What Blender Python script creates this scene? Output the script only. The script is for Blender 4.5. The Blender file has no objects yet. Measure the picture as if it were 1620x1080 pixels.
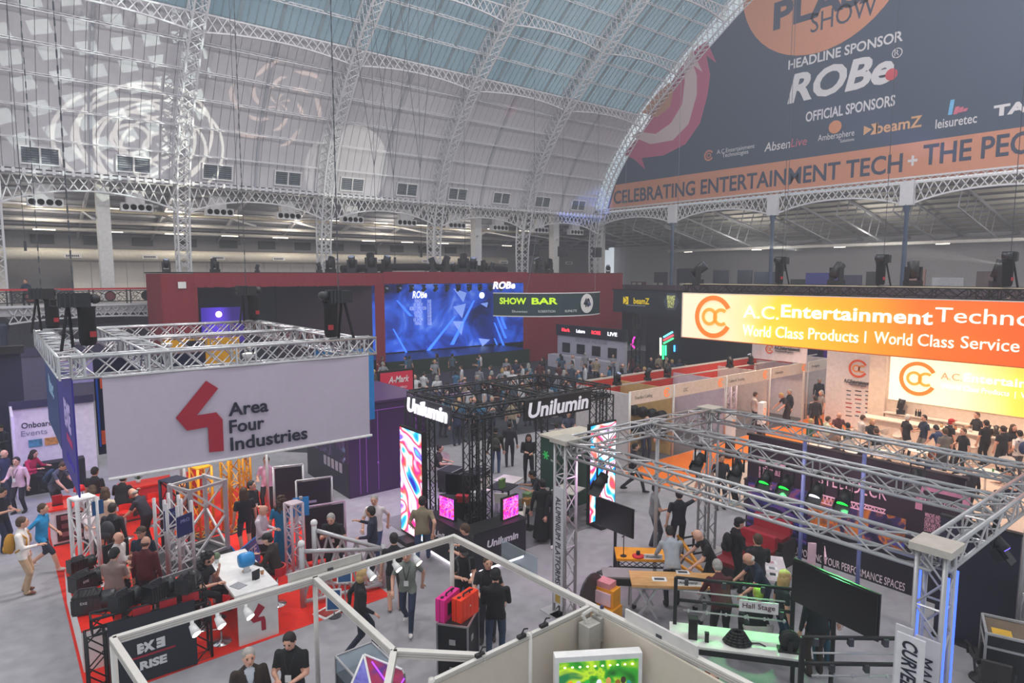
import bpy, bmesh, math, random
import numpy as np
from mathutils import Vector, Matrix
random.seed(7)
SC = bpy.context.scene
COL = SC.collection
# ---------------------------------------------------------------- camera (photograph taken as 1620 x 1080)
F, CH, TH, PI_ = 1030.0, 7.75, math.radians(51.2), math.atan(106/1030.0)
FW = Vector((math.cos(TH)*math.cos(PI_), math.sin(TH)*math.cos(PI_), -math.sin(PI_)))
RT = Vector((math.sin(TH), -math.cos(TH), 0)); UP = RT.cross(FW)
CAM = Vector((0, 0, CH))
cd = bpy.data.cameras.new('camera'); cam = bpy.data.objects.new('camera', cd); COL.objects.link(cam)
cam.matrix_world = Matrix(((RT.x, UP.x, -FW.x, 0), (RT.y, UP.y, -FW.y, 0), (RT.z, UP.z, -FW.z, CH), (0, 0, 0, 1)))
cd.sensor_width = 36; cd.lens = F/1620*36; cd.clip_start = .1; cd.clip_end = 400
SC.camera = cam
def ray(x, y): return FW*F + RT*(x-810) - UP*(y-540)
def P(x, y, z=0.0):            # point at height z seen at a photo pixel
    d = ray(x, y); return CAM + d*((z-CH)/d.z)
def PY(x, y, Y): d = ray(x, y); return CAM + d*(Y/d.y)
def PX(x, y, X): d = ray(x, y); return CAM + d*(X/d.x)
def proj(p):
    q = Vector(p)-CAM; w = q.dot(FW)
    if w < .2: return None
    return 810+F*q.dot(RT)/w, 540-F*q.dot(UP)/w
def seen(pts, m=160):
    for p in pts:
        s = proj(p)
        if s and -m < s[0] < 1620+m and -m < s[1] < 1080+m: return True
    return False
# ---------------------------------------------------------------- colour management
vs = SC.view_settings
vs.view_transform = 'Standard'; vs.look = 'None'; vs.gamma = 1; vs.use_curve_mapping = False; vs.exposure = 0.14
SC.cycles.max_bounces = 6; SC.cycles.diffuse_bounces = 3; SC.cycles.glossy_bounces = 3
# ---------------------------------------------------------------- world: pale broken cloud
W = bpy.data.worlds.new('sky'); SC.world = W; W.use_nodes = True
nt = W.node_tree; nt.nodes.clear()
def N(t, **k):
    n = nt.nodes.new(t)
    for a, b in k.items(): setattr(n, a, b)
    return n
out = N('ShaderNodeOutputWorld'); bg = N('ShaderNodeBackground'); tc = N('ShaderNodeTexCoord')
ns = N('ShaderNodeTexNoise'); ns.inputs['Scale'].default_value = 3.2; ns.inputs['Detail'].default_value = 5
cr = N('ShaderNodeValToRGB')
cr.color_ramp.elements[0].position = .36; cr.color_ramp.elements[0].color = (.33, .44, .52, 1)
cr.color_ramp.elements[1].position = .62; cr.color_ramp.elements[1].color = (.93, .92, .95, 1)
nt.links.new(tc.outputs['Generated'], ns.inputs['Vector']); nt.links.new(ns.outputs['Fac'], cr.inputs['Fac'])
nt.links.new(cr.outputs['Color'], bg.inputs['Color']); nt.links.new(bg.outputs[0], out.inputs['Surface'])
bg.inputs['Strength'].default_value = .9
# ---------------------------------------------------------------- materials
def lin(c): 
    c = c/255.0
    return c/12.92 if c <= .04045 else ((c+.055)/1.055)**2.4
def rgb(h):
    if isinstance(h, str): h = tuple(int(h[i:i+2], 16) for i in (0, 2, 4))
    return tuple(lin(c) for c in h)
MATS = {}
def mat(col, rough=.6, metal=0.0, emit=0.0, var=.08, scale=6.0, alpha=1.0, kind=None):
    key = (col, rough, metal, emit, var, scale, alpha, kind)
    if key in MATS: return MATS[key]
    m = bpy.data.materials.new('m_%s' % (col,)); m.use_nodes = True
    t = m.node_tree; b = t.nodes['Principled BSDF']; c = rgb(col)
    b.inputs['Roughness'].default_value = rough; b.inputs['Metallic'].default_value = metal
    b.inputs['Base Color'].default_value = (*c, 1)
    if var:
        x = t.nodes.new('ShaderNodeTexCoord'); n = t.nodes.new('ShaderNodeTexNoise'); n.inputs['Scale'].default_value = scale
        n.inputs['Detail'].default_value = 4
        r = t.nodes.new('ShaderNodeValToRGB')
        r.color_ramp.elements[0].position = .3; r.color_ramp.elements[1].position = .7
        r.color_ramp.elements[0].color = (*[v*(1-var) for v in c], 1); r.color_ramp.elements[1].color = (*[min(1, v*(1+var)) for v in c], 1)
        t.links.new(x.outputs['Object'], n.inputs['Vector']); t.links.new(n.outputs['Fac'], r.inputs['Fac']); t.links.new(r.outputs['Color'], b.inputs['Base Color'])
    if emit:
        b.inputs['Emission Color'].default_value = (*c, 1); b.inputs['Emission Strength'].default_value = emit
    if alpha < 1: b.inputs['Alpha'].default_value = alpha
    MATS[key] = m
    return m
def glassmat(col, fac=.25):
    key = ('glass', col, fac)
    if key in MATS: return MATS[key]
    m = bpy.data.materials.new('m_glass'); m.use_nodes = True; t = m.node_tree
    b = t.nodes['Principled BSDF']; o = t.nodes['Material Output']; tr = t.nodes.new('ShaderNodeBsdfTransparent'); mx = t.nodes.new('ShaderNodeMixShader')
    c = rgb(col); tr.inputs[0].default_value = (*c, 1); b.inputs['Base Color'].default_value = (*c, 1); b.inputs['Roughness'].default_value = .15
    mx.inputs[0].default_value = fac
    t.links.new(tr.outputs[0], mx.inputs[1]); t.links.new(b.outputs[0], mx.inputs[2]); t.links.new(mx.outputs[0], o.inputs['Surface'])
    MATS[key] = m
    return m
WHITE = mat('e6e4e2'); WSTEEL = mat('d9d7d9', .45, var=.05); ALU = mat('c4c4c6', .32, .75, var=.06); ALUP = mat('b9b8ba', .4, .35, var=.06)
BLACK = mat('0f1013', .55); BTRUSS = mat('131418', .5, .1); DGREY = mat('3a3b40'); GREY = mat('8b8b90'); CHROME = mat('d8d8da', .15, .9)
RED = mat('e3210f', .7); SHELL = mat('d6d2cb', .45, .15, var=.04)
# ---------------------------------------------------------------- mesh building
class MB:
    def __init__(s): s.v = []; s.f = []; s.m = []
    def add(s, vs_, fs, m=0):
        o = len(s.v); s.v += [tuple(v) for v in vs_]; s.f += [tuple(i+o for i in f) for f in fs]; s.m += [m]*len(fs); return s
    def box2(s, x0, x1, y0, y1, z0, z1, m=0):
        return s.add([(x0,y0,z0),(x1,y0,z0),(x1,y1,z0),(x0,y1,z0),(x0,y0,z1),(x1,y0,z1),(x1,y1,z1),(x0,y1,z1)],
              [(3,2,1,0),(4,5,6,7),(0,1,5,4),(1,2,6,5),(2,3,7,6),(3,0,4,7)], m)
    def box(s, c, d, m=0, rot=None):
        hx, hy, hz = d[0]/2, d[1]/2, d[2]/2
        pts = [Vector(p) for p in [(-hx,-hy,-hz),(hx,-hy,-hz),(hx,hy,-hz),(-hx,hy,-hz),(-hx,-hy,hz),(hx,-hy,hz),(hx,hy,hz),(-hx,hy,hz)]]
        if rot is not None:
            R = rot if isinstance(rot, Matrix) else Matrix.Rotation(rot, 3, 'Z')
            pts = [R @ p for p in pts]
        c = Vector(c)
        return s.add([p+c for p in pts], [(3,2,1,0),(4,5,6,7),(0,1,5,4),(1,2,6,5),(2,3,7,6),(3,0,4,7)], m)
    def frame(s, p, q):
        p = Vector(p); q = Vector(q); d = (q-p).normalized()
        u = Vector((0,0,1)) if abs(d.z) < .95 else Vector((1,0,0))
        a = d.cross(u).normalized(); return p, q, a, a.cross(d)
    def bar(s, p, q, w, h=None, m=0):
        h = h or w; p, q, a, b = s.frame(p, q); a = a*(w/2); b = b*(h/2)
        return s.add([p-a-b,p+a-b,p+a+b,p-a+b,q-a-b,q+a-b,q+a+b,q-a+b], [(0,1,2,3),(7,6,5,4),(0,4,5,1),(1,5,6,2),(2,6,7,3),(3,7,4,0)], m)
    def tube(s, p, q, r, n=6, m=0, r2=None):
        r2 = r if r2 is None else r2; p, q, a, b = s.frame(p, q)
        A = [(math.cos(2*math.pi*i/n), math.sin(2*math.pi*i/n)) for i in range(n)]
        vs_ = [p+(a*c+b*d)*r for c, d in A]+[q+(a*c+b*d)*r2 for c, d in A]
        return s.add(vs_, [(i,(i+1)%n,n+(i+1)%n,n+i) for i in range(n)]+[tuple(range(n-1,-1,-1)), tuple(range(n,2*n))], m)
    def path(s, pts, r, n=5, m=0):
        for a, b in zip(pts[:-1], pts[1:]): s.tube(a, b, r, n, m)
        return s
    def lathe(s, prof, n=12, o=(0,0,0), m=0, ax='Z'):
        vs_ = []; k = len(prof)
        for r, z in prof:
            for i in range(n):
                c, d = r*math.cos(2*math.pi*i/n), r*math.sin(2*math.pi*i/n)
                vs_.append({'Z': (c, d, z), 'X': (z, c, d), 'Y': (d, z, c)}[ax])
        vs_ = [(a+o[0], b+o[1], c+o[2]) for a, b, c in vs_]
        fs = [(j*n+i, j*n+(i+1)%n, (j+1)*n+(i+1)%n, (j+1)*n+i) for j in range(k-1) for i in range(n)]
        fs += [tuple(range(n-1,-1,-1)), tuple(range((k-1)*n, k*n))]
        return s.add(vs_, fs, m)
    def ball(s, c, r, nu=10, nv=6, m=0, R=None):
        if not hasattr(r, '__len__'): r = (r, r, r)
        vs_ = [Vector((0,0,-r[2]))]
        for j in range(1, nv):
            t = -math.pi/2+math.pi*j/nv
            for i in range(nu):
                a = 2*math.pi*i/nu; vs_.append(Vector((r[0]*math.cos(t)*math.cos(a), r[1]*math.cos(t)*math.sin(a), r[2]*math.sin(t))))
        vs_.append(Vector((0,0,r[2])))
        if R is not None: vs_ = [R @ v for v in vs_]
        c = Vector(c); vs_ = [v+c for v in vs_]; L = len(vs_)-1
        fs = [(0, 1+(i+1)%nu, 1+i) for i in range(nu)]
        for j in range(nv-2):
            for i in range(nu): fs.append((1+j*nu+i, 1+j*nu+(i+1)%nu, 1+(j+1)*nu+(i+1)%nu, 1+(j+1)*nu+i))
        b = 1+(nv-2)*nu; fs += [(b+i, b+(i+1)%nu, L) for i in range(nu)]
        return s.add(vs_, fs, m)
    def prism(s, pts, fn, d0, d1, m=0):   # 2-D outline, fn(u,v,d)->xyz
        n = len(pts)
        return s.add([fn(u, v, d0) for u, v in pts]+[fn(u, v, d1) for u, v in pts],
              [tuple(range(n-1,-1,-1)), tuple(range(n,2*n))]+[(i,(i+1)%n,n+(i+1)%n,n+i) for i in range(n)], m)
    def mesh(s, name, mats, smooth=False):
        me = bpy.data.meshes.new(name); me.from_pydata(s.v, [], s.f)
        for m in (mats if isinstance(mats, (list, tuple)) else [mats]): me.materials.append(m)
        me.polygons.foreach_set('material_index', s.m)
        if smooth: me.polygons.foreach_set('use_smooth', [True]*len(s.f))
        bm = bmesh.new(); bm.from_mesh(me); bmesh.ops.recalc_face_normals(bm, faces=bm.faces); bm.to_mesh(me); bm.free()
        return me
    def build(s, name, mats, parent=None, smooth=False):
        return link(name, s.mesh(name, mats, smooth), parent)
def link(name, me, parent=None, loc=None, rz=0):
    o = bpy.data.objects.new(name, me); COL.objects.link(o); o.parent = parent
    if loc is not None: o.location = loc
    if rz: o.rotation_euler = (0, 0, rz)
    return o
def tag(o, label, cat=None, group=None, kind=None):
    o['label'] = label
    if cat: o['category'] = cat
    if group: o['group'] = group
    if kind: o['kind'] = kind
    return o
def struct(o, label=None):
    o['kind'] = 'structure'
    if label: o['label'] = label
    return o
def thing(name, label, cat, loc=(0,0,0), rz=0, group=None):
    o = bpy.data.objects.new(name, None); COL.objects.link(o); o.location = loc; o.rotation_euler = (0,0,rz); o.empty_display_size = .2
    return tag(o, label, cat, group)
def boxp(name, m, parent, x0, x1, y0, y1, z0, z1): return MB().box2(x0,x1,y0,y1,z0,z1).build(name, m, parent)
FACE = {'-Y': Matrix(((1,0,0),(0,0,-1),(0,1,0))), '-X': Matrix(((0,0,-1),(-1,0,0),(0,1,0))), '+Z': Matrix.Identity(3),
        '+X': Matrix(((0,0,1),(1,0,0),(0,1,0)))}
TMP = bpy.data.scenes.new('scratch')
def text(parent, s, w, h, loc, face, m, bold=0.0, shear=0.0, depth=.006, name='lettering', align='C', ls=.75, rot=None, cs=1.0):
    cu = bpy.data.curves.new('t', 'FONT'); cu.body = s; cu.size = 1; cu.offset = bold; cu.shear = shear; cu.extrude = .001; cu.resolution_u = 3
    cu.space_line = ls; cu.space_character = cs; cu.align_x = {'C': 'CENTER', 'L': 'LEFT'}[align]
    t = bpy.data.objects.new('t', cu); TMP.collection.objects.link(t)
    TMP.view_layers[0].update(); dg = TMP.view_layers[0].depsgraph
    me = bpy.data.meshes.new_from_object(t.evaluated_get(dg))
    bpy.data.objects.remove(t); bpy.data.curves.remove(cu)
    n = len(me.vertices); a = np.empty(n*3, 'f'); me.vertices.foreach_get('co', a); a = a.reshape(-1, 3)
    lo, hi = a.min(0), a.max(0); sz = hi-lo; sx = w/sz[0] if w else h/sz[1]; sy = h/sz[1] if h else sx
    a[:, 0] = (a[:, 0]-(lo[0]+hi[0])/2)*sx; a[:, 1] = (a[:, 1]-(lo[1]+hi[1])/2)*sy; a[:, 2] = (a[:, 2]-lo[2])/max(sz[2], 1e-9)*depth
    R = FACE[face] if isinstance(face, str) else face
    if rot: R = R @ Matrix.Rotation(rot, 3, 'Z')
    a = a @ np.array(R).T + np.array(loc, 'f'); me.vertices.foreach_set('co', a.astype('f').ravel())
    me.materials.clear(); me.materials.append(m); me.update()
    return link(name, me, parent)
def uvfn(face, loc):                 # 2-D outline on a facing plane, d = proud of it
    R = FACE[face] if isinstance(face, str) else face
    L = Vector(loc)
    return lambda u, v, d: L + R @ Vector((u, v, d))
def shape(parent, name, pts, face, loc, m, depth=.006): return MB().prism(pts, uvfn(face, loc), 0, depth).build(name, m, parent)
def disc(parent, name, r, face, loc, m, depth=.006, n=28, ry=None):
    return shape(parent, name, [(r*math.cos(2*math.pi*i/n), (ry or r)*math.sin(2*math.pi*i/n)) for i in range(n)], face, loc, m, depth)
def ring(parent, name, r0, r1, face, loc, m, a0=0, a1=360, depth=.006, n=28):
    f = uvfn(face, loc); mb = MB(); full = a1-a0 >= 360
    A = [math.radians(a0+(a1-a0)*i/n) for i in range(n+1)]
    for x, y in zip(A[:-1], A[1:]):
        q = [(r0*math.cos(x), r0*math.sin(x)), (r1*math.cos(x), r1*math.sin(x)), (r1*math.cos(y), r1*math.sin(y)), (r0*math.cos(y), r0*math.sin(y))]
        mb.prism(q, f, 0, depth)
    return mb.build(name, m, parent)
def dup(o, parent=None, loc=None, rz=None):
    c = o.copy(); COL.objects.link(c)
    if parent is not None: c.parent = parent
    if loc is not None: c.location = loc
    if rz is not None: c.rotation_euler = (0, 0, rz)
    for ch in list(o.children): dup(ch, c)
    return c
def truss(parent, p, q, s, m, r=.025, rb=.012, bay=.5, flat=False, n=6, sv=None):
    """four-chord lattice truss from p to q: chords and the bracing of each face are parts"""
    p = Vector(p); q = Vector(q); d = (q-p); L = d.length; d.normalize(); sv = sv or s
    u = Vector((0,0,1)) if abs(d.z) < .9 else Vector((0,1,0))
    a = d.cross(u).normalized()*(s/2); b = a.cross(d).normalized()*(sv/2)
    cor = [a+b, a-b, -a-b, -a+b]
    for c in cor: MB().tube(p+c, q+c, r, n).build('chord', m, parent, True)
    k = max(1, round(L/bay)); st = d*(L/k)
    for i in range(4):
        c0, c1 = cor[i], cor[(i+1) % 4]; mb = MB()
        for j in range(k):
            A, B = p+st*j, p+st*(j+1)
            if j % 2 == 0: mb.tube(A+c0, B+c1, rb, 4)
            else: mb.tube(A+c1, B+c0, rb, 4)
            if flat: mb.tube(A+c1, B+c0, rb, 4) if j % 2 == 0 else mb.tube(A+c0, B+c1, rb, 4)
            if j % 4 == 0: mb.tube(A+c0, A+c1, rb, 4)
        mb.tube(p+d*(L*.999)+c0, p+d*(L*.999)+c1, rb, 4)
        mb.build('bracing', m, parent)
# ================================================================= STRUCTURE
FLOOR = mat('98969b', .85, var=.1, scale=3.0)
fl = struct(boxp('floor', FLOOR, None, -25, 75, -5, 70, -.1, 0), 'pale grey carpeted exhibition floor')
def carpet(label, col, pts, h=.006):
    o = MB().prism(pts, lambda u, v, d: (u, v, d), 0, h).build('floor_carpet', mat(col, .9, var=.07, scale=8))
    return struct(o, label)
RX = [.6+10.4*i for i in range(-1, 6)]
PTS = [(50.45, 0), (50.45, 5), (50.4, 9), (50.2, 11.5), (49.6, 14.2), (48.5, 17), (46.8, 19.6), (44.2, 22.6), (40.4, 25.9), (36.5, 28.8), (32.5, 31.4), (28, 33.2), (24, 34)]
def catmull(P_, k=8):
    o = []; n = len(P_)
    for i in range(n-1):
        a, b, c, d = P_[max(i-1, 0)], P_[i], P_[i+1], P_[min(i+2, n-1)]
        for j in range(k):
            t = j/k; o.append(tuple(.5*((2*b[x])+(-a[x]+c[x])*t+(2*a[x]-5*b[x]+4*c[x]-d[x])*t*t+(-a[x]+3*b[x]-3*c[x]+d[x])*t**3) for x in (0, 1)))
    o.append(P_[-1]); return o
CUR = catmull(PTS); ARC = [0]
for a, b in zip(CUR[:-1], CUR[1:]): ARC.append(ARC[-1]+math.hypot(b[0]-a[0], b[1]-a[1]))
def vault(s, off=0.0):         # arc length -> (Y, Z), offset outward
    s = min(max(s, 0), ARC[-1]-1e-4); i = int(np.searchsorted(ARC, s, side='right'))-1
    t = (s-ARC[i])/(ARC[i+1]-ARC[i]); a, b = CUR[i], CUR[i+1]; dy, dz = b[0]-a[0], b[1]-a[1]; l = math.hypot(dy, dz)
    return (a[0]+dy*t+dz/l*off, a[1]+dz*t-dy/l*off)
def s_at_z(z): 
    for i in range(len(CUR)-1):
        if CUR[i][1] <= z <= CUR[i+1][1]: return ARC[i]+(z-CUR[i][1])/(CUR[i+1][1]-CUR[i][1])*(ARC[i+1]-ARC[i])
S0, SH1 = s_at_z(13.9), s_at_z(22.9)
ROW = (SH1-S0)/6
RIBM = mat('d3d2d6', .5, var=.05)
def rib(x):
    dep = lambda s: .75 + .6*min(1, max(0, (vault(s)[1]-7)/8))
    S = [5.0+i*.62 for i in range(int((ARC[-1]-5.2)/.62))]
    S = [s for s in S if seen([(x, *vault(s))], 200)]
    if len(S) < 2: return
    r = struct(thing('arch_rib', '', None), 'white lattice steel arch rib of the vaulted hall roof'); r.location = (x, 0, 0)
    for w in (-.38, .38):
        for o in (0, 1):
            mb = MB()
            for a, b in zip(S[:-1], S[1:]): mb.bar((w, *vault(a, dep(a)*o)), (w, *vault(b, dep(b)*o)), .11, .11)
            mb.build('chord', RIBM, r)
    for w0, o0, w1, o1 in ((-.38,0,.38,0), (-.38,1,.38,1), (-.38,0,-.38,1), (.38,0,.38,1)):
        mb = MB()
        for a, b in zip(S[:-1], S[1:]):
            mb.bar((w0, *vault(a, dep(a)*o0)), (w1, *vault(b, dep(b)*o1)), .05); mb.bar((w1, *vault(a, dep(a)*o1)), (w0, *vault(b, dep(b)*o0)), .05)
        mb.build('lacing', RIBM, r)
for x in RX: rib(x)
def lattice_beam(name, label, x0, x1, top, bot, m, step, w=.05, cw=.09, y=lambda f: 0.0, both=True):
    """lattice girder along X; top/bot give (Y,Z) at fraction f"""
    r = thing(name, '', None); struct(r, label); n = max(2, round((x1-x0)/step))
    T = [(x0+(x1-x0)*i/n, *top(i/n)) for i in range(n+1)]; B = [(x0+(x1-x0)*i/n, *bot(i/n)) for i in range(n+1)]
    for nm, L in (('top_chord', T), ('bottom_chord', B)):
        mb = MB()
        for a, b in zip(L[:-1], L[1:]): mb.bar(a, b, cw)
        mb.build(nm, m, r)
    mb = MB()
    for i in range(n):
        mb.bar(T[i], B[i+1], w) if (both or i % 2) else None
        mb.bar(B[i], T[i+1], w) if (both or not i % 2) else None
    mb.build('lattice', m, r); return r
BOARD = mat('c9c6cb', .8, var=.05, scale=2); SEAMS = mat('8e8d96', .8)
GLASS = glassmat('c4d4da', .22); PANEF = mat('8fa0a8', .5)
heavy = [SH1, SH1+ROW*3.3, SH1+ROW*6.6, SH1+ROW*9.9]
for bi, (x0, x1) in enumerate(zip(RX[:-1], RX[1:])):
    c = thing('ceiling', '', None); struct(c, 'white boarded and glazed bay of the barrel vault')
    # boards
    nb = 17; bw = (x1-x0)/nb
    def strip(name, s0, s1, off, m, wid, thick, gap=.03):
        mb = MB(); k = 3
        for j in range(k):
            a, b = s0+(s1-s0)*j/k, s0+(s1-s0)*(j+1)/k
            p = [vault(a, off), vault(b, off), vault(b, off+thick), vault(a, off+thick)]; g = wid/2-gap/2
            mb.add([(-g, *q) for q in p]+[(g, *q) for q in p], [(0,1,5,4), (3,7,6,2), (0,4,7,3), (1,2,6,5), (0,3,2,1), (4,5,6,7)])
        return mb.mesh(name, m)
    for r_ in range(6):
        s0, s1 = S0+ROW*r_, S0+ROW*(r_+1); me = None
        for i in range(nb):
            xc = x0+bw*(i+.5)
            if not seen([(xc, *vault(s0)), (xc, *vault(s1))], 120): continue
            if me is None: me = strip('board', s0+.02, s1-.02, 1.36, BOARD, bw, .05)
            link('board', me, c, (xc, 0, 0))
    if seen([(x0, *vault(S0)), (x1, *vault(SH1))], 200):
        mb = MB(); a = S0
        while a < SH1-.01:
            p, q = vault(a, 1.45), vault(a+ROW/2, 1.45); mb.add([(x0, *p), (x1, *p), (x1, *q), (x0, *q)], [(0,1,2,3)]); a += ROW/2
        mb.build('backing', SEAMS, c)
    # panes
    npn = 20; pw = (x1-x0)/npn; bars = MB()
    for r_ in range(11):
        s0, s1 = SH1+ROW*1.1*r_, SH1+ROW*1.1*(r_+1); me = None
        if s1 > ARC[-1]: break
        for i in range(npn):
            xc = x0+pw*(i+.5)
            if not seen([(xc, *vault(s0)), (xc, *vault(s1))], 120): continue
            if me is None: me = strip('pane', s0, s1, 1.36, GLASS, pw, .012, .0)
            link('pane', me, c, (xc, 0, 0))
            if i % 5: bars.bar((x0+pw*i, *vault(s0, 1.33)), (x0+pw*i, *vault(s1, 1.33)), .05, .05)
            else: bars.bar((x0+pw*i, *vault(s0, 1.3)), (x0+pw*i, *vault(s1, 1.3)), .24, .1)
    if bars.v: bars.build('glazing_bars', PANEF, c)['kind'] = 'stuff'
    # purlins
    def purl(s, hv):
        if not seen([(x0, *vault(s)), ((x0+x1)/2, *vault(s)), (x1, *vault(s))], 60): return
        if hv:
            lattice_beam('purlin', 'deep white lattice purlin along the lower edge of the roof glazing', x0, x1, lambda f: vault(s+.1, .95), lambda f: vault(s-.25-.5*abs(2*f-1)**2, .2), RIBM, .6, .055, .1)
        else:
            lattice_beam('purlin', 'slender white lattice purlin under the vault lining', x0, x1, lambda f: vault(s, 1.3), lambda f: vault(s, 1.0), RIBM, .5, .03, .06, both=False)
    for r_ in range(1, 6): purl(S0+ROW*r_, False)
    for r_ in range(10): purl(SH1+ROW*1.1*r_, r_ % 3 == 0)
    # mid-bay vertical tee
    for fx in (.5,):
        xm = x0+(x1-x0)*fx; S = [S0+i*.8 for i in range(int((SH1-S0)/.8)+1)]
        if seen([(xm, *vault(S[0]))], 100):
            mb = MB()
            for a, b in zip(S[:-1], S[1:]): mb.bar((xm, *vault(a, 1.28)), (xm, *vault(b, 1.28)), .16, .14)
            mb.build('stiffener', mat('a9a9b2'), c)
    # arched lattice girder over the gallery opening
    if x1 > 0:
        ar = lambda lo, hi: (lambda f: (50.0, lo+(hi-lo)*(1-(abs(2*f-1))**2.2)))
        lattice_beam('gallery_girder', 'white arched lattice girder above the side gallery', x0+.4, x1-.4, lambda f: (50.0, 13.85), ar(12.1, 13.05), RIBM, .55, .06, .1)
        mb = MB(); mb.box2(x0, x1, 49.6, 51.2, 13.9, 14.05)
        for i in range(21): mb.box2(x0+i*.5, x0+i*.5+.16, 49.5, 49.75, 13.82, 14.12)
        struct(mb.build('trim_1', RIBM), 'white bracketed cornice above the side gallery')
    # louvred vents and jet nozzles
    for k, ox in enumerate((2.5, 7.6)):
        X = x0+ox
        if not seen([(X, 50, 14.7)], 60) or x1 < 0: continue
        w = thing('window_1', '', None); struct(w, 'pair of grey louvred vents set low in the vault boarding')
        sa, sb = s_at_z(14.2), s_at_z(15.15); ya, za = vault(sa, 1.25); yb, zb = vault(sb, 1.25)
        fm = MB()
        for px in (-1.0, 0, 1.0): fm.bar((X+px, ya, za-.06), (X+px, yb, zb+.06), .1)
        for yy, zz in ((ya, za), (yb, zb)): fm.bar((X-1.05, yy, zz), (X+1.05, yy, zz), .1)
        fm.build('window_frame', WSTEEL, w)
        MB().bar((X, ya+.16, za), (X, yb+.16, zb), 1.9, .04).build('backing', mat('3f4650'), w)
        for side in (-.5, .5):
            mb = MB()
            for i in range(7):
                t = (i+.5)/7; mb.box((X+side, ya+(yb-ya)*t, za+(zb-za)*t), (.86, .12, .03), 0, Matrix.Rotation(-.6, 3, 'X'))
            mb.build('louvre', mat('66707c', .5), w)
        j = tag(thing('air_jet', '', None), 'white air nozzle box with four dark round outlets under the gallery girder', 'air vent', 'nozzle boxes along the side gallery')
        boxp('box', WSTEEL, j, X-.95+.12, X+.95+.12, 50.9, 51.5, 12.0, 12.55); boxp('duct', WSTEEL, j, X-.5, X+.6, 51, 51.5, 12.5, 13.4)
        for i in range(4):
            cx = X+.12-.69+i*.46
            MB().lathe([(.2, 0), (.2, .03), (.16, .03), (.15, .005)], 14, (cx, 50.9, 12.28), ax='Y').build('nozzle', mat('24272d'), j)
# ---- side gallery
GX0, GX1 = -12, 66
gal = struct(boxp('gallery_slab', mat('b9b6ba'), None, GX0, GX1, 49.9, 63, 5.2, 5.6), 'upper gallery floor slab of the hall')
for x0, x1 in zip(RX[:-1], RX[1:]):
    if x1 < 0 or x0 > 12: continue
    lattice_beam('gallery_girder', 'white arched lattice girder carrying the gallery floor below the red rail', x0+.3, x1-.3, lambda f: (49.8, 5.72), lambda f: (49.8, 4.75+.3*(1-abs(2*f-1)**2.2)), RIBM, .5, .06, .1)
    boxp('trim_2', RIBM, None, x0, x1, 49.6, 49.9, 5.72, 5.86)['kind'] = 'structure'
rail = thing('railing', 'black scrollwork balustrade under a red handrail on the gallery', 'railing', (0, 49.75, 5.86))
boxp('handrail', mat('c52a33', .5), rail, -10, 9, -.09, .09, .9, 1.02)
IRON = mat('23262c', .5, .3)
boxp('bottom_rail', IRON, rail, -10, 9, -.04, .04, .12, .18); boxp('top_rail', IRON, rail, -10, 9, -.04, .04, .8, .86)
def arc(mb, cx, cz, r, a0, a1, rr=.018, n=9):
    pts = [(cx+r*math.cos(math.radians(a0+(a1-a0)*i/n)), 0, cz+r*math.sin(math.radians(a0+(a1-a0)*i/n))) for i in range(n+1)]
    mb.path(pts, rr, 4)
for i in range(9):
    xa = -9.6+i*2.1
    for dx in (0, .22): MB().bar((xa+dx, 0, 0), (xa+dx, 0, .92), .08).build('post', IRON, rail)
    mb = MB(); c = xa+1.16; disc_r = .3
    arc(mb, c, .48, .3, 0, 360, .03, 16); arc(mb, c, .48, .17, 0, 360, .02, 12)
    for sg in (-1, 1):
        arc(mb, c+sg*.62, .2, .5, 90, 90+sg*80, .022); arc(mb, c+sg*.62, .62, .14, 0, 300); arc(mb, c+sg*.5, .32, .12, 60, 380); arc(mb, c+sg*.8, .4, .1, 0, 320); arc(mb, c+sg*.85, .68, .08, 0, 320)
        mb.bar((c+sg*.9, 0, .15), (c+sg*.3, 0, .82), .03)
    mb.build('scroll_panel', IRON, rail)
    MB().lathe([(.27, -.02), (.27, .02)], 18, (c, 0, .48), ax='Y').build('roundel', mat('6b2a30') if i % 2 else IRON, rail)
# far wall, roof and fittings of the side gallery
struct(boxp('wall_far', mat('8f8d92', .8), None, GX0, GX1, 62, 62.3, 5.6, 13), 'grey rear wall of the side gallery')
hm = mat('d8d2cc', .7, var=.03)
hoard = thing('hoarding', 'row of plain white panels standing along the gallery rear wall', 'wall panels', (0, 60, 5.6))
me = MB().box2(0, 1.17, 0, .08, 0, 3.1).mesh('panel', hm)
for x in [-6+1.2*i for i in range(6)]+[5.2+1.2*i for i in range(26)]: link('panel', me, hoard, (x, 0, 0))
duct = thing('air_duct', 'long white round air duct running along the side gallery', 'duct', (0, 58.5, 9.25))
MB().lathe([(.42, GX0), (.42, 46)], 16, ax='X').build('pipe', mat('ddd6c8', .5), duct, True)
for i in range(12):
    x = -.5+i*5.05; g = MB(); g.box2(x, x+1.1, -.5, -.38, -.28, .04); g.build('grille', WSTEEL, duct)
    mb = MB()
    for k in range(7): mb.box2(x+.12+k*.12, x+.2+k*.12, -.52, -.5, -.2, -.06)
    mb.build('slots', DGREY, duct)
for i in range(14):
    x = -4+i*3.4; o = boxp('vent_grille', mat('3b4048'), None, x, x+1.5, 61.85, 62, 10.1, 10.8); tag(o, 'dark high level grille in the gallery rear wall', 'vent', 'dark grilles along the gallery rear wall')
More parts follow.
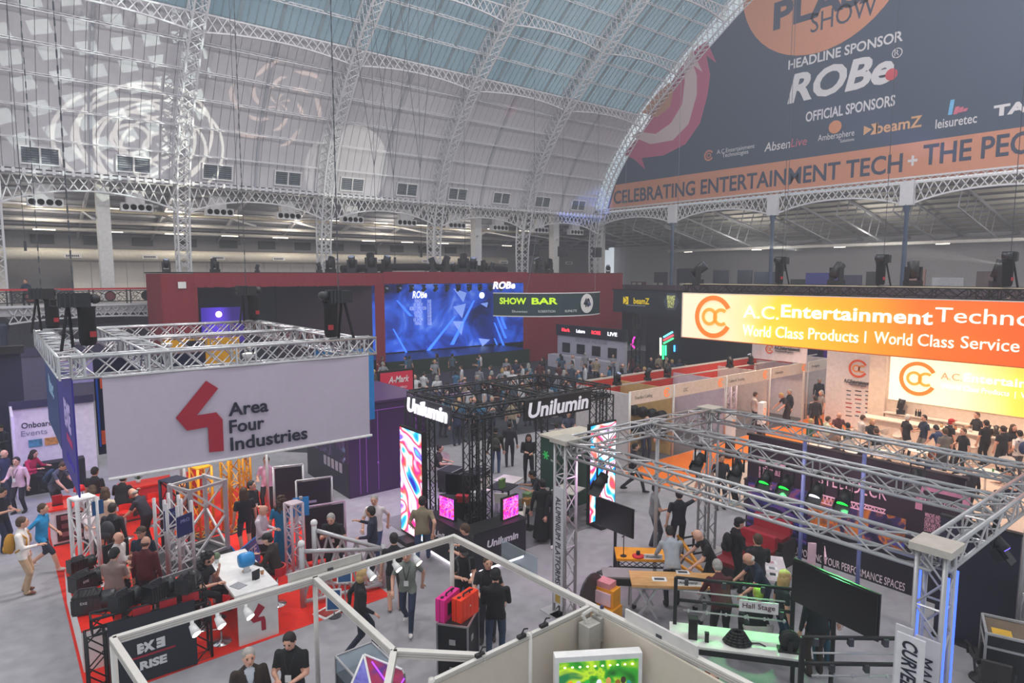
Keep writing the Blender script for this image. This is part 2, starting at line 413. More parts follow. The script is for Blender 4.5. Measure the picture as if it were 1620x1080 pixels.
# lean-to roof
rf = thing('ceiling_lean_to', '', None); struct(rf, 'grey lean-to roof over the side gallery')
MB().add([(GX0, 50.9, 14.6), (GX1, 50.9, 14.6), (GX1, 62.3, 10.9), (GX0, 62.3, 10.9), (GX0, 50.9, 14.75), (GX1, 50.9, 14.75), (GX1, 62.3, 11.05), (GX0, 62.3, 11.05)], [(0,1,2,3), (7,6,5,4), (0,4,5,1), (3,2,6,7)]).build('roof_deck', mat('7d7f87', .8), rf)
zr = lambda y: 14.6-(y-50.9)*3.7/11.4
for i in range(9):
    y = 52+i*1.15; MB().bar((GX0, y, zr(y)-.14), (GX1, y, zr(y)-.14), .09, .16).build('purlin', mat('9a9aa2'), rf)
for i in range(14):
    x = -9.8+5.2*i; MB().bar((x, 51, zr(51)-.3), (x, 62, zr(62)-.3), .16, .3).build('rafter', mat('a5a4aa'), rf)
    MB().bar((x, 51.2, 11.4), (x, 57, zr(57)-.3), .14).build('strut', mat('b4b3b8'), rf)
for y, z, c in ((55.2, 12.3, 'e8dcc0'), (57.2, 11.6, 'b6b3b0'), (58.8, 11.1, 'b6b3b0')):  # first pipe's cream tone is warm uplighting put into its colour
    o = MB().lathe([(.13, GX0), (.13, 50)], 10, ax='X', o=(0, y, z)).build('pipe_run', mat(c, .5), None, True); tag(o, 'straight %s service pipe under the lean-to roof' % ('cream' if c[0] == 'e' else 'upper grey' if y < 58 else 'lower grey'), 'pipe')
TUBE = mat('fff4dc', emit=3.0, var=0)
for i in range(13):
    for (y, z, dx) in ((53.5, 12.3, 2.3), (57.4, 10.9, 3.0)):
        x = -.2+i*4.2+dx
        if x < 48: tag(boxp('strip_light', TUBE, None, x, x+1.3, y, y+.09, z, z+.06), 'glowing fluorescent strip under the gallery roof', 'light', 'fluorescent strips over the side gallery')
for x in (6.4, 37.2, 47.4, 54.5):
    o = thing('column', 'square white column standing in the side gallery', 'column', (x, 51.8, 5.6), group='square gallery columns'); boxp('shaft', mat('d4d2d0'), o, -.38, .38, -.38, .38, 0, 8.7); boxp('collar', mat('c4c2c2'), o, -.45, .45, -.45, .45, 8.3, 8.7)
# rooms below the gallery
struct(boxp('wall_under_gallery', mat('8c8798', .8), None, GX0, GX1, 57, 57.3, 0, 5.2), 'grey wall under the side gallery with purple light painted into its colour')  # purple light falling on this wall is put into its base colour
for x in RX[1:]:
    o = struct(thing('pillar', '', None), 'dark blue iron pillar under the gallery'); o.location = (x, 50.2, 0)
    MB().lathe([(.32, 0), (.32, .3), (.2, .4), (.18, 4.2), (.34, 4.6), (.34, 4.8)], 14).build('shaft', mat('2c3850', .5), o, True)
# ---- end wall: lunette banner, girder, columns, gallery beyond
EX = 53.0
NAVY = mat('435064', .8, var=.03); SALMON = mat('c98a70', .8, var=.03); BLOGO = mat('3d475c', .8, var=0)
ban = thing('banner', 'giant navy and orange sponsor banner filling the arched end wall', 'banner', (EX, 0, 0))
arcp = [(vault(s, .1)[0]-.15, vault(s, .1)[1]) for s in [s_at_z(14.6)+i*.6 for i in range(60)] if s < ARC[-1]-.3]
arcp = [p for p in arcp if p[0] > 24.4]; mir = [(48.6-y, z) for y, z in reversed(arcp)]
outline = arcp+mir
def bn(u, v, d): return (-d, u, v)
MB().prism(outline, bn, 0, .05).build('cloth', NAVY, ban)
MB().prism([(vault(s_at_z(14.6))[0]-.25, 14.55), (vault(s_at_z(17.2))[0]-.2, 17.25), (2, 17.25), (0, 14.55)], bn, .05, .06).build('orange_band', SALMON, ban)
DOT = mat('5a6680', .8)
def bx(x, y): p = PX(x, y, EX); return p.y, p.z
def btext(s, x0, x1, y0, y1, m, **k):     # text on the banner between pixels (left x, right x) and (top y, bottom y at the middle)
    a = bx(x0, (y0+y1)/2); b = bx(x1, (y0+y1)/2); xm = x0+(x1-x0)*.52; c0 = bx(xm, y0); c1 = bx(xm, y1)
    return text(ban, s, abs(a[0]-b[0]), abs(c0[1]-c1[1]), (-.07, (a[0]+b[0])/2, (c0[1]+c1[1])/2), '-X', m, **k)
BW = mat('d4d0d4', .8, var=.02)
btext('CELEBRATING ENTERTAINMENT TECH', 972, 1427, 271, 297, BLOGO, bold=.02)
btext('+', 1437, 1452, 246, 262, BW, bold=.03); btext('THE PEOPLE', 1462, 1715, 211, 247, BLOGO, bold=.02)
btext('HEADLINE SPONSOR', 1249, 1428, 71, 87, BW, bold=.02)
btext('ROBe', 1248, 1414, 98, 147, BW, bold=.035, shear=.22)
btext('OFFICIAL SPONSORS', 1276, 1416, 163, 180, BW, bold=.02)
btext('A.C.Entertainment\nTechnologies', 1135, 1194, 232, 248, BW); btext('Absen', 1210, 1251, 223, 237, BW, bold=.01, shear=.15); btext('Live', 1252, 1277, 218, 231, mat('c4697a', .8), shear=.15)
btext('Ambersphere', 1295, 1352, 209, 222, BW); btext('Solutions', 1330, 1352, 219, 224, BW); btext('beamZ', 1387, 1459, 188, 206, mat('d0a078', .8), bold=.02); btext('leisuretec', 1481, 1546, 184, 199, BW, bold=.01); btext('TAIT', 1573, 1660, 160, 178, BW, bold=.05)
btext('SHOW', 1284, 1388, 6, 37, BLOGO); btext('PLASA', 1226, 1420, -30, 18, BLOGO, bold=.04)
def bdisc(x, y, r, m, nm='emblem'): u, v = bx(x, y); return disc(ban, nm, r, '-X', (-.085, u, v), m, .012)
bdisc(1411, 118, .42, mat('c8505c', .8)); u, v = bx(1420, 84); ring(ban, 'emblem', .3, .36, '-X', (-.07, u, v), BW); btext('R', 1416, 1423, 79, 88, BW)
bdisc(1322, 201, .5, mat('cc8a68', .8)); u, v = bx(1122, 246); ring(ban, 'emblem', .35, .5, '-X', (-.07, u, v), mat('c7826e', .8), 30, 330); ring(ban, 'emblem', .15, .24, '-X', (-.07, u, v), mat('c7826e', .8))
u, v = bx(1378, 205); shape(ban, 'emblem', [(-.5, .35), (.1, 0), (-.5, -.35)], '-X', (-.07, u, v), mat('d0a078', .8)); shape(ban, 'emblem', [(.0, .4), (.5, .4), (.5, -.4), (0, -.4), (.25, 0)], '-X', (-.07, u, v), mat('d0a078', .8))
for (x, y, h, c) in ((1505, 170, 1.0, '6fb3dc'), (1513, 175, .5, 'c86a80'), (1520, 174, .35, 'c86a80'), (1527, 174, .2, 'c86a80')):
    u, v = bx(x, y); shape(ban, 'emblem', [(-.16, -h/2), (.1, -h/2), (.2, h/2), (-.05, h/2)], '-X', (-.07, u, v), mat(c, .8))
# orange disc behind the show title, and the flame emblem
u, v = bx(1300, -60); disc(ban, 'orange_disc', 6.9, '-X', (-.055, u, v), SALMON, .01, 48)
PINK = mat('b8607e', .8, var=.03); CREAM = mat('cbb7b8', .8, var=.02); AMB = mat('b88a76', .8, var=.02)
def bpoly(pix, m, d, nm='flame'): 
    pts = [bx(*p) for p in pix]; MB().prism(pts, bn, d, d+.01).build(nm, m, ban)
bpoly([(988, 245), (1004, 252), (1021, 268), (1016, 250), (1050, 246), (1085, 228), (1108, 195), (1120, 150), (1124, 118), (1118, 88), (1134, 100), (1119, 65), (1105, 74), (1075, 110), (1045, 160), (1018, 205)], PINK, .055)
bpoly([(1000, 216), (1030, 228), (1065, 222), (1090, 196), (1103, 150), (1103, 120), (1098, 104), (1112, 114), (1096, 80), (1082, 100), (1084, 130), (1080, 165), (1062, 195), (1038, 212), (1010, 208)], CREAM, .066)
bpoly([(1016, 178), (1040, 186), (1060, 170), (1066, 145), (1060, 130), (1044, 145), (1030, 160)], AMB, .066)
EC = [50.9-10.45*i for i in range(6)]
for y0, y1 in zip(EC[:-1], EC[1:]):
    r = thing('gallery_girder', '', None); struct(r, 'white arched lattice girder below the giant end banner'); n = 19
    T = [(EX-.3, y0+(y1-y0)*i/n, 14.35) for i in range(n+1)]; B = [(EX-.3, y0+(y1-y0)*i/n, 12.75+.9*(1-abs(2*i/n-1)**2.2)) for i in range(n+1)]; U = [(EX-.25, y0+(y1-y0)*i/n, 14.75) for i in range(n+1)]
    for nm, L in (('top_chord', T), ('bottom_chord', B), ('cornice', U)):
        mb = MB(); [mb.bar(a, b, .12) for a, b in zip(L[:-1], L[1:])]; mb.build(nm, RIBM, r)
    mb = MB(); [(mb.bar(T[i], B[i+1], .06), mb.bar(B[i], T[i+1], .06)) for i in range(n)]; mb.build('lattice', RIBM, r)
    mb = MB(); [(mb.bar(U[i], T[i+1], .04), mb.bar(T[i], U[i+1], .04)) for i in range(n)]; mb.build('lattice', RIBM, r)
    MB().box2(EX-.55, EX-.1, y1-.45, y1+.45, 12.75, 14.5).build('bracket', RIBM, r)
for y in EC[1:]:
    o = struct(thing('pillar', '', None), 'slim dark blue pillar under the end girder'); o.location = (EX-.3, y, 5.6); MB().lathe([(.24, 0), (.17, .3), (.15, 6.6), (.26, 7.0), (.26, 7.2)], 12).build('shaft', mat('3a4a66', .5), o, True)
struct(boxp('gallery_slab', mat('6b6870'), None, EX-.6, 75, -5, 49.9, 5.2, 5.6), 'floor slab of the end gallery')
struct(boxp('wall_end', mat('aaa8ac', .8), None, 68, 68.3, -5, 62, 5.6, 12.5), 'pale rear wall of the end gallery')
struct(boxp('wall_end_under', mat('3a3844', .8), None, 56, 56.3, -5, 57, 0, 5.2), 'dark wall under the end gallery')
rf = thing('ceiling_end_gallery', '', None); struct(rf, 'pale sheeted lean-to roof with steel trusses over the end gallery')
MB().add([(EX, -6, 14.4), (EX, 62, 14.4), (69, 62, 11.2), (69, -6, 11.2)], [(0,1,2,3)]).build('roof_deck', mat('a9a59a', .8), rf)
ze = lambda x: 14.4-(x-EX)*3.2/16
for i in range(11):
    x = EX+1+i*1.45; MB().bar((x, -6, ze(x)-.1), (x, 62, ze(x)-.1), .08, .14).build('purlin', mat('77777c'), rf)
for i in range(14):
    y = 50-i*4.2; mb = MB(); mb.bar((EX, y, ze(EX)-.25), (68, y, ze(68)-.25), .12, .2); mb.bar((EX, y, 12.4), (62, y, 10.6), .1); mb.bar((62, y, 10.6), (68, y, ze(68)-.25), .1)
    for k in range(6): mb.bar((EX+1.5*k, y, 12.4-.3*k), (EX+1.5*k+.8, y, ze(EX+1.5*k)-.25), .06)
    mb.build('roof_truss', mat('8b8b90'), rf)
    if i % 2: tag(boxp('strip_light', TUBE, None, 61.9, 62.0, y-1, y, 10.24, 10.31), 'glowing fluorescent strip under the end gallery roof', 'light', 'fluorescent strips over the end gallery')
mb = MB(); mb.box2(61.8, 62.2, -6, 48, 10.3, 10.55); tag(mb.build('duct', mat('c9c5c0')), 'pale square duct along the end gallery', 'duct')
# ================================================================= PEOPLE
UA, FA, TL, SL = .285, .255, .43, .43
POSES = dict(   # wrists R,L / ankles R,L / pelvis height / torso lean / head pitch,yaw
 stand=dict(w=((.27,.04,.84),(-.27,.02,.84)), a=((.1,.03,.08),(-.1,-.02,.08))),
 phone=dict(w=((.1,.30,1.15),(-.1,.28,1.10)), a=((.1,.04,.08),(-.11,-.04,.08)), hp=.35),
 chat=dict(w=((.14,.32,1.12),(-.28,.03,.85)), a=((.11,.05,.08),(-.1,-.05,.08)), hy=.25),
 talk=dict(w=((.24,.36,1.28),(-.2,.26,1.04)), a=((.11,.02,.08),(-.12,-.03,.08)), hy=-.2),
 cross=dict(w=((-.06,.2,1.17),(.06,.23,1.12)), a=((.11,.05,.08),(-.1,-.03,.08))),
 hips=dict(w=((.2,.06,1.0),(-.2,.06,1.0)), a=((.13,.03,.08),(-.12,-.02,.08))),
 walk=dict(w=((.26,-.14,.88),(-.25,.2,.9)), a=((.08,.34,.1),(-.08,-.32,.17)), ph=.9, lean=.06),
 walk2=dict(w=((.25,.22,.92),(-.26,-.16,.88)), a=((.08,-.26,.13),(-.09,.27,.09)), ph=.92, lean=.05),
 lean=dict(w=((.26,.5,.92),(-.24,.48,.92)), a=((.12,.0,.08),(-.12,-.08,.08)), lean=.42, hp=.3),
 lean1=dict(w=((.1,.3,1.33),(-.22,.42,1.0)), a=((.12,.0,.08),(-.12,-.08,.08)), lean=.35, hp=.1),
 reach=dict(w=((.62,.34,1.52),(-.27,.02,.86)), a=((.1,.04,.08),(-.12,-.02,.08)), hy=-.3),
 back=dict(w=((.1,-.16,.95),(-.1,-.16,.95)), a=((.12,.03,.08),(-.12,-.02,.08))),
 sit=dict(w=((.18,.36,.72),(-.18,.36,.72)), a=((.12,.46,.08),(-.13,.44,.08)), ph=.56, lean=.05),
 sitlean=dict(w=((.2,.45,.80),(-.2,.45,.80)), a=((.12,.42,.08),(-.13,.40,.08)), ph=.56, lean=.3, hp=.2),
 stool=dict(w=((.2,.42,1.06),(-.2,.40,1.06)), a=((.12,.36,.36),(-.13,.36,.36)), ph=.84, lean=.18, hp=.15),
 stoolchin=dict(w=((.2,.42,1.06),(-.03,.26,1.42)), a=((.12,.36,.36),(-.13,.36,.36)), ph=.84, lean=.22, hp=.15),
 crouch=dict(w=((.2,.4,.62),(-.2,.42,.66)), a=((.13,.18,.08),(-.13,-.02,.1)), ph=.52, lean=.5, hp=.2),
)
def ik(a, t, l1, l2, pole):
    a, t, pole = Vector(a), Vector(t), Vector(pole); d = t-a; L = min(d.length, (l1+l2)*.995); L = max(L, abs(l1-l2)+.02); d.normalize()
    x = (l1*l1-l2*l2+L*L)/(2*L); h = math.sqrt(max(0, l1*l1-x*x)); pp = pole-d*pole.dot(d); pp.normalize()
    return a+d*x+pp*h, a+d*L
PM = {}
def body_mesh(pose, sleeve, leg, fat, dress, jacket):
    key = (pose, sleeve, leg, fat, dress, jacket)
    if key in PM: return PM[key]
    p = POSES[pose]; ph = p.get('ph', .94); ln = p.get('lean', 0); w = fat
    pel = Vector((0, 0, ph)); R = Matrix.Rotation(-ln, 3, 'X'); up = lambda v: pel + R @ Vector(v)
    neck, hc = up((0, .0, .52)), None
    Rh = Matrix.Rotation(p.get('hy', 0), 3, 'Z') @ Matrix.Rotation(-ln*.6-p.get('hp', 0), 3, 'X')
    hc = neck + R @ Vector((0, .015, .06)) + Rh @ Vector((0, .025, .095))
    mb = MB(); Z = []   # zones: (name, a, b, radius)
    def seg(zone, a, b, r1, r2, n=10):
        a, b = Vector(a), Vector(b); mb.tube(a, b, r1, n, 0, r2); mb.ball(a, r1, 10, 6); mb.ball(b, r2, 10, 6); Z.append((zone, a, b, (r1+r2)/2))
    # torso: stacked ellipses
    rings = [(-.09,.15,.105,0), (0,.165*w,.118*w,0), (.12,.15*w,.112*w,.012*(w-.6)), (.25,.165*w**.6,.112,.01), (.36,.185,.108,0), (.44,.175,.09,-.01), (.49,.11,.07,-.01), (.54,.06,.06,0)]
    n = 16; vs_ = []
    for z, rx, ry, oy in rings:
        for i in range(n):
            a = 2*math.pi*i/n; vs_.append(up((rx*math.cos(a), ry*math.sin(a)+oy, z)))
    fs = [(j*n+i, j*n+(i+1)%n, (j+1)*n+(i+1)%n, (j+1)*n+i) for j in range(len(rings)-1) for i in range(n)]+[tuple(range(n-1,-1,-1)), tuple(range((len(rings)-1)*n, len(rings)*n))]
    mb.add(vs_, fs)
    Z.append(('torso', up((0,0,.1)), up((0,0,.44)), .13)); Z.append(('torso', up((-.12,0,.38)), up((.12,0,.38)), .09)); Z.append(('pelvis', up((-.07,0,-.06)), up((.07,0,-.06)), .12))
    seg('neck', neck-R@Vector((0,0,.05)), hc-Rh@Vector((0,.02,.03)), .056, .053)
    mb.ball(hc, (.082,.102,.119), 14, 10, 0, Rh); mb.ball(hc+Rh@Vector((0,.03,-.075)), (.06,.064,.058), 10, 8, 0, Rh)
    mb.ball(hc+Rh@Vector((0,.106,-.02)), (.014,.022,.026), 8, 6, 0, Rh)
    for s in (-1, 1): mb.ball(hc+Rh@Vector((s*.083,-.005,-.01)), (.012,.022,.033), 8, 6, 0, Rh)
    Z.append(('head', hc-Rh@Vector((0,0,.06)), hc+Rh@Vector((0,0,.03)), .09))
    hands = []
    for s, k in ((1, 0), (-1, 1)):
        sh = up((s*.185, -.005, .43)); t = Vector(p['w'][k])
        if ln and p['w'][k][2] > 1.3: t = up((t.x, t.y, t.z-.94))
        el, wr = ik(sh, t, UA, FA, (s*.5, -.7, -.5))
        th = 1.12 if sleeve == 'long' else 1.0
        seg('uarm', sh, el, .056*th, .044*th); seg('farm', el, wr, .043*th, .03*th); hands.append((wr, (wr-el).normalized(), s))
    for s, k in ((1, 0), (-1, 1)):
        hp_ = pel+Vector((s*.092, 0, -.03)); kn, an = ik(hp_, p['a'][k], TL, SL, (s*.12, 1, .1))
        th = 1.12 if leg != 'bare' else 1.0
        seg('thigh', hp_, kn, .087*min(w, 1.1), .062*th); seg('shin', kn, an, .056*th, .044*th)
        f = Vector((s*.12, 1, 0)).normalized()
        mb.ball(an+f*.06-Vector((0,0,.035)), (.046,.135,.045), 10, 6, 0, Matrix.Rotation(-s*.12, 3, 'Z')); Z.append(('foot', an-f*.03-Vector((0,0,.05)), an+f*.16-Vector((0,0,.05)), .035))
    if dress:
        sk = []; nz = 8
        for j in range(nz+1):
            t = j/nz
            for i in range(n):
                a = 2*math.pi*i/n; r = .165+.09*t; sk.append(Vector((r*math.cos(a), r*.85*math.sin(a), ph+.02-(ph-.1)*t)))
        mb.add(sk, [((j+1)*n+i, (j+1)*n+(i+1)%n, j*n+(i+1)%n, j*n+i) for j in range(nz) for i in range(n)]+[tuple(range(n)), tuple(range((nz+1)*n-1, nz*n-1, -1))])
        Z.append(('torso', Vector((0,0,.2)), Vector((0,0,ph)), .22))
    me = mb.mesh('tmp', BLACK); o = bpy.data.objects.new('tmp', me); TMP.collection.objects.link(o)
    md = o.modifiers.new('r', 'REMESH'); md.mode = 'VOXEL'; md.voxel_size = .0195; md.use_smooth_shade = True
    sm = o.modifiers.new('s', 'SMOOTH'); sm.factor = .5; sm.iterations = 2
    TMP.view_layers[0].update(); dg = TMP.view_layers[0].depsgraph; res = bpy.data.meshes.new_from_object(o.evaluated_get(dg)); bpy.data.objects.remove(o); bpy.data.meshes.remove(me)
    # zones -> material slots: 0 skin 1 top 2 bottoms 3 shoes 4 dark 5 inner shirt
    C = np.empty(len(res.polygons)*3, 'f'); res.polygons.foreach_get('center', C); C = C.reshape(-1, 3)
    D, T = [], []
    for nm, a, b, r in Z:
        a_, b_ = np.array(a), np.array(b); ab = b_-a_; t = np.clip(((C-a_)@ab)/max(1e-6, ab@ab), 0, 1); D.append(np.linalg.norm(C-(a_+t[:, None]*ab), axis=1)-r); T.append(t)
    idx = np.argmin(np.array(D), 0); mi = np.zeros(len(C), 'i'); tt = np.array(T)[idx, np.arange(len(C))]
    hem = -.11 if not jacket else -.16
    Ri = np.array(R.inverted()); loc = (C-np.array(pel)) @ Ri.T
    for q, (nm, a, b, r) in enumerate(Z):
        k = idx == q
        if nm == 'torso': mi[k] = 1
        elif nm == 'pelvis': mi[k] = 2
        elif nm == 'uarm': mi[k] = np.where((sleeve == 'long') | (tt[k] < (.72 if sleeve == 'short' else .12)), 1, 0)
        elif nm == 'farm': mi[k] = np.where((sleeve == 'long') & (tt[k] < .93), 1, 0)
        elif nm == 'thigh': mi[k] = 2
        elif nm == 'shin': mi[k] = np.where((leg == 'long') | (tt[k] < .02), 2, 0)
        elif nm == 'foot': mi[k] = 3
    tors = (mi == 2) & (loc[:, 2] > hem) & (np.abs(loc[:, 0]) < .25) & (loc[:, 1] < .15); mi[tors] = 1
    up_ = (mi == 0) & (loc[:, 2] < .475) & (loc[:, 2] > 0) & (np.abs(loc[:, 0]) < .12) & (np.abs(loc[:, 1]) < .12); mi[up_] = 1
    if jacket: mi[(mi == 1) & (loc[:, 1] > .05) & (np.abs(loc[:, 0]) < .02+.1*np.clip(loc[:, 2]-.05, 0, .5)) & (loc[:, 2] > 0)] = 5
    if dress: mi[(mi == 2)] = 1
    me2 = bpy.data.meshes.new('body')
    V = np.empty(len(res.vertices)*3, 'f'); res.vertices.foreach_get('co', V); V = V.reshape(-1, 3)
    x = MB(); x.v = [tuple(v) for v in V.tolist()]; x.f = [tuple(pl.vertices) for pl in res.polygons]; x.m = mi.tolist(); bpy.data.meshes.remove(res)
    for wr, d, s in hands:
        u = d.cross(Vector((0,0,1)) if abs(d.z) < .8 else Vector((0,1,0))).normalized(); v = u.cross(d); Rm = Matrix((u, d, v)).transposed()
        x.ball(wr+d*.05, (.04,.055,.018), 8, 6, 0, Rm)
        for i, (off, ll) in enumerate(((-.03,.062), (-.01,.072), (.01,.068), (.03,.054))):
            b0 = wr+d*.085+u*off; b1 = b0+d*ll*.55-v*.008; b2 = b1+d*ll*.4-v*.028
            x.tube(b0, b1, .0095, 5, 0, .0088); x.tube(b1, b2, .0088, 5, 0, .007)
        b0 = wr+d*.03+u*(.034*s); b1 = b0+d*.035+u*(.025*s)-v*.01; x.tube(b0, b1, .0115, 5, 0, .01); x.tube(b1, b1+d*.03-v*.014, .01, 5, 0, .008)
    for s in (-1, 1): x.ball(hc+Rh@Vector((s*.033,.094,.012)), (.012,.008,.008), 6, 4, 4, Rh); x.ball(hc+Rh@Vector((s*.034,.096,.034)), (.018,.008,.005), 6, 4, 4, Rh)
    x.ball(hc+Rh@Vector((0,.094,-.066)), (.024,.008,.006), 6, 4, 6, Rh)
    me2 = x.mesh('body', [BLACK]*7, True)
    PM[key] = (me2, hc, Rh, pel, R, up((0, 0, .3)))
    return PM[key]
HM = {}
def hair_mesh(style):
    if style in HM: return HM[style]
    m = MB(); rnd = random.Random(3)
    if style in ('short', 'long', 'bob', 'curly', 'bun'):
        m.ball((0,-.018,.022), (.084,.098,.106), 14, 10)
        m.ball((0,-.045,-.02), (.078,.07,.075), 12, 8)
    if style == 'fringe': m.ball((0,-.018,.022), (.082,.096,.1), 14, 10)
    if style == 'bald': m.ball((0,-.035,-.02), (.081,.078,.05), 12, 8)
    if style == 'long': m.ball((0,-.07,-.12), (.095,.055,.17), 12, 8); [m.ball((s*.07,-.01,-.08), (.03,.06,.12), 8, 6) for s in (-1, 1)]
    if style == 'bob': m.ball((0,-.045,-.05), (.098,.075,.1), 12, 8)
    if style == 'curly':
        for i in range(46):
            a, b = rnd.uniform(0, 6.28), rnd.uniform(-1.0, 1.4); c = Vector((.085*math.cos(a)*math.cos(b), -.03+.095*math.sin(a)*math.cos(b), .02+.1*math.sin(b)))
            if c.y < .05 or c.z > .06: m.ball(c, .035, 6, 5)
        for i in range(30): m.ball((rnd.uniform(-.12,.12), rnd.uniform(-.12,-.03), rnd.uniform(-.28,-.02)), .045, 6, 5)
    if style == 'bun': m.ball((0,-.11,.05), .05, 8, 6)
    if style == 'cap':
        m.ball((0,-.01,.04), (.086,.103,.085), 14, 8); m.ball((0,.11,.045), (.07,.07,.012), 12, 6); m.ball((0,-.05,-.03), (.079,.065,.06), 10, 6)
    m.v = [(a*1.07, b*1.06, c*1.06) for a, b, c in m.v]; me = m.mesh('hair', BLACK, True); HM[style] = me; return me
def backpack_mesh():
    if 'bp' in HM: return HM['bp']
    m = MB(); m.ball((0,-.2,.22), (.16,.1,.23), 12, 8); m.ball((0,-.27,.12), (.12,.06,.1), 10, 6)
    HM['bp'] = m.mesh('backpack', BLACK, True); return HM['bp']
def strap_mesh(s):
    if ('st', s) not in HM: HM['st', s] = MB().path([(s*.1,-.12,.42), (s*.11,.02,.46), (s*.11,.125,.34), (s*.12,.12,.2), (s*.15,-.08,.06)], .018, 5).mesh('strap', BLACK, True)
    return HM['st', s]
def badge_mesh():
    if 'bg' not in HM: HM['bg'] = MB().box((0,.165,.13), (.085,.008,.11)).mesh('badge', WHITE)
    return HM['bg']
PLACED = []; FREE = []
def lanyard_mesh():
    if 'ly' in HM: return HM['ly']
    m = MB(); m.path([(-.07,.02,.49), (-.05,.125,.38), (0,.16,.18)], .007, 4); m.path([(.07,.02,.49), (.05,.125,.38), (0,.16,.18)], .007, 4)
    HM['ly'] = m.mesh('lanyard', [BLACK]); return HM['ly']
SKINS = dict(l=mat('d9a48c', .55, var=.04), m=mat('c08a6c', .55, var=.04), d=mat('6e4a36', .55, var=.04), p=mat('e2b09a', .55, var=.04))
HAIRC = dict(dark='221a17', brown='4a3426', grey='9c9893', white='cfcac2', blond='b99863', red='7a3a1e', black='121113', navy='1c2740', cred='b01c22', green='93a83a')  # green: green light put into the colour of white hair
NPERS = [0]
def ptop(pose, h, fat=1.0, sleeve='short', leg='long', dress=False, jacket=False):
    me, hc, Rh, pel, R, ch = body_mesh(pose, sleeve, leg, fat, dress, jacket); sc = h/1.75
    return Vector((hc.x*sc, hc.y*sc, (hc.z+.118)*sc))
def person(px, py, face, pose, top, bot, label, hair='short', hc_='dark', sleeve='short', leg='long', h=1.75, fat=1.0, skin='l', shoes='1c1a1b', dress=False, jacket=None, bp=None, ly=False, group=None, z0=0.0, at=None):
    """px,py: pixel of the top of the head; face: heading in degrees, 0 = +X"""
    me, hc, Rh, pel, R, chest = body_mesh(pose, sleeve, leg, fat, dress, bool(jacket)); sc = h/1.75; rz = math.radians(face-90); sc *= 1.075
    tp = Vector((hc.x*sc*1.07, hc.y*sc*1.07, (hc.z+.125)*sc))
    if at is None:
        g = P(px, py, tp.z+z0); off = Matrix.Rotation(rz, 3, 'Z') @ Vector((tp.x, tp.y, 0)); loc = (g.x-off.x, g.y-off.y, z0)
    else: loc = (at[0], at[1], z0)
    o = link('person', me, None, loc, rz); o.scale = (sc*1.07, sc*1.07, sc); NPERS[0] += 1
    ms = [SKINS[skin], mat(top, .8, var=.12, scale=9), mat(bot, .8, var=.12, scale=9), mat(shoes, .6), mat('1a1412', .4), mat(jacket or 'd8d8d8', .8), mat('9c5a52', .5)]
    for i, m_ in enumerate(ms): o.material_slots[i].link = 'OBJECT'; o.material_slots[i].material = m_
    tag(o, label, 'person', group)
    def child(nm, me_, M_, m_):
        c = link(nm, me_, o); c.matrix_local = M_
        for i, q in enumerate(m_): c.material_slots[i].link = 'OBJECT'; c.material_slots[i].material = q
        return c
    if hair: child('cap' if hair == 'cap' else 'hair', hair_mesh(hair), Matrix.Translation(hc) @ Rh.to_4x4(), [mat(HAIRC[hc_], .7, var=.15, scale=30)])
    tm = Matrix.Translation(pel) @ R.to_4x4()
    if bp:
        k_ = child('backpack', backpack_mesh(), tm, [mat(bp, .8)])
        for s_ in (-1, 1): c_ = link('strap', strap_mesh(s_), k_); c_.material_slots[0].link = 'OBJECT'; c_.material_slots[0].material = mat(bp, .8)
    if ly: k_ = child('lanyard', lanyard_mesh(), tm, [mat('22222a')]); link('badge', badge_mesh(), k_)
    PLACED.append((loc[0], loc[1]))
    if pose.startswith('sit'): shell_chair(loc[0], loc[1], rz, 'white tub chair occupied by a seated guest', .46, 'd8d0cc', 'occupied tub chairs')
    if at is None and not pose.startswith(('sit', 'stool')): FREE.append(o)
    return o
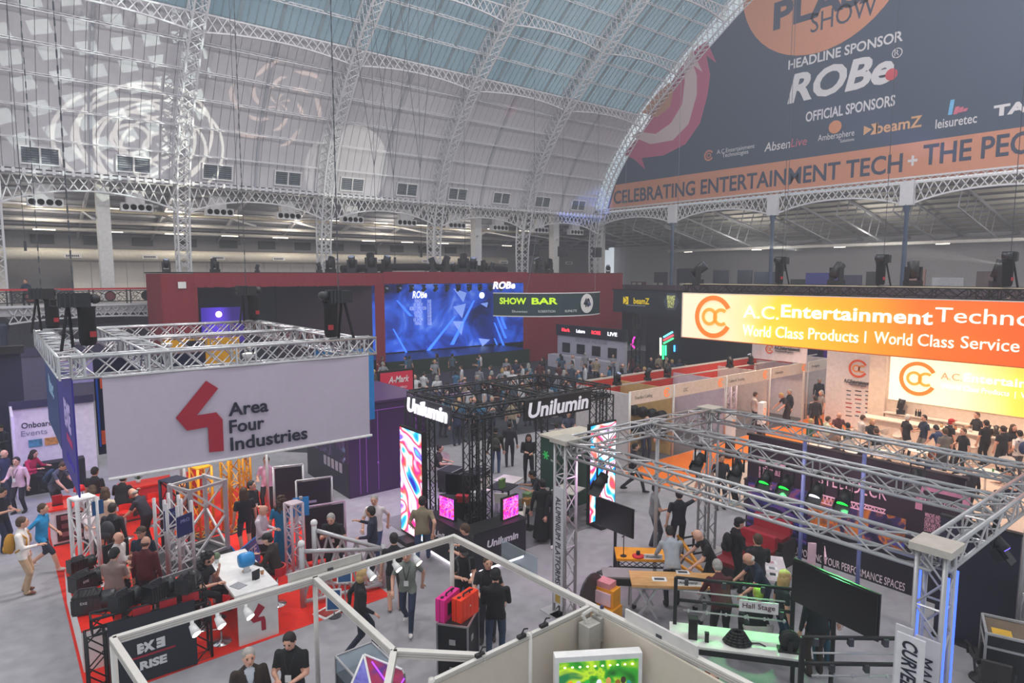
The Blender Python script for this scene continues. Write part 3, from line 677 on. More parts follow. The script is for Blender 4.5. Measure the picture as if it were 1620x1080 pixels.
# ================================================================= AREA FOUR STAND
CHAINS = []
def chain_up(x, y, z0, z1, nm, label, r=.02):
    o = thing(nm, label, 'chain', (x, y, z0)); mb = MB(); n = int((z1-z0)/.16)
    if r > .012:
        for i in range(n): mb.box((0, 0, i*.16+.08), (.032 if i % 2 else .01, .01 if i % 2 else .032, .17))
        mb.build('links', mat('55585f', .4, .6), o)
    else: mb.tube((0, 0, 0), (0, 0, z1-z0), r, 4); mb.build('wire', mat('4a4d55', .5), o)
    MB().box((0, 0, z1-z0), (.3, .1, .12)).build('clamp', WSTEEL, o)
    return o
def vault_z(y):
    best = min(range(len(CUR)), key=lambda i: abs(CUR[i][0]-y) if CUR[i][1] > 12 else 99); return CUR[best][1]
def hoist(x, y, z, label, flip=1, cz=None, bag=1.0):
    o = thing('chain_hoist', label, 'hoist', (x, y, z))
    MB().box2(-.3, .3, -.16, .16, .95, 1.25).build('motor_body', mat('1b1c1f', .5), o)
    m = MB(); [m.box2(-.28+i*.09, -.25+i*.09, -.18, .18, .93, 1.27) for i in range(4)]; m.build('cooling_fins', mat('2b2d31', .5), o)
    c = MB(); c.lathe([(.14, .0), (.17, .1), (.17, .78), (.19, .85)], 12, (.22*flip, 0, .1)); c.build('chain_bag', mat('121316', .9), o, True)
    MB().lathe([(.11, -.14), (.11, .14)], 10, (.38*flip, 0, 1.12), ax='Y').build('gear_case', mat('26282c', .4), o, True)
    MB().path([(-.3, 0, 1.1), (-.42, 0, 1.12), (-.42, 0, .98), (-.3, 0, .96)], .02, 6).build('handle', mat('2b2d31'), o)
    MB().path([(-.12*flip, -.05, 1.0), (-.3*flip, -.2, 0)], .035, 6).build('sling', mat('17181b', .9), o); MB().path([(-.1*flip, .05, 1.0), (-.05*flip, .2, 0)], .035, 6).build('sling', mat('17181b', .9), o)
    MB().box((.3*flip, -.17, .35), (.12, .05, .12)).build('label_plate', mat('a3262c'), o)
    return o
carpet('bright red carpet of the truss stand', 'e02412', [(.95, 13.45), (7.15, 13.6), (7.15, 24.3), (.95, 24.3)])
T4 = thing('flown_truss', 'silver hanging truss rectangle above the red carpet stand', 'truss', (0, 0, 5.92))
S_ = .42
for p, q in (((1.2, 15.45), (7.75, 15.45)), ((1.2, 15.0+.45), (1.2, 23.3)), ((2.75, 15.45), (2.75, 23.3)), ((1.2, 19.0), (7.2, 19.0)), ((1.2, 23.3), (7.2, 23.3)), ((7.2, 15.45), (7.2, 23.3))):
    truss(T4, (*p, 0), (*q, 0), S_, ALU, .031, .016, .42, flat=(p[1] == q[1]), n=8)
cb = MB()
for x, y in ((1.2,15.45), (7.2,15.45), (1.2,23.3), (7.2,23.3), (2.75,15.45), (2.75,19), (2.75,23.3), (1.2,19), (7.2,19), (4.5,15.45)):
    for sx in (-1, 1):
        for sy in (-1, 1): cb.bar((x+sx*.21, y+sy*.21, -.23), (x+sx*.21, y+sy*.21, .23), .04)
cb.build('corner_blocks', ALU, T4)['kind'] = 'stuff'
for (x, y, f, lb, cz) in ((1.45, 17.0, 1, 'black chain hoist with bag above the purple side banner', 20), (1.2, 23.0, 1, 'black chain hoist at the corner nearest the gallery balustrade', 18), (6.85, 15.45, -1, 'black chain hoist at the corner above the blue banner', 31), (6.9, 23.1, 1, 'black chain hoist at the corner nearest the red stage drape', 22)):
    hoist(x, y, 6.1, lb, f); chain_up(x, y, 7.3, vault_z(min(max(y, 26), 46)) if y > 30 else 33.8, 'hoist_chain', lb.replace('black chain hoist with bag', 'long steel chain rising').replace('black chain hoist', 'long steel chain rising'), .02)
# banners
BAN_SHADE = mat('bdb2c2', .75, var=.03)  # white cloth greyed: its backlit shade is put into the colour
def banner_cloth(nm, m, parent, x0, x1, y, z0, z1, wave=.02, n=24):
    mb = MB(); vs_ = []
    for j in range(9):
        for i in range(n+1):
            u = i/n; z = z1+(z0-z1)*j/8; vs_.append((x0+(x1-x0)*u, y+wave*math.sin(u*17+j*.5)*(.3+.7*math.exp(-j*.5)), z))
    k = n+1; fs = [(j*k+i, j*k+i+1, (j+1)*k+i+1, (j+1)*k+i) for j in range(8) for i in range(n)]
    mb.add(vs_, fs); mb.add([(a, b+.02, c) for a, b, c in vs_], [f[::-1] for f in fs]); return mb.build(nm, m, parent, True)
fb = thing('hanging_banner', 'large white hanging banner with red emblem and dark block lettering', 'banner', (0, 15.2, 0))
banner_cloth('cloth', BAN_SHADE, fb, 1.68, 7.5, 0, 3.62, 5.7); MB().tube((1.68, 0, 3.6), (7.55, 0, 3.6), .035, 8).build('hem_pole', WHITE, fb)
MB().tube((1.68, 0, 5.7), (7.5, 0, 5.7), .03, 8).build('top_pole', ALU, fb)
MAR = mat('a01530', .7, var=.03); DNAV = mat('151a2e', .7, var=0)
def b4(x, y): p = PY(x, y, 15.17); return p.x, p.z
E4 = [(326, 602), (345, 614), (311, 657), (342, 652), (352, 663), (354, 713), (331, 715), (329, 675), (296, 681), (278, 661)]
o = MB().prism([b4(*p) for p in E4], lambda u, v, d: (u, -.03-d, v), 0, .012).build('emblem', MAR, fb)
for s, x0, x1, y0, y1 in (('Area', 361, 424, 633.5, 655), ('Four', 362.5, 418, 661, 682), ('Industries', 364, 486, 683, 704)):
    a, b = b4(x0, (y0+y1)/2), b4(x1, (y0+y1)/2-(x1-x0)*.12); xm = (x0+x1)/2; t, c = b4(xm, y0), b4(xm, y1)
    text(fb, s, b[0]-a[0], abs(t[1]-c[1])*.98, ((a[0]+b[0])/2, -.03, (t[1]+c[1])/2), '-Y', DNAV, bold=.02, depth=.012)
sb = thing('hanging_banner', 'indigo side banner with white block logo and pink bar hanging under the truss', 'banner', (1.17, 0, 0))
MB().box2(0, .03, 15.3, 18.9, 3.3, 5.68).build('cloth', mat('2a1a8c', .5, var=.15, scale=.8), sb)
text(sb, 'EXE', 1.35, .62, (-.005, 16.6, 4.75), '-X', mat('c9b6f0'), bold=.06); boxp('pink_bar', mat('c0186a'), sb, -.008, 0, 15.9, 17.1, 4.15, 4.3); text(sb, 'TECHNOLOGY', 1.7, .16, (-.005, 16.6, 3.75), '-X', mat('5a48c8'))
s2 = thing('hanging_banner', 'deep blue side banner with pale lettering beside the indigo one', 'banner', (1.17, 0, 0))
MB().box2(0, .03, 19.0, 23.2, 3.5, 5.68).build('cloth', mat('143a78', .5, var=.25, scale=.6), s2); text(s2, 'litec', 1.6, .5, (-.005, 21, 4.8), '-X', mat('9cc0e0'), bold=.03)
s3 = thing('hanging_banner', 'narrow black and blue inner banner with orange patches', 'banner', (0, 0, 0))
MB().box2(1.9, 4.4, 18.72, 18.75, 3.3, 5.68).build('cloth', mat('10193c', .5, var=.3, scale=.8), s3)
boxp('orange_patch', mat('f0603a'), s3, 2.02, 2.35, 18.7, 18.72, 4.95, 5.3); boxp('orange_patch', mat('f0603a'), s3, 1.98, 2.5, 18.7, 18.72, 3.55, 3.9); boxp('blue_streak', mat('1b5cc8'), s3, 1.93, 1.97, 18.7, 18.72, 3.5, 5.2)
s4 = thing('hanging_banner', 'bright blue banner hanging at the end of the truss', 'banner', (0, 0, 0))
MB().box2(7.5, 7.53, 15.3, 18.8, 3.5, 5.68).build('cloth', mat('1178b8', .5, var=.15, scale=1), s4); MB().box2(7.4, 8.25, 16.4, 16.43, 3.72, 5.72).build('return', mat('1484c8', .5), s4)
s5 = thing('hanging_banner', 'yellow banner seen through the truss lattice', 'banner'); MB().box2(4.2, 6.6, 23.05, 23.08, 4.2, 5.65).build('cloth', mat('e0a81c', .6), s5); boxp('dark_panel', mat('1a1f2e'), s5, 4.9, 5.5, 23.02, 23.05, 4.4, 5.6)
for i, (x, y) in enumerate(((4.6, 15.45), (3.6, 19.0))):
    o = thing('spot_lamp', ['small white lamp clamped inside the front truss', 'small white lamp clamped inside the middle truss'][i], 'lamp', (x, y, 5.78)); MB().lathe([(.05, 0), (.13, .1), (.14, .16)], 12).build('shade', WHITE, o, True); MB().lathe([(.1, 0), (.1, .01)], 10, (0, 0, .15)).build('bulb', mat('fff6e8', emit=6, var=0), o)
# counters
def counter(label, x0, x1, y0, y1, h, topm, bodym, glass=None, over=.05):
    o = thing('counter', label, 'counter', ((x0+x1)/2, (y0+y1)/2, 0)); a, b = (x1-x0)/2, (y1-y0)/2
    boxp('body', bodym, o, -a, a, -b, b, 0, h-.05); boxp('worktop', topm, o, -a-over, a+over, -b-over, b+over, h-.05, h)
    boxp('plinth', DGREY, o, -a+.02, a-.02, -b-.006, b, 0, .06)
    if glass: boxp('display_pane', glass, o, -a+.12, a-.12, -b-.03, -b, .12, h-.18)
    return o
REDT = mat('ee2a1a', .35)
c = counter('red-topped white counter with dark glazed front by the grey aisle', 1.0, 2.3, 22.2, 22.95, 1.08, REDT, mat('e4dbe4'), mat('2a1c26', .2))
for i in range(3): boxp('shelf_item', mat(['8a5a62', '6a3a44', '9a6068'][i]), c, -.42, .42, -.42, -.40, .25+i*.24, .38+i*.24)
counter('long red counter carrying a laptop at the back of the red carpet', 2.9, 5.3, 23.0, 23.7, 1.08, REDT, mat('d2303a', .5))
pl = thing('plinth', 'low white plinth with red top along the red carpet edge', 'plinth', (1.3, 16.2, 0)); boxp('body', WHITE, pl, -.3, .25, -1.6, 1.85, 0, .82); boxp('top', REDT, pl, -.3, .25, -1.6, 1.85, .82, .86)
def stool(x, y, col, label, h=.78, rz=0, group=None, back=True):
    o = thing('bar_stool', label, 'stool', (x, y, 0), rz, group); m = mat(col, .4)
    MB().lathe([(.21, 0), (.2, .02), (.04, .05), (.03, .06)], 14).build('base', CHROME, o, True); MB().tube((0, 0, .05), (0, 0, h-.05), .025, 8).build('stem', CHROME, o, True)
    MB().path([(0, 0, .3), (.0, .18, .3), (.12, .2, .3), (-.12, .2, .3)], .012, 6).build('footrest', CHROME, o)
    MB().lathe([(.06, h-.06), (.17, h-.02), (.19, h+.03), (.13, h+.03)], 14).build('seat', m, o, True)
    if back:
        b = MB(); r = .2
        for i in range(8):
            a0, a1 = math.radians(190+i*20), math.radians(190+(i+1)*20); b.bar((r*math.cos(a0), r*math.sin(a0), h+.1), (r*math.cos(a1), r*math.sin(a1), h+.1), .03, .2)
        b.build('backrest', m, o)
    return o
for i, (x, y) in enumerate(((2.75, 21.6), (3.6, 22.2), (4.5, 22.3), (1.4, 23.6))): stool(x, y, 'e02a22', 'red bucket stool %s' % ['behind the man with patterned shirt', 'in front of the long red counter beside the black tower', 'at the laptop end of the long red counter', 'behind the glazed red-topped counter'][i], rz=2.5)
lp = thing('laptop', 'open silver laptop on the long red counter', 'laptop', (4.55, 23.3, 1.08), .2); boxp('keyboard', WHITE, lp, -.2, .2, -.14, .14, 0, .02); MB().box((0, .18, .13), (.4, .02, .26), 0, Matrix.Rotation(-.25, 3, 'X')).build('screen', mat('b8c0cc'), lp)
pt = thing('potted_plant', 'small green plant on the long red counter', 'plant', (3.4, 23.4, 1.08)); MB().lathe([(.06, 0), (.08, .12)], 10).build('pot', WHITE, pt, True)
mb = MB(); rr = random.Random(5)
for i in range(26):
    a = rr.uniform(0, 6.28); e = rr.uniform(.1, .9); d = Vector((math.cos(a)*(1-e), math.sin(a)*(1-e), .3+e)); mb.tube((0, 0, .12), Vector((0, 0, .12))+d*.22, .012, 4, 0, .002)
mb.build('leaves', mat('3f6a34'), pt)
bx_ = thing('brochure_stand', 'red brochure stand on the glazed counter', 'stand', (1.2, 22.6, 1.08)); MB().box((0, 0, .15), (.25, .06, .3), 0, Matrix.Rotation(.2, 3, 'X')).build('panel', mat('b0182c'), bx_); boxp('foot', BLACK, bx_, -.13, .13, -.08, .08, 0, .02)
rl = thing('table_lamp', 'small red lamp on wire legs on the glazed counter', 'lamp', (1.75, 22.65, 1.08)); MB().lathe([(.03, .3), (.16, .3), (.12, .45), (.05, .46)], 12).build('shade', mat('e8222a'), rl, True); m = MB(); [m.tube((.06*math.cos(a), .06*math.sin(a), .32), (.1*math.cos(a), .1*math.sin(a), 0), .008, 4) for a in (0, 1.57, 3.14, 4.71)]; m.build('wire_legs', BLACK, rl)
rb = thing('box', 'red folded box at the end of the long red counter', 'box', (5.1, 23.3, 1.08), .3); boxp('carton', mat('f03c28'), rb, -.2, .2, -.15, .15, 0, .26); boxp('flap', mat('ff5a40'), rb, -.22, .22, -.17, 0, .26, .3)
# lattice towers on display
YEL = mat('e8a010', .4); WTR = mat('dedbdc', .4)
def tower(x, y, s, h, m, label, rz=0, bay=.3, r=.03, base=True, z0=0):
    o = thing('truss_tower', label, 'truss', (x, y, z0), rz); truss(o, (0, 0, .03), (0, 0, h), s, m, r*1.25, .02, bay)
    boxp('base_plate', DGREY if m is YEL else m, o, -s*.75, s*.75, -s*.75, s*.75, 0, .03); boxp('head_plate', m, o, -s*.55, s*.55, -s*.55, s*.55, h-.02, h+.02); return o
tower(5.35, 20.2, .36, 3.3, YEL, 'tallest yellow lattice tower on the red carpet', .4, .38, .03)
tower(4.58, 20.4, .42, 2.1, YEL, 'short wide yellow lattice tower beside the tallest one', .3, .5, .032)
tower(4.2, 20.9, .3, 1.5, mat('e88a28', .4), 'short orange lattice tower behind the black one', .2)
tower(6.15, 21.5, .25, 2.15, YEL, 'slim yellow lattice tower under the grey truss gate', .2)
tower(3.75, 19.9, .5, 2.0, mat('1a2036', .4), 'dark navy lattice tower on the red carpet', .35, .7, .035)
t1 = tower(1.5, 18.7, .42, 2.3, WTR, 'tall white lattice tower with blue tag by the white plinth', .3, .5, .04); boxp('blue_tag', mat('1c5a90'), t1, .1, .36, -.24, -.22, 1.85, 2.2)
for i, (x, y, lb) in enumerate(((3.2, 17.35, 'white ladder truss with dark blue sign beside the navy tower'), (3.35, 16.7, 'white ladder truss with dark blue sign beside the big silver truss'))):
    o = thing('ladder_truss', lb, 'truss', (x, y, .3), .5)
    for sx in (-.2, .2): MB().tube((sx, 0, 0), (sx, 0, 2.0), .04, 8).build('chord', WTR, o, True); MB().tube((sx, .35, 0), (sx, .35, 2.0), .04, 8).build('chord', WTR, o, True)
    m = MB(); [(m.tube((-.2, yy, .15+k*.42), (.2, yy, .15+k*.42), .025, 6), m.tube((-.2, yy, .15+k*.42), (.2, yy, .4+k*.42), .014, 5)) for k in range(4) for yy in (0, .35)]; [(m.tube((sx, 0, z), (sx, .35, z+.3), .014, 5)) for sx in (-.2, .2) for z in (.1, .6, 1.1, 1.6)]; m.build('rungs', WTR, o)
    boxp('sign', mat('1a2468'), o, -.28, .14, -.08, -.05, 1.25, 1.75); text(o, 'PRO', .25, .08, (-.07, -.085, 1.62), '-Y', mat('9aa8e0'))
st = thing('platform', 'low black platform with blue lettered skirt carrying silver trusses', 'platform', (0, 0, 0)); MB().prism([(2.95, 16.3), (4.05, 16.3), (4.75, 17.03), (4.75, 19.3), (2.95, 19.3)], lambda u, v, d: (u, v, d), 0, .3).build('deck', mat('2a2b30'), st); boxp('front_skirt', mat('231f66'), st, 2.95, 4.05, 16.26, 16.3, 0, .32)
sk = MB().box2(4.75, 4.79, 17.1, 19.3, .0, .32).build('blue_skirt', mat('1468b4', .4), st)
sg = thing('lettered_board', 'blue board lettered in white along the black platform edge', 'sign', (4.1, 16.31, 0), math.radians(46)); boxp('board', mat('1a70bc', .4), sg, 0, 1.75, -.02, .02, 0, .75); text(sg, 'PROLYTE', 1.3, .26, (.9, -.025, .45), '-Y', mat('dfe8f4'), bold=.02)
bt = thing('box_truss', 'big silver lattice box truss standing on the black platform', 'truss', (4.05, 18.45, .3), .35); truss(bt, (0, -.55, .0), (0, .55, 0), .05, ALUP, .02, .01, .5); 
for sx in (-.5, .5):
    for sy in (-.45, .45): MB().bar((sx, sy, 0), (sx, sy, 1.95), .09).build('post', ALUP, bt)
m = MB()
for sx in (-.5, .5): m.bar((sx, -.45, .05), (sx, .45, 1.0), .05); m.bar((sx, .45, 1.0), (sx, -.45, 1.9), .05)
for sy in (-.45, .45): m.bar((-.5, sy, .05), (.5, sy, 1.0), .05); m.bar((.5, sy, 1.0), (-.5, sy, 1.9), .05)
m.build('diagonals', WTR, bt); m = MB()
for z in (.05, 1.9):
    for a, b in (((-.5, -.45), (.5, -.45)), ((.5, -.45), (.5, .45)), ((.5, .45), (-.5, .45)), ((-.5, .45), (-.5, -.45))): m.bar((*a, z), (*b, z), .07)
m.build('rails', ALUP, bt)['kind'] = 'stuff'
gt = thing('truss_gate', 'grey tubular gate frame with red panel behind the yellow towers', 'frame', (0, 0, 0)); m = MB()
for a, b in (((4.3, 21.2), (6.6, 20.7)), ((4.5, 22.6), (7.0, 22.1)), ((4.3, 21.2), (4.5, 22.6)), ((6.6, 20.7), (7.0, 22.1))): MB().tube((*a, 2.3), (*b, 2.3), .05, 8).build('rail', ALUP, gt, True)
for a in ((4.3, 21.2), (6.6, 20.7), (4.5, 22.6), (7.0, 22.1)): MB().tube((*a, 0), (*a, 2.3), .05, 8).build('post', ALUP, gt, True)
MB().bar((4.5, 21.9, 2.25), (6.6, 21.45, 2.25), .5, .03).build('red_panel', mat('e0342c'), gt)
# sloping silver truss arms and signs at the right of the red carpet
ar = thing('wedge_truss', 'silver truss arms meeting in a long wedge over the red carpet corner', 'truss', (0, 0, 0))
A_, B_, C_ = P(477, 872, 1.35), P(497, 838, 1.5), P(607, 868, 1.0)
D_, E_ = P(480, 945, .12), P(600, 930, .1)
for a, b in ((A_, C_), (B_, C_), ((A_.x, A_.y, .12), (C_.x, C_.y, .1)), ((B_.x, B_.y, .12), (C_.x, C_.y, .1))): MB().tube(a, b, .055, 8).build('chord', ALUP, ar, True)
m = MB()
for L in (A_, B_):
    for k in range(5):
        a = Vector(L).lerp(C_, k/5); b = Vector(L).lerp(C_, (k+1)/5); m.tube(a, (b.x, b.y, .12), .03, 6); m.tube((a.x, a.y, .12), b, .03, 6)
m.build('web', ALUP, ar)
for q in (A_, B_, C_): MB().tube((q.x, q.y, 0), (q.x, q.y, q.z+.12), .07, 8).build('post', ALUP, ar, True)
m = MB(); [m.ball((q.x, q.y, q.z+.18), .09, 8, 6) for q in (A_, B_)]; m.build('hinge_knobs', WHITE, ar, True)
tower(5.8, 16.2, .32, 1.9, mat('d8c4cc', .4), 'pink-tinted lattice post in front of the woman in blue dress', .2, .3)
def framed(nm, label, x, y, w, h, z, col, rz, cat='screen', frame=ALUP):
    o = thing(nm, label, cat, (x, y, 0), rz)
    for sx in (-w/2, w/2): MB().tube((sx, 0, 0), (sx, 0, z+h), .03, 8).build('post', frame, o, True)
    MB().tube((-w/2, 0, z+h), (w/2, 0, z+h), .03, 8).build('top_rail', frame, o, True); boxp('panel', mat(col, .4), o, -w/2+.04, w/2-.04, -.02, .02, z, z+h-.05); return o
framed('display_board', 'tall dark display panel in a silver frame behind the woman in blue', 6.75, 19.2, .85, 1.5, .5, '241c2c', -.3)
o = framed('display_board', 'wide low display panel with pale strip in a pink-lit frame', 7.05, 17.95, 1.0, .85, 1.0, '2a2036', -.25); boxp('strip', mat('b8b0d8'), o, -.4, .05, -.03, -.02, 1.15, 1.22)
framed('display_board', 'dark display panel in a square silver frame by the truss arms', 6.7, 16.4, 1.1, 1.5, .1, '2a1a30', -.2, frame=mat('c8a8c0', .4))
o = thing('sign_card', 'bright blue card clipped to the truss arm post', 'sign', (6.05, 16.35, 1.45), -.3); boxp('card', mat('2090dc'), o, -.2, .2, -.015, .015, 0, .5); boxp('clip', ALUP, o, -.04, .04, -.05, .05, .45, .52)
for i, (px, py, lb) in enumerate(((545, 905, 'white-framed blue tablet sign above the grey shell beam'), (528, 948, 'white-framed blue tablet sign below the grey shell beam'))):
    q = P(px, py, .9-.5*i); o = thing('tablet_sign', lb, 'sign', (q.x, q.y, 0), -.5); MB().tube((0, .03, 0), (0, .03, .9-.5*i), .02, 6).build('stand', ALUP, o); MB().box((0, 0, .9-.5*i), (.34, .03, .46), 0, Matrix.Rotation(-.35, 3, 'X')).build('frame', WHITE, o); MB().box((0, -.012, .9-.5*i), (.28, .03, .4), 0, Matrix.Rotation(-.35, 3, 'X')).build('screen', mat('1a4a78', .3), o); MB().lathe([(.16, 0), (.16, .02)], 10).build('foot', DGREY, o)
q = P(521, 967, .02); o = thing('floor_sign', 'small red framed plate lying on the red carpet', 'sign', (q.x, q.y, .006), .3); boxp('frame', WHITE, o, -.3, .3, -.22, .22, 0, .03); boxp('plate', mat('a8342c'), o, -.24, .24, -.16, .16, .03, .035)
# black chain hoists on show along the front
TB = thing('truss_shelf', 'black lattice bench in front of the red carpet carrying hoists', 'truss', (0, 0, 0)); truss(TB, (1.1, 13.75, 1.33), (3.05, 13.75, 1.33), .3, BTRUSS, .028, .014, .35); truss(TB, (1.15, 13.75, 0), (1.15, 13.75, 1.18), .3, BTRUSS, .028, .014, .3); truss(TB, (2.95, 13.75, 0), (2.95, 13.75, 1.18), .3, BTRUSS, .028, .014, .3)
for i, x in enumerate((1.75, 2.2, 2.6)): boxp('red_card', mat('b01c28'), TB, x, x+.3, 13.57, 13.59, 1.3, 1.48)
eb = thing('sign_board', 'dark navy board lettered in white with a red line across', 'sign', (0, 13.5, 0)); boxp('board', mat('1b212d', .5), eb, 1.32, 2.8, -.02, .02, .04, 1.36)
for sx in (1.35, 2.77): boxp('leg', BTRUSS, eb, sx-.03, sx+.03, .02, .06, 0, .12)
LW = mat('d6d6da', .6, var=0); text(eb, 'EX', .3, .2, (1.92, -.024, .72), '-Y', LW, bold=.07); text(eb, 'E', .15, .2, (2.17, -.024, .72), Matrix(((-1,0,0),(0,0,-1),(0,1,0))), LW, bold=.07, depth=-.004)
boxp('red_line', mat('9c1c34'), eb, 1.62, 2.42, -.026, -.02, .535, .57); text(eb, 'RISE', .46, .17, (2.03, -.024, .37), '-Y', LW, bold=.05)
def show_hoist(x, y, z, rz, label, kind=0, s=1.0):
    o = thing('motor_hoist', label, 'hoist', (x, y, z), rz); K = mat('17181b', .35); K2 = mat('26282c', .4)
    boxp('motor_body', K, o, -.26*s, .1*s, -.13*s, .13*s, .02, .3*s); MB().lathe([(.12*s, .1*s), (.14*s, .12*s), (.14*s, .28*s), (.1*s, .3*s)], 12, (0, 0, .16*s), ax='X').build('gear_case', K2, o, True)
    m = MB(); [m.box2(-.25*s+k*.05*s, -.235*s+k*.05*s, -.14*s, .14*s, .03, .31*s) for k in range(6)]; m.build('cooling_fins', K2, o)
    MB().path([(-.2*s, 0, .3*s), (-.18*s, 0, .37*s), (.04*s, 0, .37*s), (.06*s, 0, .3*s)], .015, 6).build('handle', mat('3a3c42', .3), o)
    boxp('foot', K, o, -.24*s, .24*s, -.1*s, .1*s, 0, .03); 
    if kind: boxp('cover', K2, o, -.27*s, .12*s, -.135*s, -.13*s, .06, .26*s); text(o, 'EXE', .12, .05, (-.1*s, -.14*s, .2*s), '-Y', LW)
    return o
HS = [(1.3, 17.7, .86, .3, 'cluster of black hoist parts on the white plinth end', 0, 1.0), (1.3, 16.6, .86, .5, 'black hoist with white letters on the white plinth', 1, 1.2), (1.3, 15.35, .86, -.3, 'large grey-topped black hoist at the plinth corner', 1, 1.35), (1.66, 13.75, 1.49, .6, 'black hoist on the lattice bench next to the plinth', 0, 1.0), (2.24, 13.75, 1.49, .5, 'black hoist at the middle of the lattice bench', 0, 1.05), (2.75, 13.75, 1.49, .9, 'black hoist at the far end of the lattice bench', 0, 1.0)]
for a in HS: show_hoist(*a)
fc = thing('flight_case', 'dark case with red plate on its lid behind the lattice bench', 'case', (2.9, 15.3, 0), .2); boxp('body', mat('1c1a1e'), fc, -.4, .4, -.3, .3, 0, 1.05); boxp('lid', mat('2c2a2e'), fc, -.42, .42, -.32, .32, 1.05, 1.09); boxp('red_plate', mat('d23a2a'), fc, -.15, .25, -.18, .1, 1.09, 1.1)
m = MB(); [m.bar((sx, sy, 0), (sx, sy, 1.09), .03) for sx in (-.41, .41) for sy in (-.31, .31)]; [m.bar((-.42, sy, 1.09), (.42, sy, 1.09), .03) for sy in (-.32, .32)]; m.build('edging', ALUP, fc)
mon = thing('monitor', 'dark upright monitor screen beside the white lattice tower', 'monitor', (2.0, 17.6, 0), .4); MB().tube((0, 0, 0), (0, 0, .8), .03, 6).build('stand', BLACK, mon); boxp('screen', mat('2a2c31', .3), mon, -.3, .3, -.025, .025, .75, 1.4); boxp('base', BLACK, mon, -.2, .2, -.15, .15, 0, .02)
# white desk with the emblem
dk = thing('desk', 'white desk with maroon zigzag emblem on its end panel', 'desk', (0, 0, 0)); boxp('end_panel', mat('d5d2d0', .5), dk, 3.64, 4.46, 13.62, 13.68, 0, 1.06); boxp('desktop', WHITE, dk, 3.6, 4.5, 13.66, 16.0, 1.04, 1.1); boxp('end_panel', mat('d5d2d0', .5), dk, 3.7, 4.4, 15.9, 15.95, 0, 1.04); boxp('modesty_panel', mat('cfccc9'), dk, 4.0, 4.04, 13.7, 15.9, .3, 1.04)
q = [PY(x, y, 13.62) for x, y in ((409, 954), (419, 960), (408, 976), (418, 974), (420, 979), (421, 995), (414, 997), (413, 981), (401, 985), (396, 980))]
MB().prism([(p.x, p.z) for p in q], lambda u, v, d: (u, 13.62-d, v), 0, .008).build('emblem', MAR, dk)
bl = thing('blue_lamp_head', 'bright blue rounded drum fixture standing on the white desk', 'device', (4.15, 14.7, 1.1)); MB().lathe([(.13, -.16), (.16, -.1), (.16, .1), (.13, .16)], 16, (0, 0, .28), ax='X').build('drum', mat('1486c8', .4), bl, True); boxp('yoke', WHITE, bl, -.06, .06, -.05, .05, .02, .2); MB().lathe([(.1, 0), (.1, .02)], 12).build('base', CHROME, bl)
for i, (x, y, c, lb) in enumerate(((4.2, 14.2, '23242c', 'small dark tablet on the white desk'), (4.38, 14.35, 'c08a5a', 'tan paper cup on the white desk'), (3.8, 14.1, '9a9aa2', 'grey brochure lying on the white desk'), (3.75, 15.6, '6a7a5a', 'small green plant pot on the white desk'))):
    o = thing(['tablet', 'cup', 'brochure', 'plant_pot'][i], lb, ['tablet', 'cup', 'brochure', 'plant'][i], (x, y, 1.1), .4)
    if i == 1: MB().lathe([(.03, 0), (.045, .1)], 10).build('cup_wall', mat(c), o, True); MB().lathe([(.047, .1), (.047, .115)], 10).build('lid', WHITE, o)
    elif i == 3: MB().lathe([(.04, 0), (.06, .1)], 10).build('pot', WHITE, o, True); MB().ball((0, 0, .16), .09, 8, 6).build('foliage', mat(c), o, True)
    else: MB().box((0, 0, .1 if i == 0 else .006), (.2, .015, .2) if i == 0 else (.22, .3, .012)).build('sheet', mat(c), o); boxp('foot', BLACK, o, -.06, .06, -.05, .05, 0, .01)
for i, (x, y) in enumerate(((3.22, 14.9), (3.4, 14.05))): stool(x, y, 'c8202a', ['red stool on chrome base beside the emblem desk', 'red stool on chrome base at the emblem panel edge'][i], .75, 1.2)
# ================================================================= LED STAND, PURPLE CUBE, FRONT SHELL STAND
def ramp_mat(key, stops, scale, dist, emit, detail=2, vec=(1,1,1), kind='noise'):
    if key in MATS: return MATS[key]
    m = bpy.data.materials.new(key); m.use_nodes = True; t = m.node_tree; b = t.nodes['Principled BSDF']
    x = t.nodes.new('ShaderNodeTexCoord'); mp = t.nodes.new('ShaderNodeMapping'); mp.inputs['Scale'].default_value = vec
    n = t.nodes.new('ShaderNodeTexNoise'); n.inputs['Scale'].default_value = scale; n.inputs['Detail'].default_value = detail; n.inputs['Distortion'].default_value = dist
    r = t.nodes.new('ShaderNodeValToRGB'); e = r.color_ramp.elements
    while len(e) < len(stops): e.new(.5)
    for i, (p, c) in enumerate(stops): e[i].position = p; e[i].color = (*rgb(c), 1)
    t.links.new(x.outputs['Object'], mp.inputs[0]); t.links.new(mp.outputs[0], n.inputs['Vector']); t.links.new(n.outputs['Fac'], r.inputs['Fac'])
    t.links.new(r.outputs['Color'], b.inputs['Base Color']); t.links.new(r.outputs['Color'], b.inputs['Emission Color']); b.inputs['Emission Strength'].default_value = emit; b.inputs['Roughness'].default_value = .4
    MATS[key] = m; return m
LED = ramp_mat('led_swirl', [(.3, '1020a0'), (.38, '20b8f0'), (.43, 'f4f4ff'), (.47, 'ff5a3a'), (.5, 'e01080'), (.55, 'fff0f4'), (.6, '7a20e0'), (.66, '30d0f0'), (.74, 'ff3060')], .75, 1.6, 1.3, 1)
carpet('dark grey carpet tile area of the LED screen stand', '77757a', [(9.3, 13.6), (16.2, 13.6), (16.2, 18.2), (9.3, 18.2)])
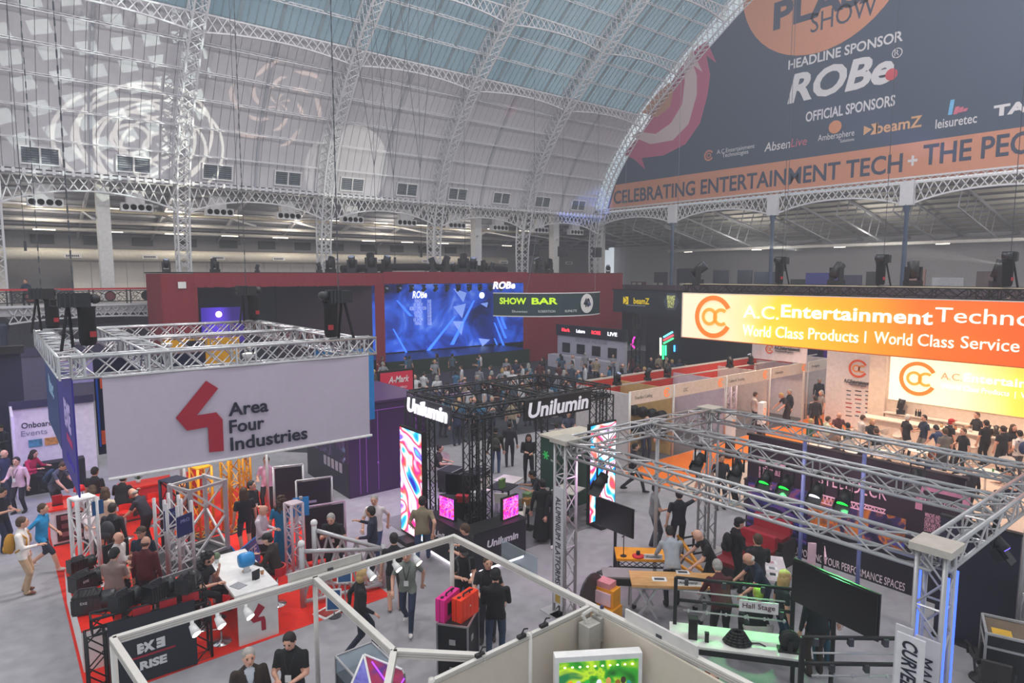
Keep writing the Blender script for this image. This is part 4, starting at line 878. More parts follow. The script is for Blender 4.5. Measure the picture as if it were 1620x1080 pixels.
U = thing('truss_canopy', 'black truss canopy on lattice legs around the LED columns', 'truss', (0, 0, 0)); UX0, UX1, UY0, UY1, UZ = 9.9, 15.2, 14.08, 17.2, 4.05
for a, b in (((UX0, UY0), (UX0, UY1)), ((UX0, UY0), (UX1, UY0)), ((UX1, UY0), (UX1, UY1)), ((UX0, UY1), (UX1, UY1)), ((UX0+2.8, UY0), (UX0+2.8, UY1))): truss(U, (*a, UZ), (*b, UZ), .32, BTRUSS, .028, .014, .32)
for x, y in ((UX0, UY0), (UX0, UY1), (UX1, UY0), (UX1, UY1), (UX0+.55, UY0+.15), (UX0, UY1-.9), (UX1, UY0+.45)): truss(U, (x, y, 0), (x, y, UZ-.1), .3, BTRUSS, .028, .013, .3); boxp('base_plate', BLACK, U, x-.25, x+.25, y-.25, y+.25, 0, .015)
def led_col(label, x, y, w, h, face):
    o = thing('led_column', label, 'screen', (x, y, 0)); d = .12
    if face == '-X': cb_ = boxp('cabinet', BLACK, o, 0, d, -w/2-.03, w/2+.03, .12, h+.15); boxp('screen', LED, cb_, -.01, 0, -w/2, w/2, .2, h+.1)
    else: cb_ = boxp('cabinet', BLACK, o, -w/2-.03, w/2+.03, 0, d, .12, h+.15); boxp('screen', LED, cb_, -w/2, w/2, -.01, 0, .2, h+.1)
    boxp('base', BLACK, o, -.35, .35, -.3, .3, 0, .12); return o
led_col('tall colourful LED column beside the purple cube', 9.2, 16.1, 1.2, 3.2, '-X')
led_col('tall colourful LED column at the far end of the black truss canopy', 14.45, 13.5, 1.1, 3.1, '-Y')
sg = thing('lit_sign', 'white backlit lettered sign on the canopy side above the LED column', 'sign', (9.35, 0, 0)); boxp('panel', mat('3a3a40'), sg, 0, .06, 14.25, 16.55, 3.75, 4.25); boxp('bracket', BTRUSS, sg, .05, .42, 15.2, 15.6, 3.95, 4.05); text(sg, 'Unilumin', 2.1, .42, (-.01, 15.4, 4.0), '-X', mat('f4f0f8', emit=.8, var=0), bold=.03, shear=.15, depth=.04)
sg = thing('lit_sign', 'black sign with white lettering on the canopy front', 'sign', (0, 13.5, 0)); boxp('panel', BLACK, sg, 11.3, 13.9, 0, .06, 3.72, 4.3); boxp('bracket', BTRUSS, sg, 12.4, 12.8, .05, .44, 3.95, 4.05); text(sg, 'Unilumin', 2.35, .44, (12.6, -.005, 4.0), '-Y', mat('e8e4ec', emit=.25, var=0), bold=.03, shear=.15)
ct = thing('counter', 'black corner counter with white lettering and glowing floor strip', 'counter', (0, 0, 0)); CB = mat('1c1a26', .4)
boxp('body', CB, ct, 9.2, 11.1, 13.2, 13.78, .08, 1.08); boxp('body', CB, ct, 9.2, 9.62, 13.78, 15.2, .08, 1.08); boxp('worktop', BLACK, ct, 9.16, 11.14, 13.16, 13.8, 1.08, 1.12); boxp('worktop', BLACK, ct, 9.16, 9.64, 13.8, 15.22, 1.08, 1.12)
GLOW = mat('fff4ff', emit=4.0, var=0); boxp('glow_strip', GLOW, ct, 9.23, 11.05, 13.23, 13.26, 0, .07); boxp('glow_strip', GLOW, ct, 9.23, 9.26, 13.26, 15.1, 0, .07); boxp('plinth', BLACK, ct, 9.3, 11.0, 13.3, 13.7, 0, .08)
text(ct, 'Unilumin', 1.05, .2, (10.3, 13.195, .72), '-Y', mat('e0dce4', var=0), bold=.03, shear=.15); text(ct, 'Unilumin', 1.1, .2, (9.195, 14.3, .68), '-X', mat('e0dce4', var=0), bold=.03, shear=.15)
for (x, y, rz, lb) in ((9.42, 14.5, -1.4, 'small square LED screen on the counter leg'), (10.75, 13.48, .1, 'small square LED screen on the counter front')):
    o = thing('led_cube', lb, 'screen', (x, y, 1.12), rz); boxp('cabinet', BLACK, o, -.3, .3, -.05, .05, 0, .62); boxp('screen', ramp_mat('led_small', [(.35, '4020e0'), (.45, 'ff2a6a'), (.5, 'ff8ac0'), (.56, '8a30f0'), (.65, 'ff4040')], 4.5, 1.5, 1.4), o, -.28, .28, -.06, -.05, .04, .6)
mo = thing('monitor', 'large dark monitor tilted on a black desk inside the canopy', 'monitor', (10.9, 16.0, 0), -.9); boxp('desk', BLACK, mo, -.7, .7, -.2, .3, 0, .95); boxp('screen', mat('14161c', .2), mo, -.55, .55, .1, .16, 1.0, 1.65); boxp('stand', BLACK, mo, -.1, .1, .1, .2, .95, 1.02); 
o = thing('brochure_box', 'white brochure box on the black desk', 'box', (11.1, 15.6, .95), -.9); boxp('carton', WHITE, o, -.14, .14, -.1, .1, 0, .28); boxp('band', mat('70806a'), o, -.145, .145, -.105, .105, .1, .16)
o = thing('red_case', 'red lidded case on the black desk', 'case', (10.75, 15.75, .95), -.9); boxp('body', mat('a01a20'), o, -.18, .18, -.1, .1, 0, .14); boxp('lid', mat('c02428'), o, -.19, .19, -.11, .11, .14, .2)
# purple cube
pc = thing('purple_cube', 'dark purple printed exhibition cube with thin line drawings', 'booth', (0, 0, 0)); PUR = mat('3c1a4e', .5, var=.1, scale=.7)
boxp('walls', PUR, pc, 9.35, 12.4, 20.6, 24.4, 0, 3.25); boxp('cornice', mat('4c2a62', .4), pc, 9.3, 12.45, 20.55, 24.45, 3.25, 3.33)
boxp('printed_side', ramp_mat('stageprint', [(.35, '14122a'), (.5, '2a2450'), (.6, '5a2a68'), (.68, '5a80a8'), (.75, 'c0d0e8')], 2.2, 1.5, .03, 4), pc, 9.34, 9.35, 20.9, 23.9, 1.2, 3.0); boxp('lower_side', mat('16142e', .4), pc, 9.34, 9.35, 20.62, 24.38, 0, 1.2)
for i in range(5): boxp('print_card', mat('aaa6b4'), pc, 9.325, 9.34, 21.15+i*.34, 21.38+i*.34, .78, 1.12)
m = MB()
for x in (9.75, 10.0, 10.45, 12.0): m.box2(x, x+.015, 20.585, 20.6, .1, 3.0)
m.box2(9.75, 12.0, 20.585, 20.6, 2.98, 3.0); m.ball((10.45, 20.59, 1.1), .04, 6, 4); m.build('line_drawing', mat('8a4aa8', emit=.3), pc)
gb = thing('green_booth', 'small dark green booth with pale top and white plant emblem', 'booth', (0, 0, 0)); boxp('walls', mat('1f4a3a', .5), gb, 14.2, 16.0, 15.15, 16.1, 0, 2.35); boxp('top', mat('cfc8b8'), gb, 14.15, 16.05, 15.1, 16.15, 2.35, 2.42)
for a in (30, 90, 150, 210, 330): MB().box((14.195, 15.85, 1.75), (.012, .05, .3), 0, Matrix.Rotation(math.radians(a), 3, 'X')).build('emblem', mat('3fae62', emit=.4), gb)
text(gb, 'in\nmotion', .36, .2, (14.19, 15.42, 1.7), '-X', mat('dfe8e0'))
# tub chairs, cafe tables
def shell_chair(x, y, rz, label, h=.46, col='ddd6d2', group=None):
    o = thing('shell_chair', label, 'chair', (x, y, 0), rz, group); c = mat(col, .5); b = MB(); n = 14
    prof = []
    for j, (r, z) in enumerate(((.12, h-.04), (.24, h), (.27, h+.08), (.29, h+.2), (.3, h+.36))):
        for i in range(n):
            a = 2*math.pi*i/n; top = max(.06, (1-math.sin(a))/2) if j > 2 else 1; prof.append((r*math.cos(a), r*math.sin(a), h+.08+(z-h-.08)*top if j > 2 else z))
    b.add(prof, [(j*n+i, j*n+(i+1)%n, (j+1)*n+(i+1)%n, (j+1)*n+i) for j in range(4) for i in range(n)]+[tuple(range(n-1, -1, -1))]); b.build('seat_shell', c, o, True)
    boxp('seat_pad', mat('cfc6c2'), o, -.18, .18, -.18, .18, h-.01, h+.04)
    MB().tube((0, 0, .06), (0, 0, h), .025, 8).build('stem', CHROME, o, True)
    for k in range(4): a = math.pi/4+k*math.pi/2; MB().tube((0, 0, .07), (.26*math.cos(a), .26*math.sin(a), .03), .015, 6).build('leg', CHROME, o)
    return o
shell_chair(13.4, 21.0, 2.6, 'pinkish white tub chair behind the black canopy', .46, 'e0c4d0')
def leg_chair(x, y, rz, label, h=.78, col='d8d0c6', group=None):
    o = thing('bar_chair', label, 'chair', (x, y, 0), rz, group); c = mat(col, .5); boxp('seat', c, o, -.2, .2, -.2, .2, h, h+.04); MB().box((0, .2, h+.17), (.4, .03, .3), 0, Matrix.Rotation(-.15, 3, 'X')).build('backrest', c, o)
    for sx in (-1, 1):
        for sy in (-1, 1): MB().tube((sx*.16, sy*.16, h), (sx*.22, sy*.22, 0), .011, 6).build('leg', CHROME, o)
    MB().path([(-.2, -.2, .3), (.2, -.2, .3)], .01, 5).build('footrest', CHROME, o); return o
def cafe_table(x, y, label, w=.75, h=1.05, rz=0, m=None):
    o = thing('cafe_table', label, 'table', (x, y, 0), rz); boxp('top', m or mat('d6d0c8'), o, -w/2, w/2, -w/2, w/2, h-.03, h); MB().tube((0, 0, .02), (0, 0, h-.03), .035, 8).build('stem', BLACK, o); boxp('base', BLACK, o, -.22, .22, -.22, .22, 0, .02); return o
cafe_table(12.4, 15.9, 'black-topped high table with brochures inside the canopy', .75, 1.05, .4, mat('1d1e22')); cafe_table(13.0, 16.35, 'pale high table nearest the green booth', .75, 1.05, .4); cafe_table(12.5, 14.75, 'dark low table with boxes behind the counter', .8, .8, .3, mat('4a4844')); cafe_table(13.95, 14.5, 'white high table with drinks where the black-clad pair stand', .8, 1.0, .3)
for x, y, rz, lb in ((12.3, 16.55, 0, 'white bar chair by the black-topped table'), (13.4, 14.25, 1.87, 'white bar chair by the drinks table'), (11.62, 14.2, -2.2, 'white bar chair close behind the lettered counter'), (12.0, 15.42, 2.3, 'white bar chair beside the low dark table')): leg_chair(x, y, rz, lb)
for i, (x, y, z, c, lb) in enumerate(((12.3, 15.8, 1.05, '6a8a4a', 'green card stand on the black-topped table'), (12.4, 14.7, .8, 'a8763a', 'brown carton on the low dark table'), (12.55, 14.85, .8, '6a8a5a', 'green carton on the low dark table'))):
    o = thing('carton', lb, 'box', (x, y, z), .3); boxp('box', mat(c), o, -.12, .12, -.05 if i == 0 else -.1, .05 if i == 0 else .1, 0, .26 if i != 1 else .16); boxp('lid', mat(c), o, -.125, .125, -.055 if i == 0 else -.105, .055 if i == 0 else .105, .24 if i != 1 else .15, .28 if i != 1 else .18)
for x, y, lb in ((13.2, 18.4, 'black flight case trolley on the aisle behind the canopy'), (12.6, 19.2, 'stack of black cases by the tub chair')):
    o = thing('flight_case', lb, 'case', (x, y, 0), .4); boxp('body', mat('1a1b20'), o, -.4, .4, -.3, .3, .14, .62); boxp('lid', mat('25262c'), o, -.41, .41, -.31, .31, .62, .8); m = MB(); [m.ball((sx*.33, sy*.23, .07), .07, 8, 6) for sx in (-1, 1) for sy in (-1, 1)]; m.build('castors', BLACK, o); m = MB(); [m.bar((-.41, sy*.31, z), (.41, sy*.31, z), .02) for sy in (-1, 1) for z in (.15, .62, .8)]; m.build('edging', ALUP, o)
# ---- front shell scheme stand
def beam(parent, a, b, w=.09, h=.11):
    MB().bar(a, b, w, h).build('beam', SHELL, parent); a, b = Vector(a), Vector(b); dd = (b-a).normalized(); s = Vector((-dd.y, dd.x, 0))*.046
    for sg_ in (1, -1):
        for dz in (-.018, .018): MB().bar(a+s*sg_+Vector((0, 0, dz)), b+s*sg_+Vector((0, 0, dz)), .006, .007).build('groove', mat('9a968e', .5), parent)
SH = thing('shell_stand', 'white aluminium shell scheme frame of the nearest booth', 'booth frame', (0, 0, 0)); Zs = 2.45
beam(SH, (1.1, 10.65, Zs), (7.0, 10.65, Zs)); beam(SH, (7.05, 10.7, Zs), (7.4, 3.2, Zs)); beam(SH, (4.14, 10.65, Zs), (4.14, 7.8, Zs)); beam(SH, (4.14, 7.8, Zs), (5.08, 6.9, Zs)); beam(SH, (1.1, 10.65, Zs), (1.3, 8.6, Zs)); beam(SH, (4.14, 7.8, Zs), (3.3, 6.6, Zs))
for x, y in ((1.1, 10.65), (4.14, 10.65), (7.0, 10.65), (7.2, 7.0), (4.2, 6.9), (5.9, 6.93)): MB().lathe([(.045, 0), (.045, Zs+.05)], 8, (x, y, 0)).build('post', SHELL, SH, True)
PAN = mat('cdc2b2', .6, var=.03)
beam(SH, (4.2, 6.9, Zs), (7.2, 6.97, Zs), .06, .07)
for x0, x1 in ((4.25, 5.86), (5.94, 7.16)): boxp('wall_panel', PAN, SH, x0, x1, 6.91, 6.95, .1, Zs-.04)
boxp('wall_panel', PAN, SH, 7.19, 7.23, 4.3, 6.9, .1, Zs-.04)
o = thing('fascia_board', 'grey blank fascia board clipped on the long shell beam', 'sign', (0, 0, 0)); boxp('board', mat('bdb9b2'), o, 3.7, 5.05, 10.71, 10.74, Zs-.12, Zs+.2); boxp('clip', DGREY, o, 4.4, 4.5, 10.69, 10.75, Zs+.05, Zs+.1)
o = thing('fascia_board', 'white blank fascia board clipped on the side shell beam', 'sign', (7.3, 0, 0)); MB().box2(-.02, .02, 5.0, 6.3, Zs-.2, Zs+.22).build('board', mat('d0ccc8'), o); boxp('clip', DGREY, o, -.03, .03, 5.6, 5.7, Zs+.05, Zs+.1)
o = thing('fascia_board', 'clear plastic fascia sheet leaning on the peak of the shell beam', 'sign', (7.12, 0, 0)); MB().box2(.1, .13, 8.3, 9.3, Zs-.02, Zs+.35).build('sheet', glassmat('d8e0e4', .2), o); boxp('clip', DGREY, o, .0, .1, 8.7, 8.8, Zs, Zs+.05)
for i, (x, _) in enumerate([(PY(a, b, 10.62).x, 0) for a, b in ((303, 975), (343, 962), (388, 948), (582, 890), (623, 880), (655, 872))]):
    lb = ['at the lettered navy board edge', 'above the red stool', 'above the emblem panel', 'by the blonde walker', 'by the khaki shorts', 'by the teal printed tee'][i]
    o = thing('spot_lamp', 'white track spotlight under the shell beam ' + lb, 'lamp', (x, 10.62, Zs-.05)); MB().tube((0, 0, 0), (0, -.02, -.1), .03, 8).build('stem', WHITE, o, True); hd_ = MB().tube((0, 0, -.08), (.03, -.14, -.17), .05, 12, 0, .075).build('head', WHITE, o, True); MB().tube((.03, -.141, -.171), (.032, -.146, -.175), .066, 12).build('bulb', mat('fff1d8', emit=9, var=0), hd_)
fc = thing('flight_case', 'tall black wheeled flight case carrying pink and orange cases', 'case', (6.65, 9.92, 0), math.radians(38)); boxp('body', mat('16171b', .5), fc, -.36, .36, -.3, .3, .12, 1.2); boxp('lid', mat('1b1c20', .5), fc, -.37, .37, -.31, .31, 1.2, 1.24)
m = MB(); [m.bar((sx*.36, sy*.3, .12), (sx*.36, sy*.3, 1.24), .03) for sx in (-1, 1) for sy in (-1, 1)]; [m.bar((-.36, sy*.3, z), (.36, sy*.3, z), .03) for sy in (-1, 1) for z in (.13, 1.23)]; [m.bar((sx*.36, -.3, z), (sx*.36, .3, z), .03) for sx in (-1, 1) for z in (.13, 1.23)]; m.build('edging', ALU, fc)
for sx in (-1, 1):
    for sy in (-1, 1): MB().lathe([(.06, -.02), (.06, .02)], 10, (sx*.28, sy*.22, .06), ax='X').build('castor', DGREY, fc)
for z in (.35, .9):
    MB().box((-.1, -.305, z), (.12, .02, .1)).build('latch', ALUP, fc); MB().box((-.365, 0, z), (.02, .12, .1)).build('latch', ALUP, fc)
def hardcase(x, y, z, rz, col, label, w=.56, h=.42, d=.22, lid='151515'):
    o = thing('hard_case', label, 'case', (x, y, z), rz); c = mat(col, .4); b = MB(); boxp('front_shell', c, o, -w/2, w/2, -d/2, 0, 0, h); boxp('rear_shell', c, o, -w/2, w/2, .012, d/2, 0, h)
    boxp('gasket', BLACK, o, -w/2+.01, w/2-.01, 0, .012, .01, h-.01); MB().path([(-.1, -.03, h), (-.1, -.03, h+.05), (.1, -.03, h+.05), (.1, -.03, h)], .016, 6).build('handle', BLACK, o)
    for sx in (-.19, .19): boxp('latch', BLACK, o, sx-.03, sx+.03, -.02, .03, h-.05, h+.015)
    for k in range(4): boxp('rib', c, o, -w/2+.06+k*.12, -w/2+.1+k*.12, -d/2-.008, -d/2, .05, h-.05)
    boxp('inset', mat(lid), o, -w/2+.1, w/2-.1, -d/2-.012, -d/2-.008, .1, h-.1) if lid else None
    MB().ball((.0, -d/2-.012, h*.55), (.022, .006, .022), 8, 5).build('badge', mat('f0c0b0'), o); return o
hardcase(6.5, 10.05, 1.24, math.radians(25), 'e0208a', 'pink hard case on the tall flight case', .56, .44, .2, '1a1018'); hardcase(6.75, 9.82, 1.24, math.radians(18), 'f03a12', 'orange hard case on the tall flight case', .56, .44, .22, None)
pcx = thing('floor_case', 'low black wheeled case lying beside the tall flight case', 'case', (6.2, 9.3, 0), .7); boxp('body', mat('201820'), pcx, -.4, .4, -.3, .3, .08, .3); boxp('lid', mat('2a1e2a'), pcx, -.41, .41, -.31, .31, .3, .34); m = MB(); [m.ball((sx*.33, sy*.23, .045), .045, 8, 5) for sx in (-1, 1) for sy in (-1, 1)]; m.build('castors', BLACK, pcx)
carpet('dark carpet patch inside the nearest shell booth', '47464a', [(4.2, 6.95), (7.15, 6.95), (7.15, 9.4), (4.2, 9.0)])
# glass showcase with violet neon panels
gs = thing('showcase', 'glass topped showcase with violet neon triangles', 'showcase', (4.72, 9.8, 0), 1.57); boxp('base', mat('1a2430'), gs, -.6, .6, -.35, .35, 0, .75); boxp('glass', glassmat('c4d2dc', .3), gs, -.6, .6, -.35, .35, .75, 1.05)
m = MB(); [m.bar((sx*.6, sy*.35, 0), (sx*.6, sy*.35, 1.06), .03) for sx in (-1, 1) for sy in (-1, 1)]; [m.bar((-.6, sy*.35, 1.06), (.6, sy*.35, 1.06), .03) for sy in (-1, 1)]; [m.bar((sx*.6, -.35, 1.06), (sx*.6, .35, 1.06), .03) for sx in (-1, 1)]; m.build('frame', ALUP, gs)
boxp('leaflet', WHITE, gs, -.1, .2, -.1, .12, .76, .78); boxp('leaflet', mat('2a6a78'), gs, -.5, -.15, -.2, .2, .76, .78)
np_ = thing('neon_display', 'tilted triangular panel with violet neon lines in front of the showcase', 'panel', (4.4, 9.0, 0), -.2); NE = mat('7a30ff', emit=3.0, var=0)
Rm = Matrix.Rotation(-.9, 3, 'X')
for nm, pts, mm in (('left_face', [(-.75, -.3), (0, .75), (0, -.6)], ramp_mat('neonA', [(.3, '2a2a6a'), (.5, '7a78c8'), (.7, '3a2a9a')], 2.5, 1, .12)), ('right_face', [(.02, .75), (.55, .35), (.6, -.6), (.02, -.6)], ramp_mat('neonB', [(.3, '6a1038'), (.5, 'a01848'), (.7, '3a1a7a')], 2.5, 1, .12))):
    MB().prism(pts, lambda u, v, d: Vector((0, 0, .95))+Rm @ Vector((u, -d, v)), 0, .03).build(nm, mm, np_)
m = MB()
for a, b in (((-.6, -.25), (-.3, .3)), ((-.2, -.5), (.55, .2)), ((.1, .6), (.55, -.5)), ((-.7, -.3), (-.05, -.05))): m.tube(Vector((0, 0, .95))+Rm @ Vector((a[0], -.04, a[1])), Vector((0, 0, .95))+Rm @ Vector((b[0], -.04, b[1])), .012, 6)
m.build('neon_tube', NE, np_); m = MB(); [m.bar(Vector((0, 0, .95))+Rm @ Vector((a[0], -.02, a[1])), Vector((0, 0, .95))+Rm @ Vector((b[0], -.02, b[1])), .035) for a, b in (((-.75, -.3), (0, .75)), ((0, .75), (.55, .35)), ((0, .75), (0, -.6)))]; m.build('frame', WHITE, np_); MB().tube((0, .1, 0), (0, .1, .9), .03, 6).build('stand', DGREY, np_)
# lightbox picture inside the booth: plain coloured crowd on a green stage
lb_ = thing('lightbox', 'white framed lightbox of costumed stage performers in green light', 'picture', (6.58, 6.2, 0), math.radians(-33)); boxp('case', WHITE, lb_, -.64, .64, -.1, .06, .5, 2.3); boxp('picture', ramp_mat('greenstage', [(.3, '0a3a14'), (.45, '2a8a20'), (.55, 'a8c820'), (.65, '1a6a3a')], 2.2, 1.0, .8), lb_, -.58, .58, -.11, -.1, .6, 2.22)
rr = random.Random(11)
for i, (x, c) in enumerate(((-.42, 'd8a018'), (-.3, 'b8b8c8'), (-.17, '2aa838'), (.0, 'e8e8f0'), (.14, 'c89050'), (.28, '8a5a20'), (.36, '3a2a20'), (.44, '2a8a80'))):
    f = MB(); f.ball((x, -.115, 1.5+rr.uniform(-.05, .05)), (.075, .006, .32), 10, 8); f.ball((x, -.115, 1.88+rr.uniform(-.03, .05)), (.04, .006, .055), 8, 6); f.build('figure', mat(c, emit=.5), lb_)
m = MB(); [m.ball((-.5+i*.11, -.115, 2.15), (.02, .005, .015), 6, 4) for i in range(10)]; m.build('lamps_print', mat('fff8c0', emit=2, var=0), lb_)
jb = thing('junction_box', 'grey electrical distribution box hung on the shell wall corner', 'electrical box', (7.12, 6.75, Zs-.1)); boxp('case', mat('b0aca4'), jb, -.28, -.02, -.12, .1, -.42, .02); boxp('second_case', mat('a8a49c'), jb, .0, .2, -.1, .1, -.32, .06); MB().path([(-.2, 0, .02), (-.25, .05, .15), (-.05, .05, .18), (.1, 0, .06)], .03, 6).build('cable', mat('c8c4bc'), jb); MB().path([(.0, -.1, -.4), (.02, -.12, -.75), (0, -.1, -1.0)], .012, 5).build('cable', mat('6a2028'), jb); MB().tube((.12, 0, .06), (.13, 0, .2), .03, 8).build('plug', mat('202c50'), jb)
for i, (x, y) in enumerate(((5.0, 6.93), (5.75, 6.93), (6.2, 6.95))):
    o = thing('cable_clip', 'black cable clip on the shell wall top ' + ['near the leaning beam', 'beside the panel joint', 'with a loose cable end'][i], 'clip', (x, y, Zs+.03)); boxp('jaw', BLACK, o, -.07, .07, -.03, .03, 0, .05); MB().path([(0, 0, .05), (.05, .0, .12), (.12, 0, .1)], .012, 5).build('cable', BLACK, o)
# ================================================================= STAGE DECK STAND
TR = mat('b0afb0', .35, .55, var=.06)
SD = thing('truss_canopy', 'silver truss canopy on towers over the stage deck stand', 'truss', (0, 0, 0)); SX0, SXm, SX1, SY0, SY1, SZ = 9.93, 12.85, 15.44, 3.05, 10.42, 3.9
for a, b in (((SX0, SY1), (SX1, SY1)), ((SX0, SY0), (SX0, SY1)), ((SXm, SY0), (SXm, SY1)), ((SX1, SY0), (SX1, SY1)), ((SX0, SY0), (SX1, SY0))): truss(SD, (*a, SZ), (*b, SZ), .32, TR, .034, .016, .38, n=8)
for i, (x, y) in enumerate(((SX0, SY1), (SX1, SY1), (SX0, SY0), (SX1, SY0))):
    truss(SD, (x, y, 0), (x, y, SZ+.12), .34, TR, .036, .017, .4, n=8); boxp('head_block', mat('c2bdb2', .4, .3), SD, x-.26, x+.26, y-.26, y+.26, SZ+.1, SZ+.2); boxp('base_plate', ALUP, SD, x-.4, x+.4, y-.4, y+.4, 0, .02)
BLU = mat('4060ff', emit=2.2, var=0)
for dx, dy in ((-.17, -.17), (.17, -.17), (-.17, .17)): boxp('blue_light_strip', BLU, SD, SX0+dx-.015+.04, SX0+dx+.015+.04, SY0+dy-.05, SY0+dy-.02, .2, SZ-.2)
for y in (7.7, 6.3): MB().tube((SX1, y, 0), (SX1, y, SZ-.15), .05, 8).build('drop_pole', mat('6a72a8', .4), SD, True)
MB().tube((13.15, 10.4, 0), (13.15, 10.4, SZ-.12), .05, 8).build('drop_pole', ALUP, SD, True)
def sign_v(label, x, y, w, z0, z1, face, txt, m, tm, tw, bold=0, cat='sign', shear=0):
    o = thing('vertical_sign', label, cat, (x, y, 0))
    if face == '-X': boxp('board', m, o, 0, .03, -w/2, w/2, z0, z1); text(o, txt, tw, w*.55, (-.004, 0, (z0+z1)/2), '-X', tm, bold=bold, rot=-math.pi/2, shear=shear)
    else: boxp('board', m, o, -w/2, w/2, 0, .03, z0, z1); text(o, txt, tw, w*.55, (0, -.004, (z0+z1)/2), '-Y', tm, bold=bold, rot=-math.pi/2, shear=shear)
    boxp('foot', DGREY, o, -.15, .15, -.12, .12, 0, .02); boxp('clip', DGREY, o, .03, .08, -.04, .04, z1-.3, z1-.2); 
    if z0 > .1: MB().tube((.05, 0, 0), (.05, 0, z0+.1), .02, 6).build('stem', DGREY, o)
    return o
SW = mat('c9c7cc', .5, var=.02)
sign_v('tall grey sign lettered downwards on the truss tower by the woman in black', SX0-.23, SY1-.02, .3, .25, 3.0, '-X', 'ALUMINIUM PLATFORMS BY', SW, DNAV, 2.3); boxp('gold_mark', mat('b8963a'), bpy.data.objects['vertical_sign'], -.004, 0, -.08, .08, .3, .62)
sign_v('leaning white sign lettered CURVED MOVIE SCREEN', 9.2, 3.05, .34, .9, 3.0, '-X', 'CURVED MOVIE SCREEN', mat('d4d2d6', .5), DNAV, 1.95, .02, shear=.2)
sign_v('grey sign with red mark lettered MADE IN behind the movie screen sign', 9.6, 2.98, .3, .6, 2.85, '-X', 'MADE IN TOGGLE', SW, DNAV, 1.7); sign_v('grey sign with red lettering on the inner tower face', 9.6, 3.27, .22, .6, 2.9, '-X', 'THE ACTIVITY TOGGLE', SW, mat('a03040'), 1.7)
# printed backdrop
BD = thing('backdrop', 'dark purple printed backdrop wall with pink lettering and stage photographs', 'backdrop', (17.0, 0, 0)); PINKW = mat('f0b0c4', .6, var=.02)
boxp('wall', mat('2a1426', .5, var=.15, scale=.5), BD, 0, .12, 4.75, 10.15, 0, 3.1); boxp('top_rail', mat('20141e'), BD, -.02, .14, 4.7, 10.2, 3.1, 3.16); boxp('lower_band', mat('17121e', .4), BD, -.006, 0, 4.76, 10.14, .0, .95)
boxp('photo_stage', ramp_mat('brickstage', [(.34, '1a1430'), (.45, '3a2a5a'), (.52, 'c8702a'), (.6, '7a4a2a'), (.7, '3040a0')], 1.6, 1.2, .06, 4, (1, 1, .8)), BD, -.01, -.006, 5.9, 8.3, .95, 1.85); boxp('photo_track', ramp_mat('trackphoto', [(.35, '120c1c'), (.5, '241a4a'), (.58, '3a3a90'), (.66, '8a4a70')], 1.2, 2.5, .05, 3, (1, .5, 2)), BD, -.01, -.006, 8.3, 10.1, .4, 1.9)
def bd(x, y): p = PX(x, y, 16.97); return p.y, p.z
def bdt(s, x0, x1, y0, y1, m, slope=.22, **k):
    a, b = bd(x0, (y0+y1)/2-(x1-x0)*slope/2), bd(x1, (y0+y1)/2+(x1-x0)*slope/2); t, c = bd((x0+x1)/2, y0), bd((x0+x1)/2, y1)
    return text(BD, s, abs(a[0]-b[0]), abs(t[1]-c[1]), (-.012, (a[0]+b[0])/2, (t[1]+c[1])/2), '-X', m, **k)
bdt('my2flex', 1200, 1250, 728, 742, PINKW, bold=.05); bdt('RETRACTABLES\nBESPOKE\nSEATING\nSTAGING', 1200, 1236, 742, 775, PINKW, align='L')
bdt('STEELDECK', 1295, 1403, 757, 779, PINKW, .2, cs=1.1); 
for a, b, c in ((1296, 1320, 'l'), (1330, 1362, 'm'), (1362, 1400, 'r')):
    u0, v0 = bd(a, 782+(a-1296)*.22); u1, v1 = bd(b, 797+(b-1296)*.15); m = MB(); n = 4
    for k in range(n): f0 = u0+(u1-u0)*k/n; f1 = u0+(u1-u0)*(k+1)/n; m.bar((-.015, f0, v0), (-.015, (f0+f1)/2, v1), .02); m.bar((-.015, (f0+f1)/2, v1), (-.015, f1, v0), .02)
    m.bar((-.015, u0, v0), (-.015, u1, v0), .03); m.bar((-.015, u0, v1), (-.015, u1, v1), .03); m.build('logo_lattice', PINKW, BD)
bdt('Hall Stage', 1453, 1520, 791, 803, PINKW, .2, shear=.4); u, v = bd(1490, 792); boxp('logo_arch', mat('c8809a'), BD, -.01, -.006, u-.55, u-.4, v-.35, v+.15); boxp('logo_arch', mat('c8809a'), BD, -.01, -.006, u+.4, u+.55, v-.35, v+.15); boxp('logo_arch', mat('c8809a'), BD, -.01, -.006, u-.55, u+.55, v+.15, v+.28)
bdt('WINCHES AND RIGGING\nCURTAIN TRACKS\nDRUM AND CABLE\nCOUNTERWEIGHT', 1462, 1502, 815, 845, PINKW, .2, align='L')
bdt('SUPPORTING YOUR PERFORMANCE SPACES', 1252, 1432, 893, 905, mat('d8c8d0'), .18); bdt('MANCHESTER         NEW YORK', 1278, 1382, 907, 915, mat('d8c8d0'), .18)
ban2 = thing('pop_up_wall', 'dark patterned pop-up wall at the far side of the blue-lit tower', 'wall', (15.6, 3.75, 0)); boxp('wall', mat('1a1830', .5, var=.3, scale=1), ban2, 0, .1, -.4, 1.0, 0, 2.6); boxp('rail', BLACK, ban2, -.02, .12, -.42, 1.02, 2.6, 2.65); boxp('foot', BLACK, ban2, -.2, .3, -.4, 1.0, 0, .03)
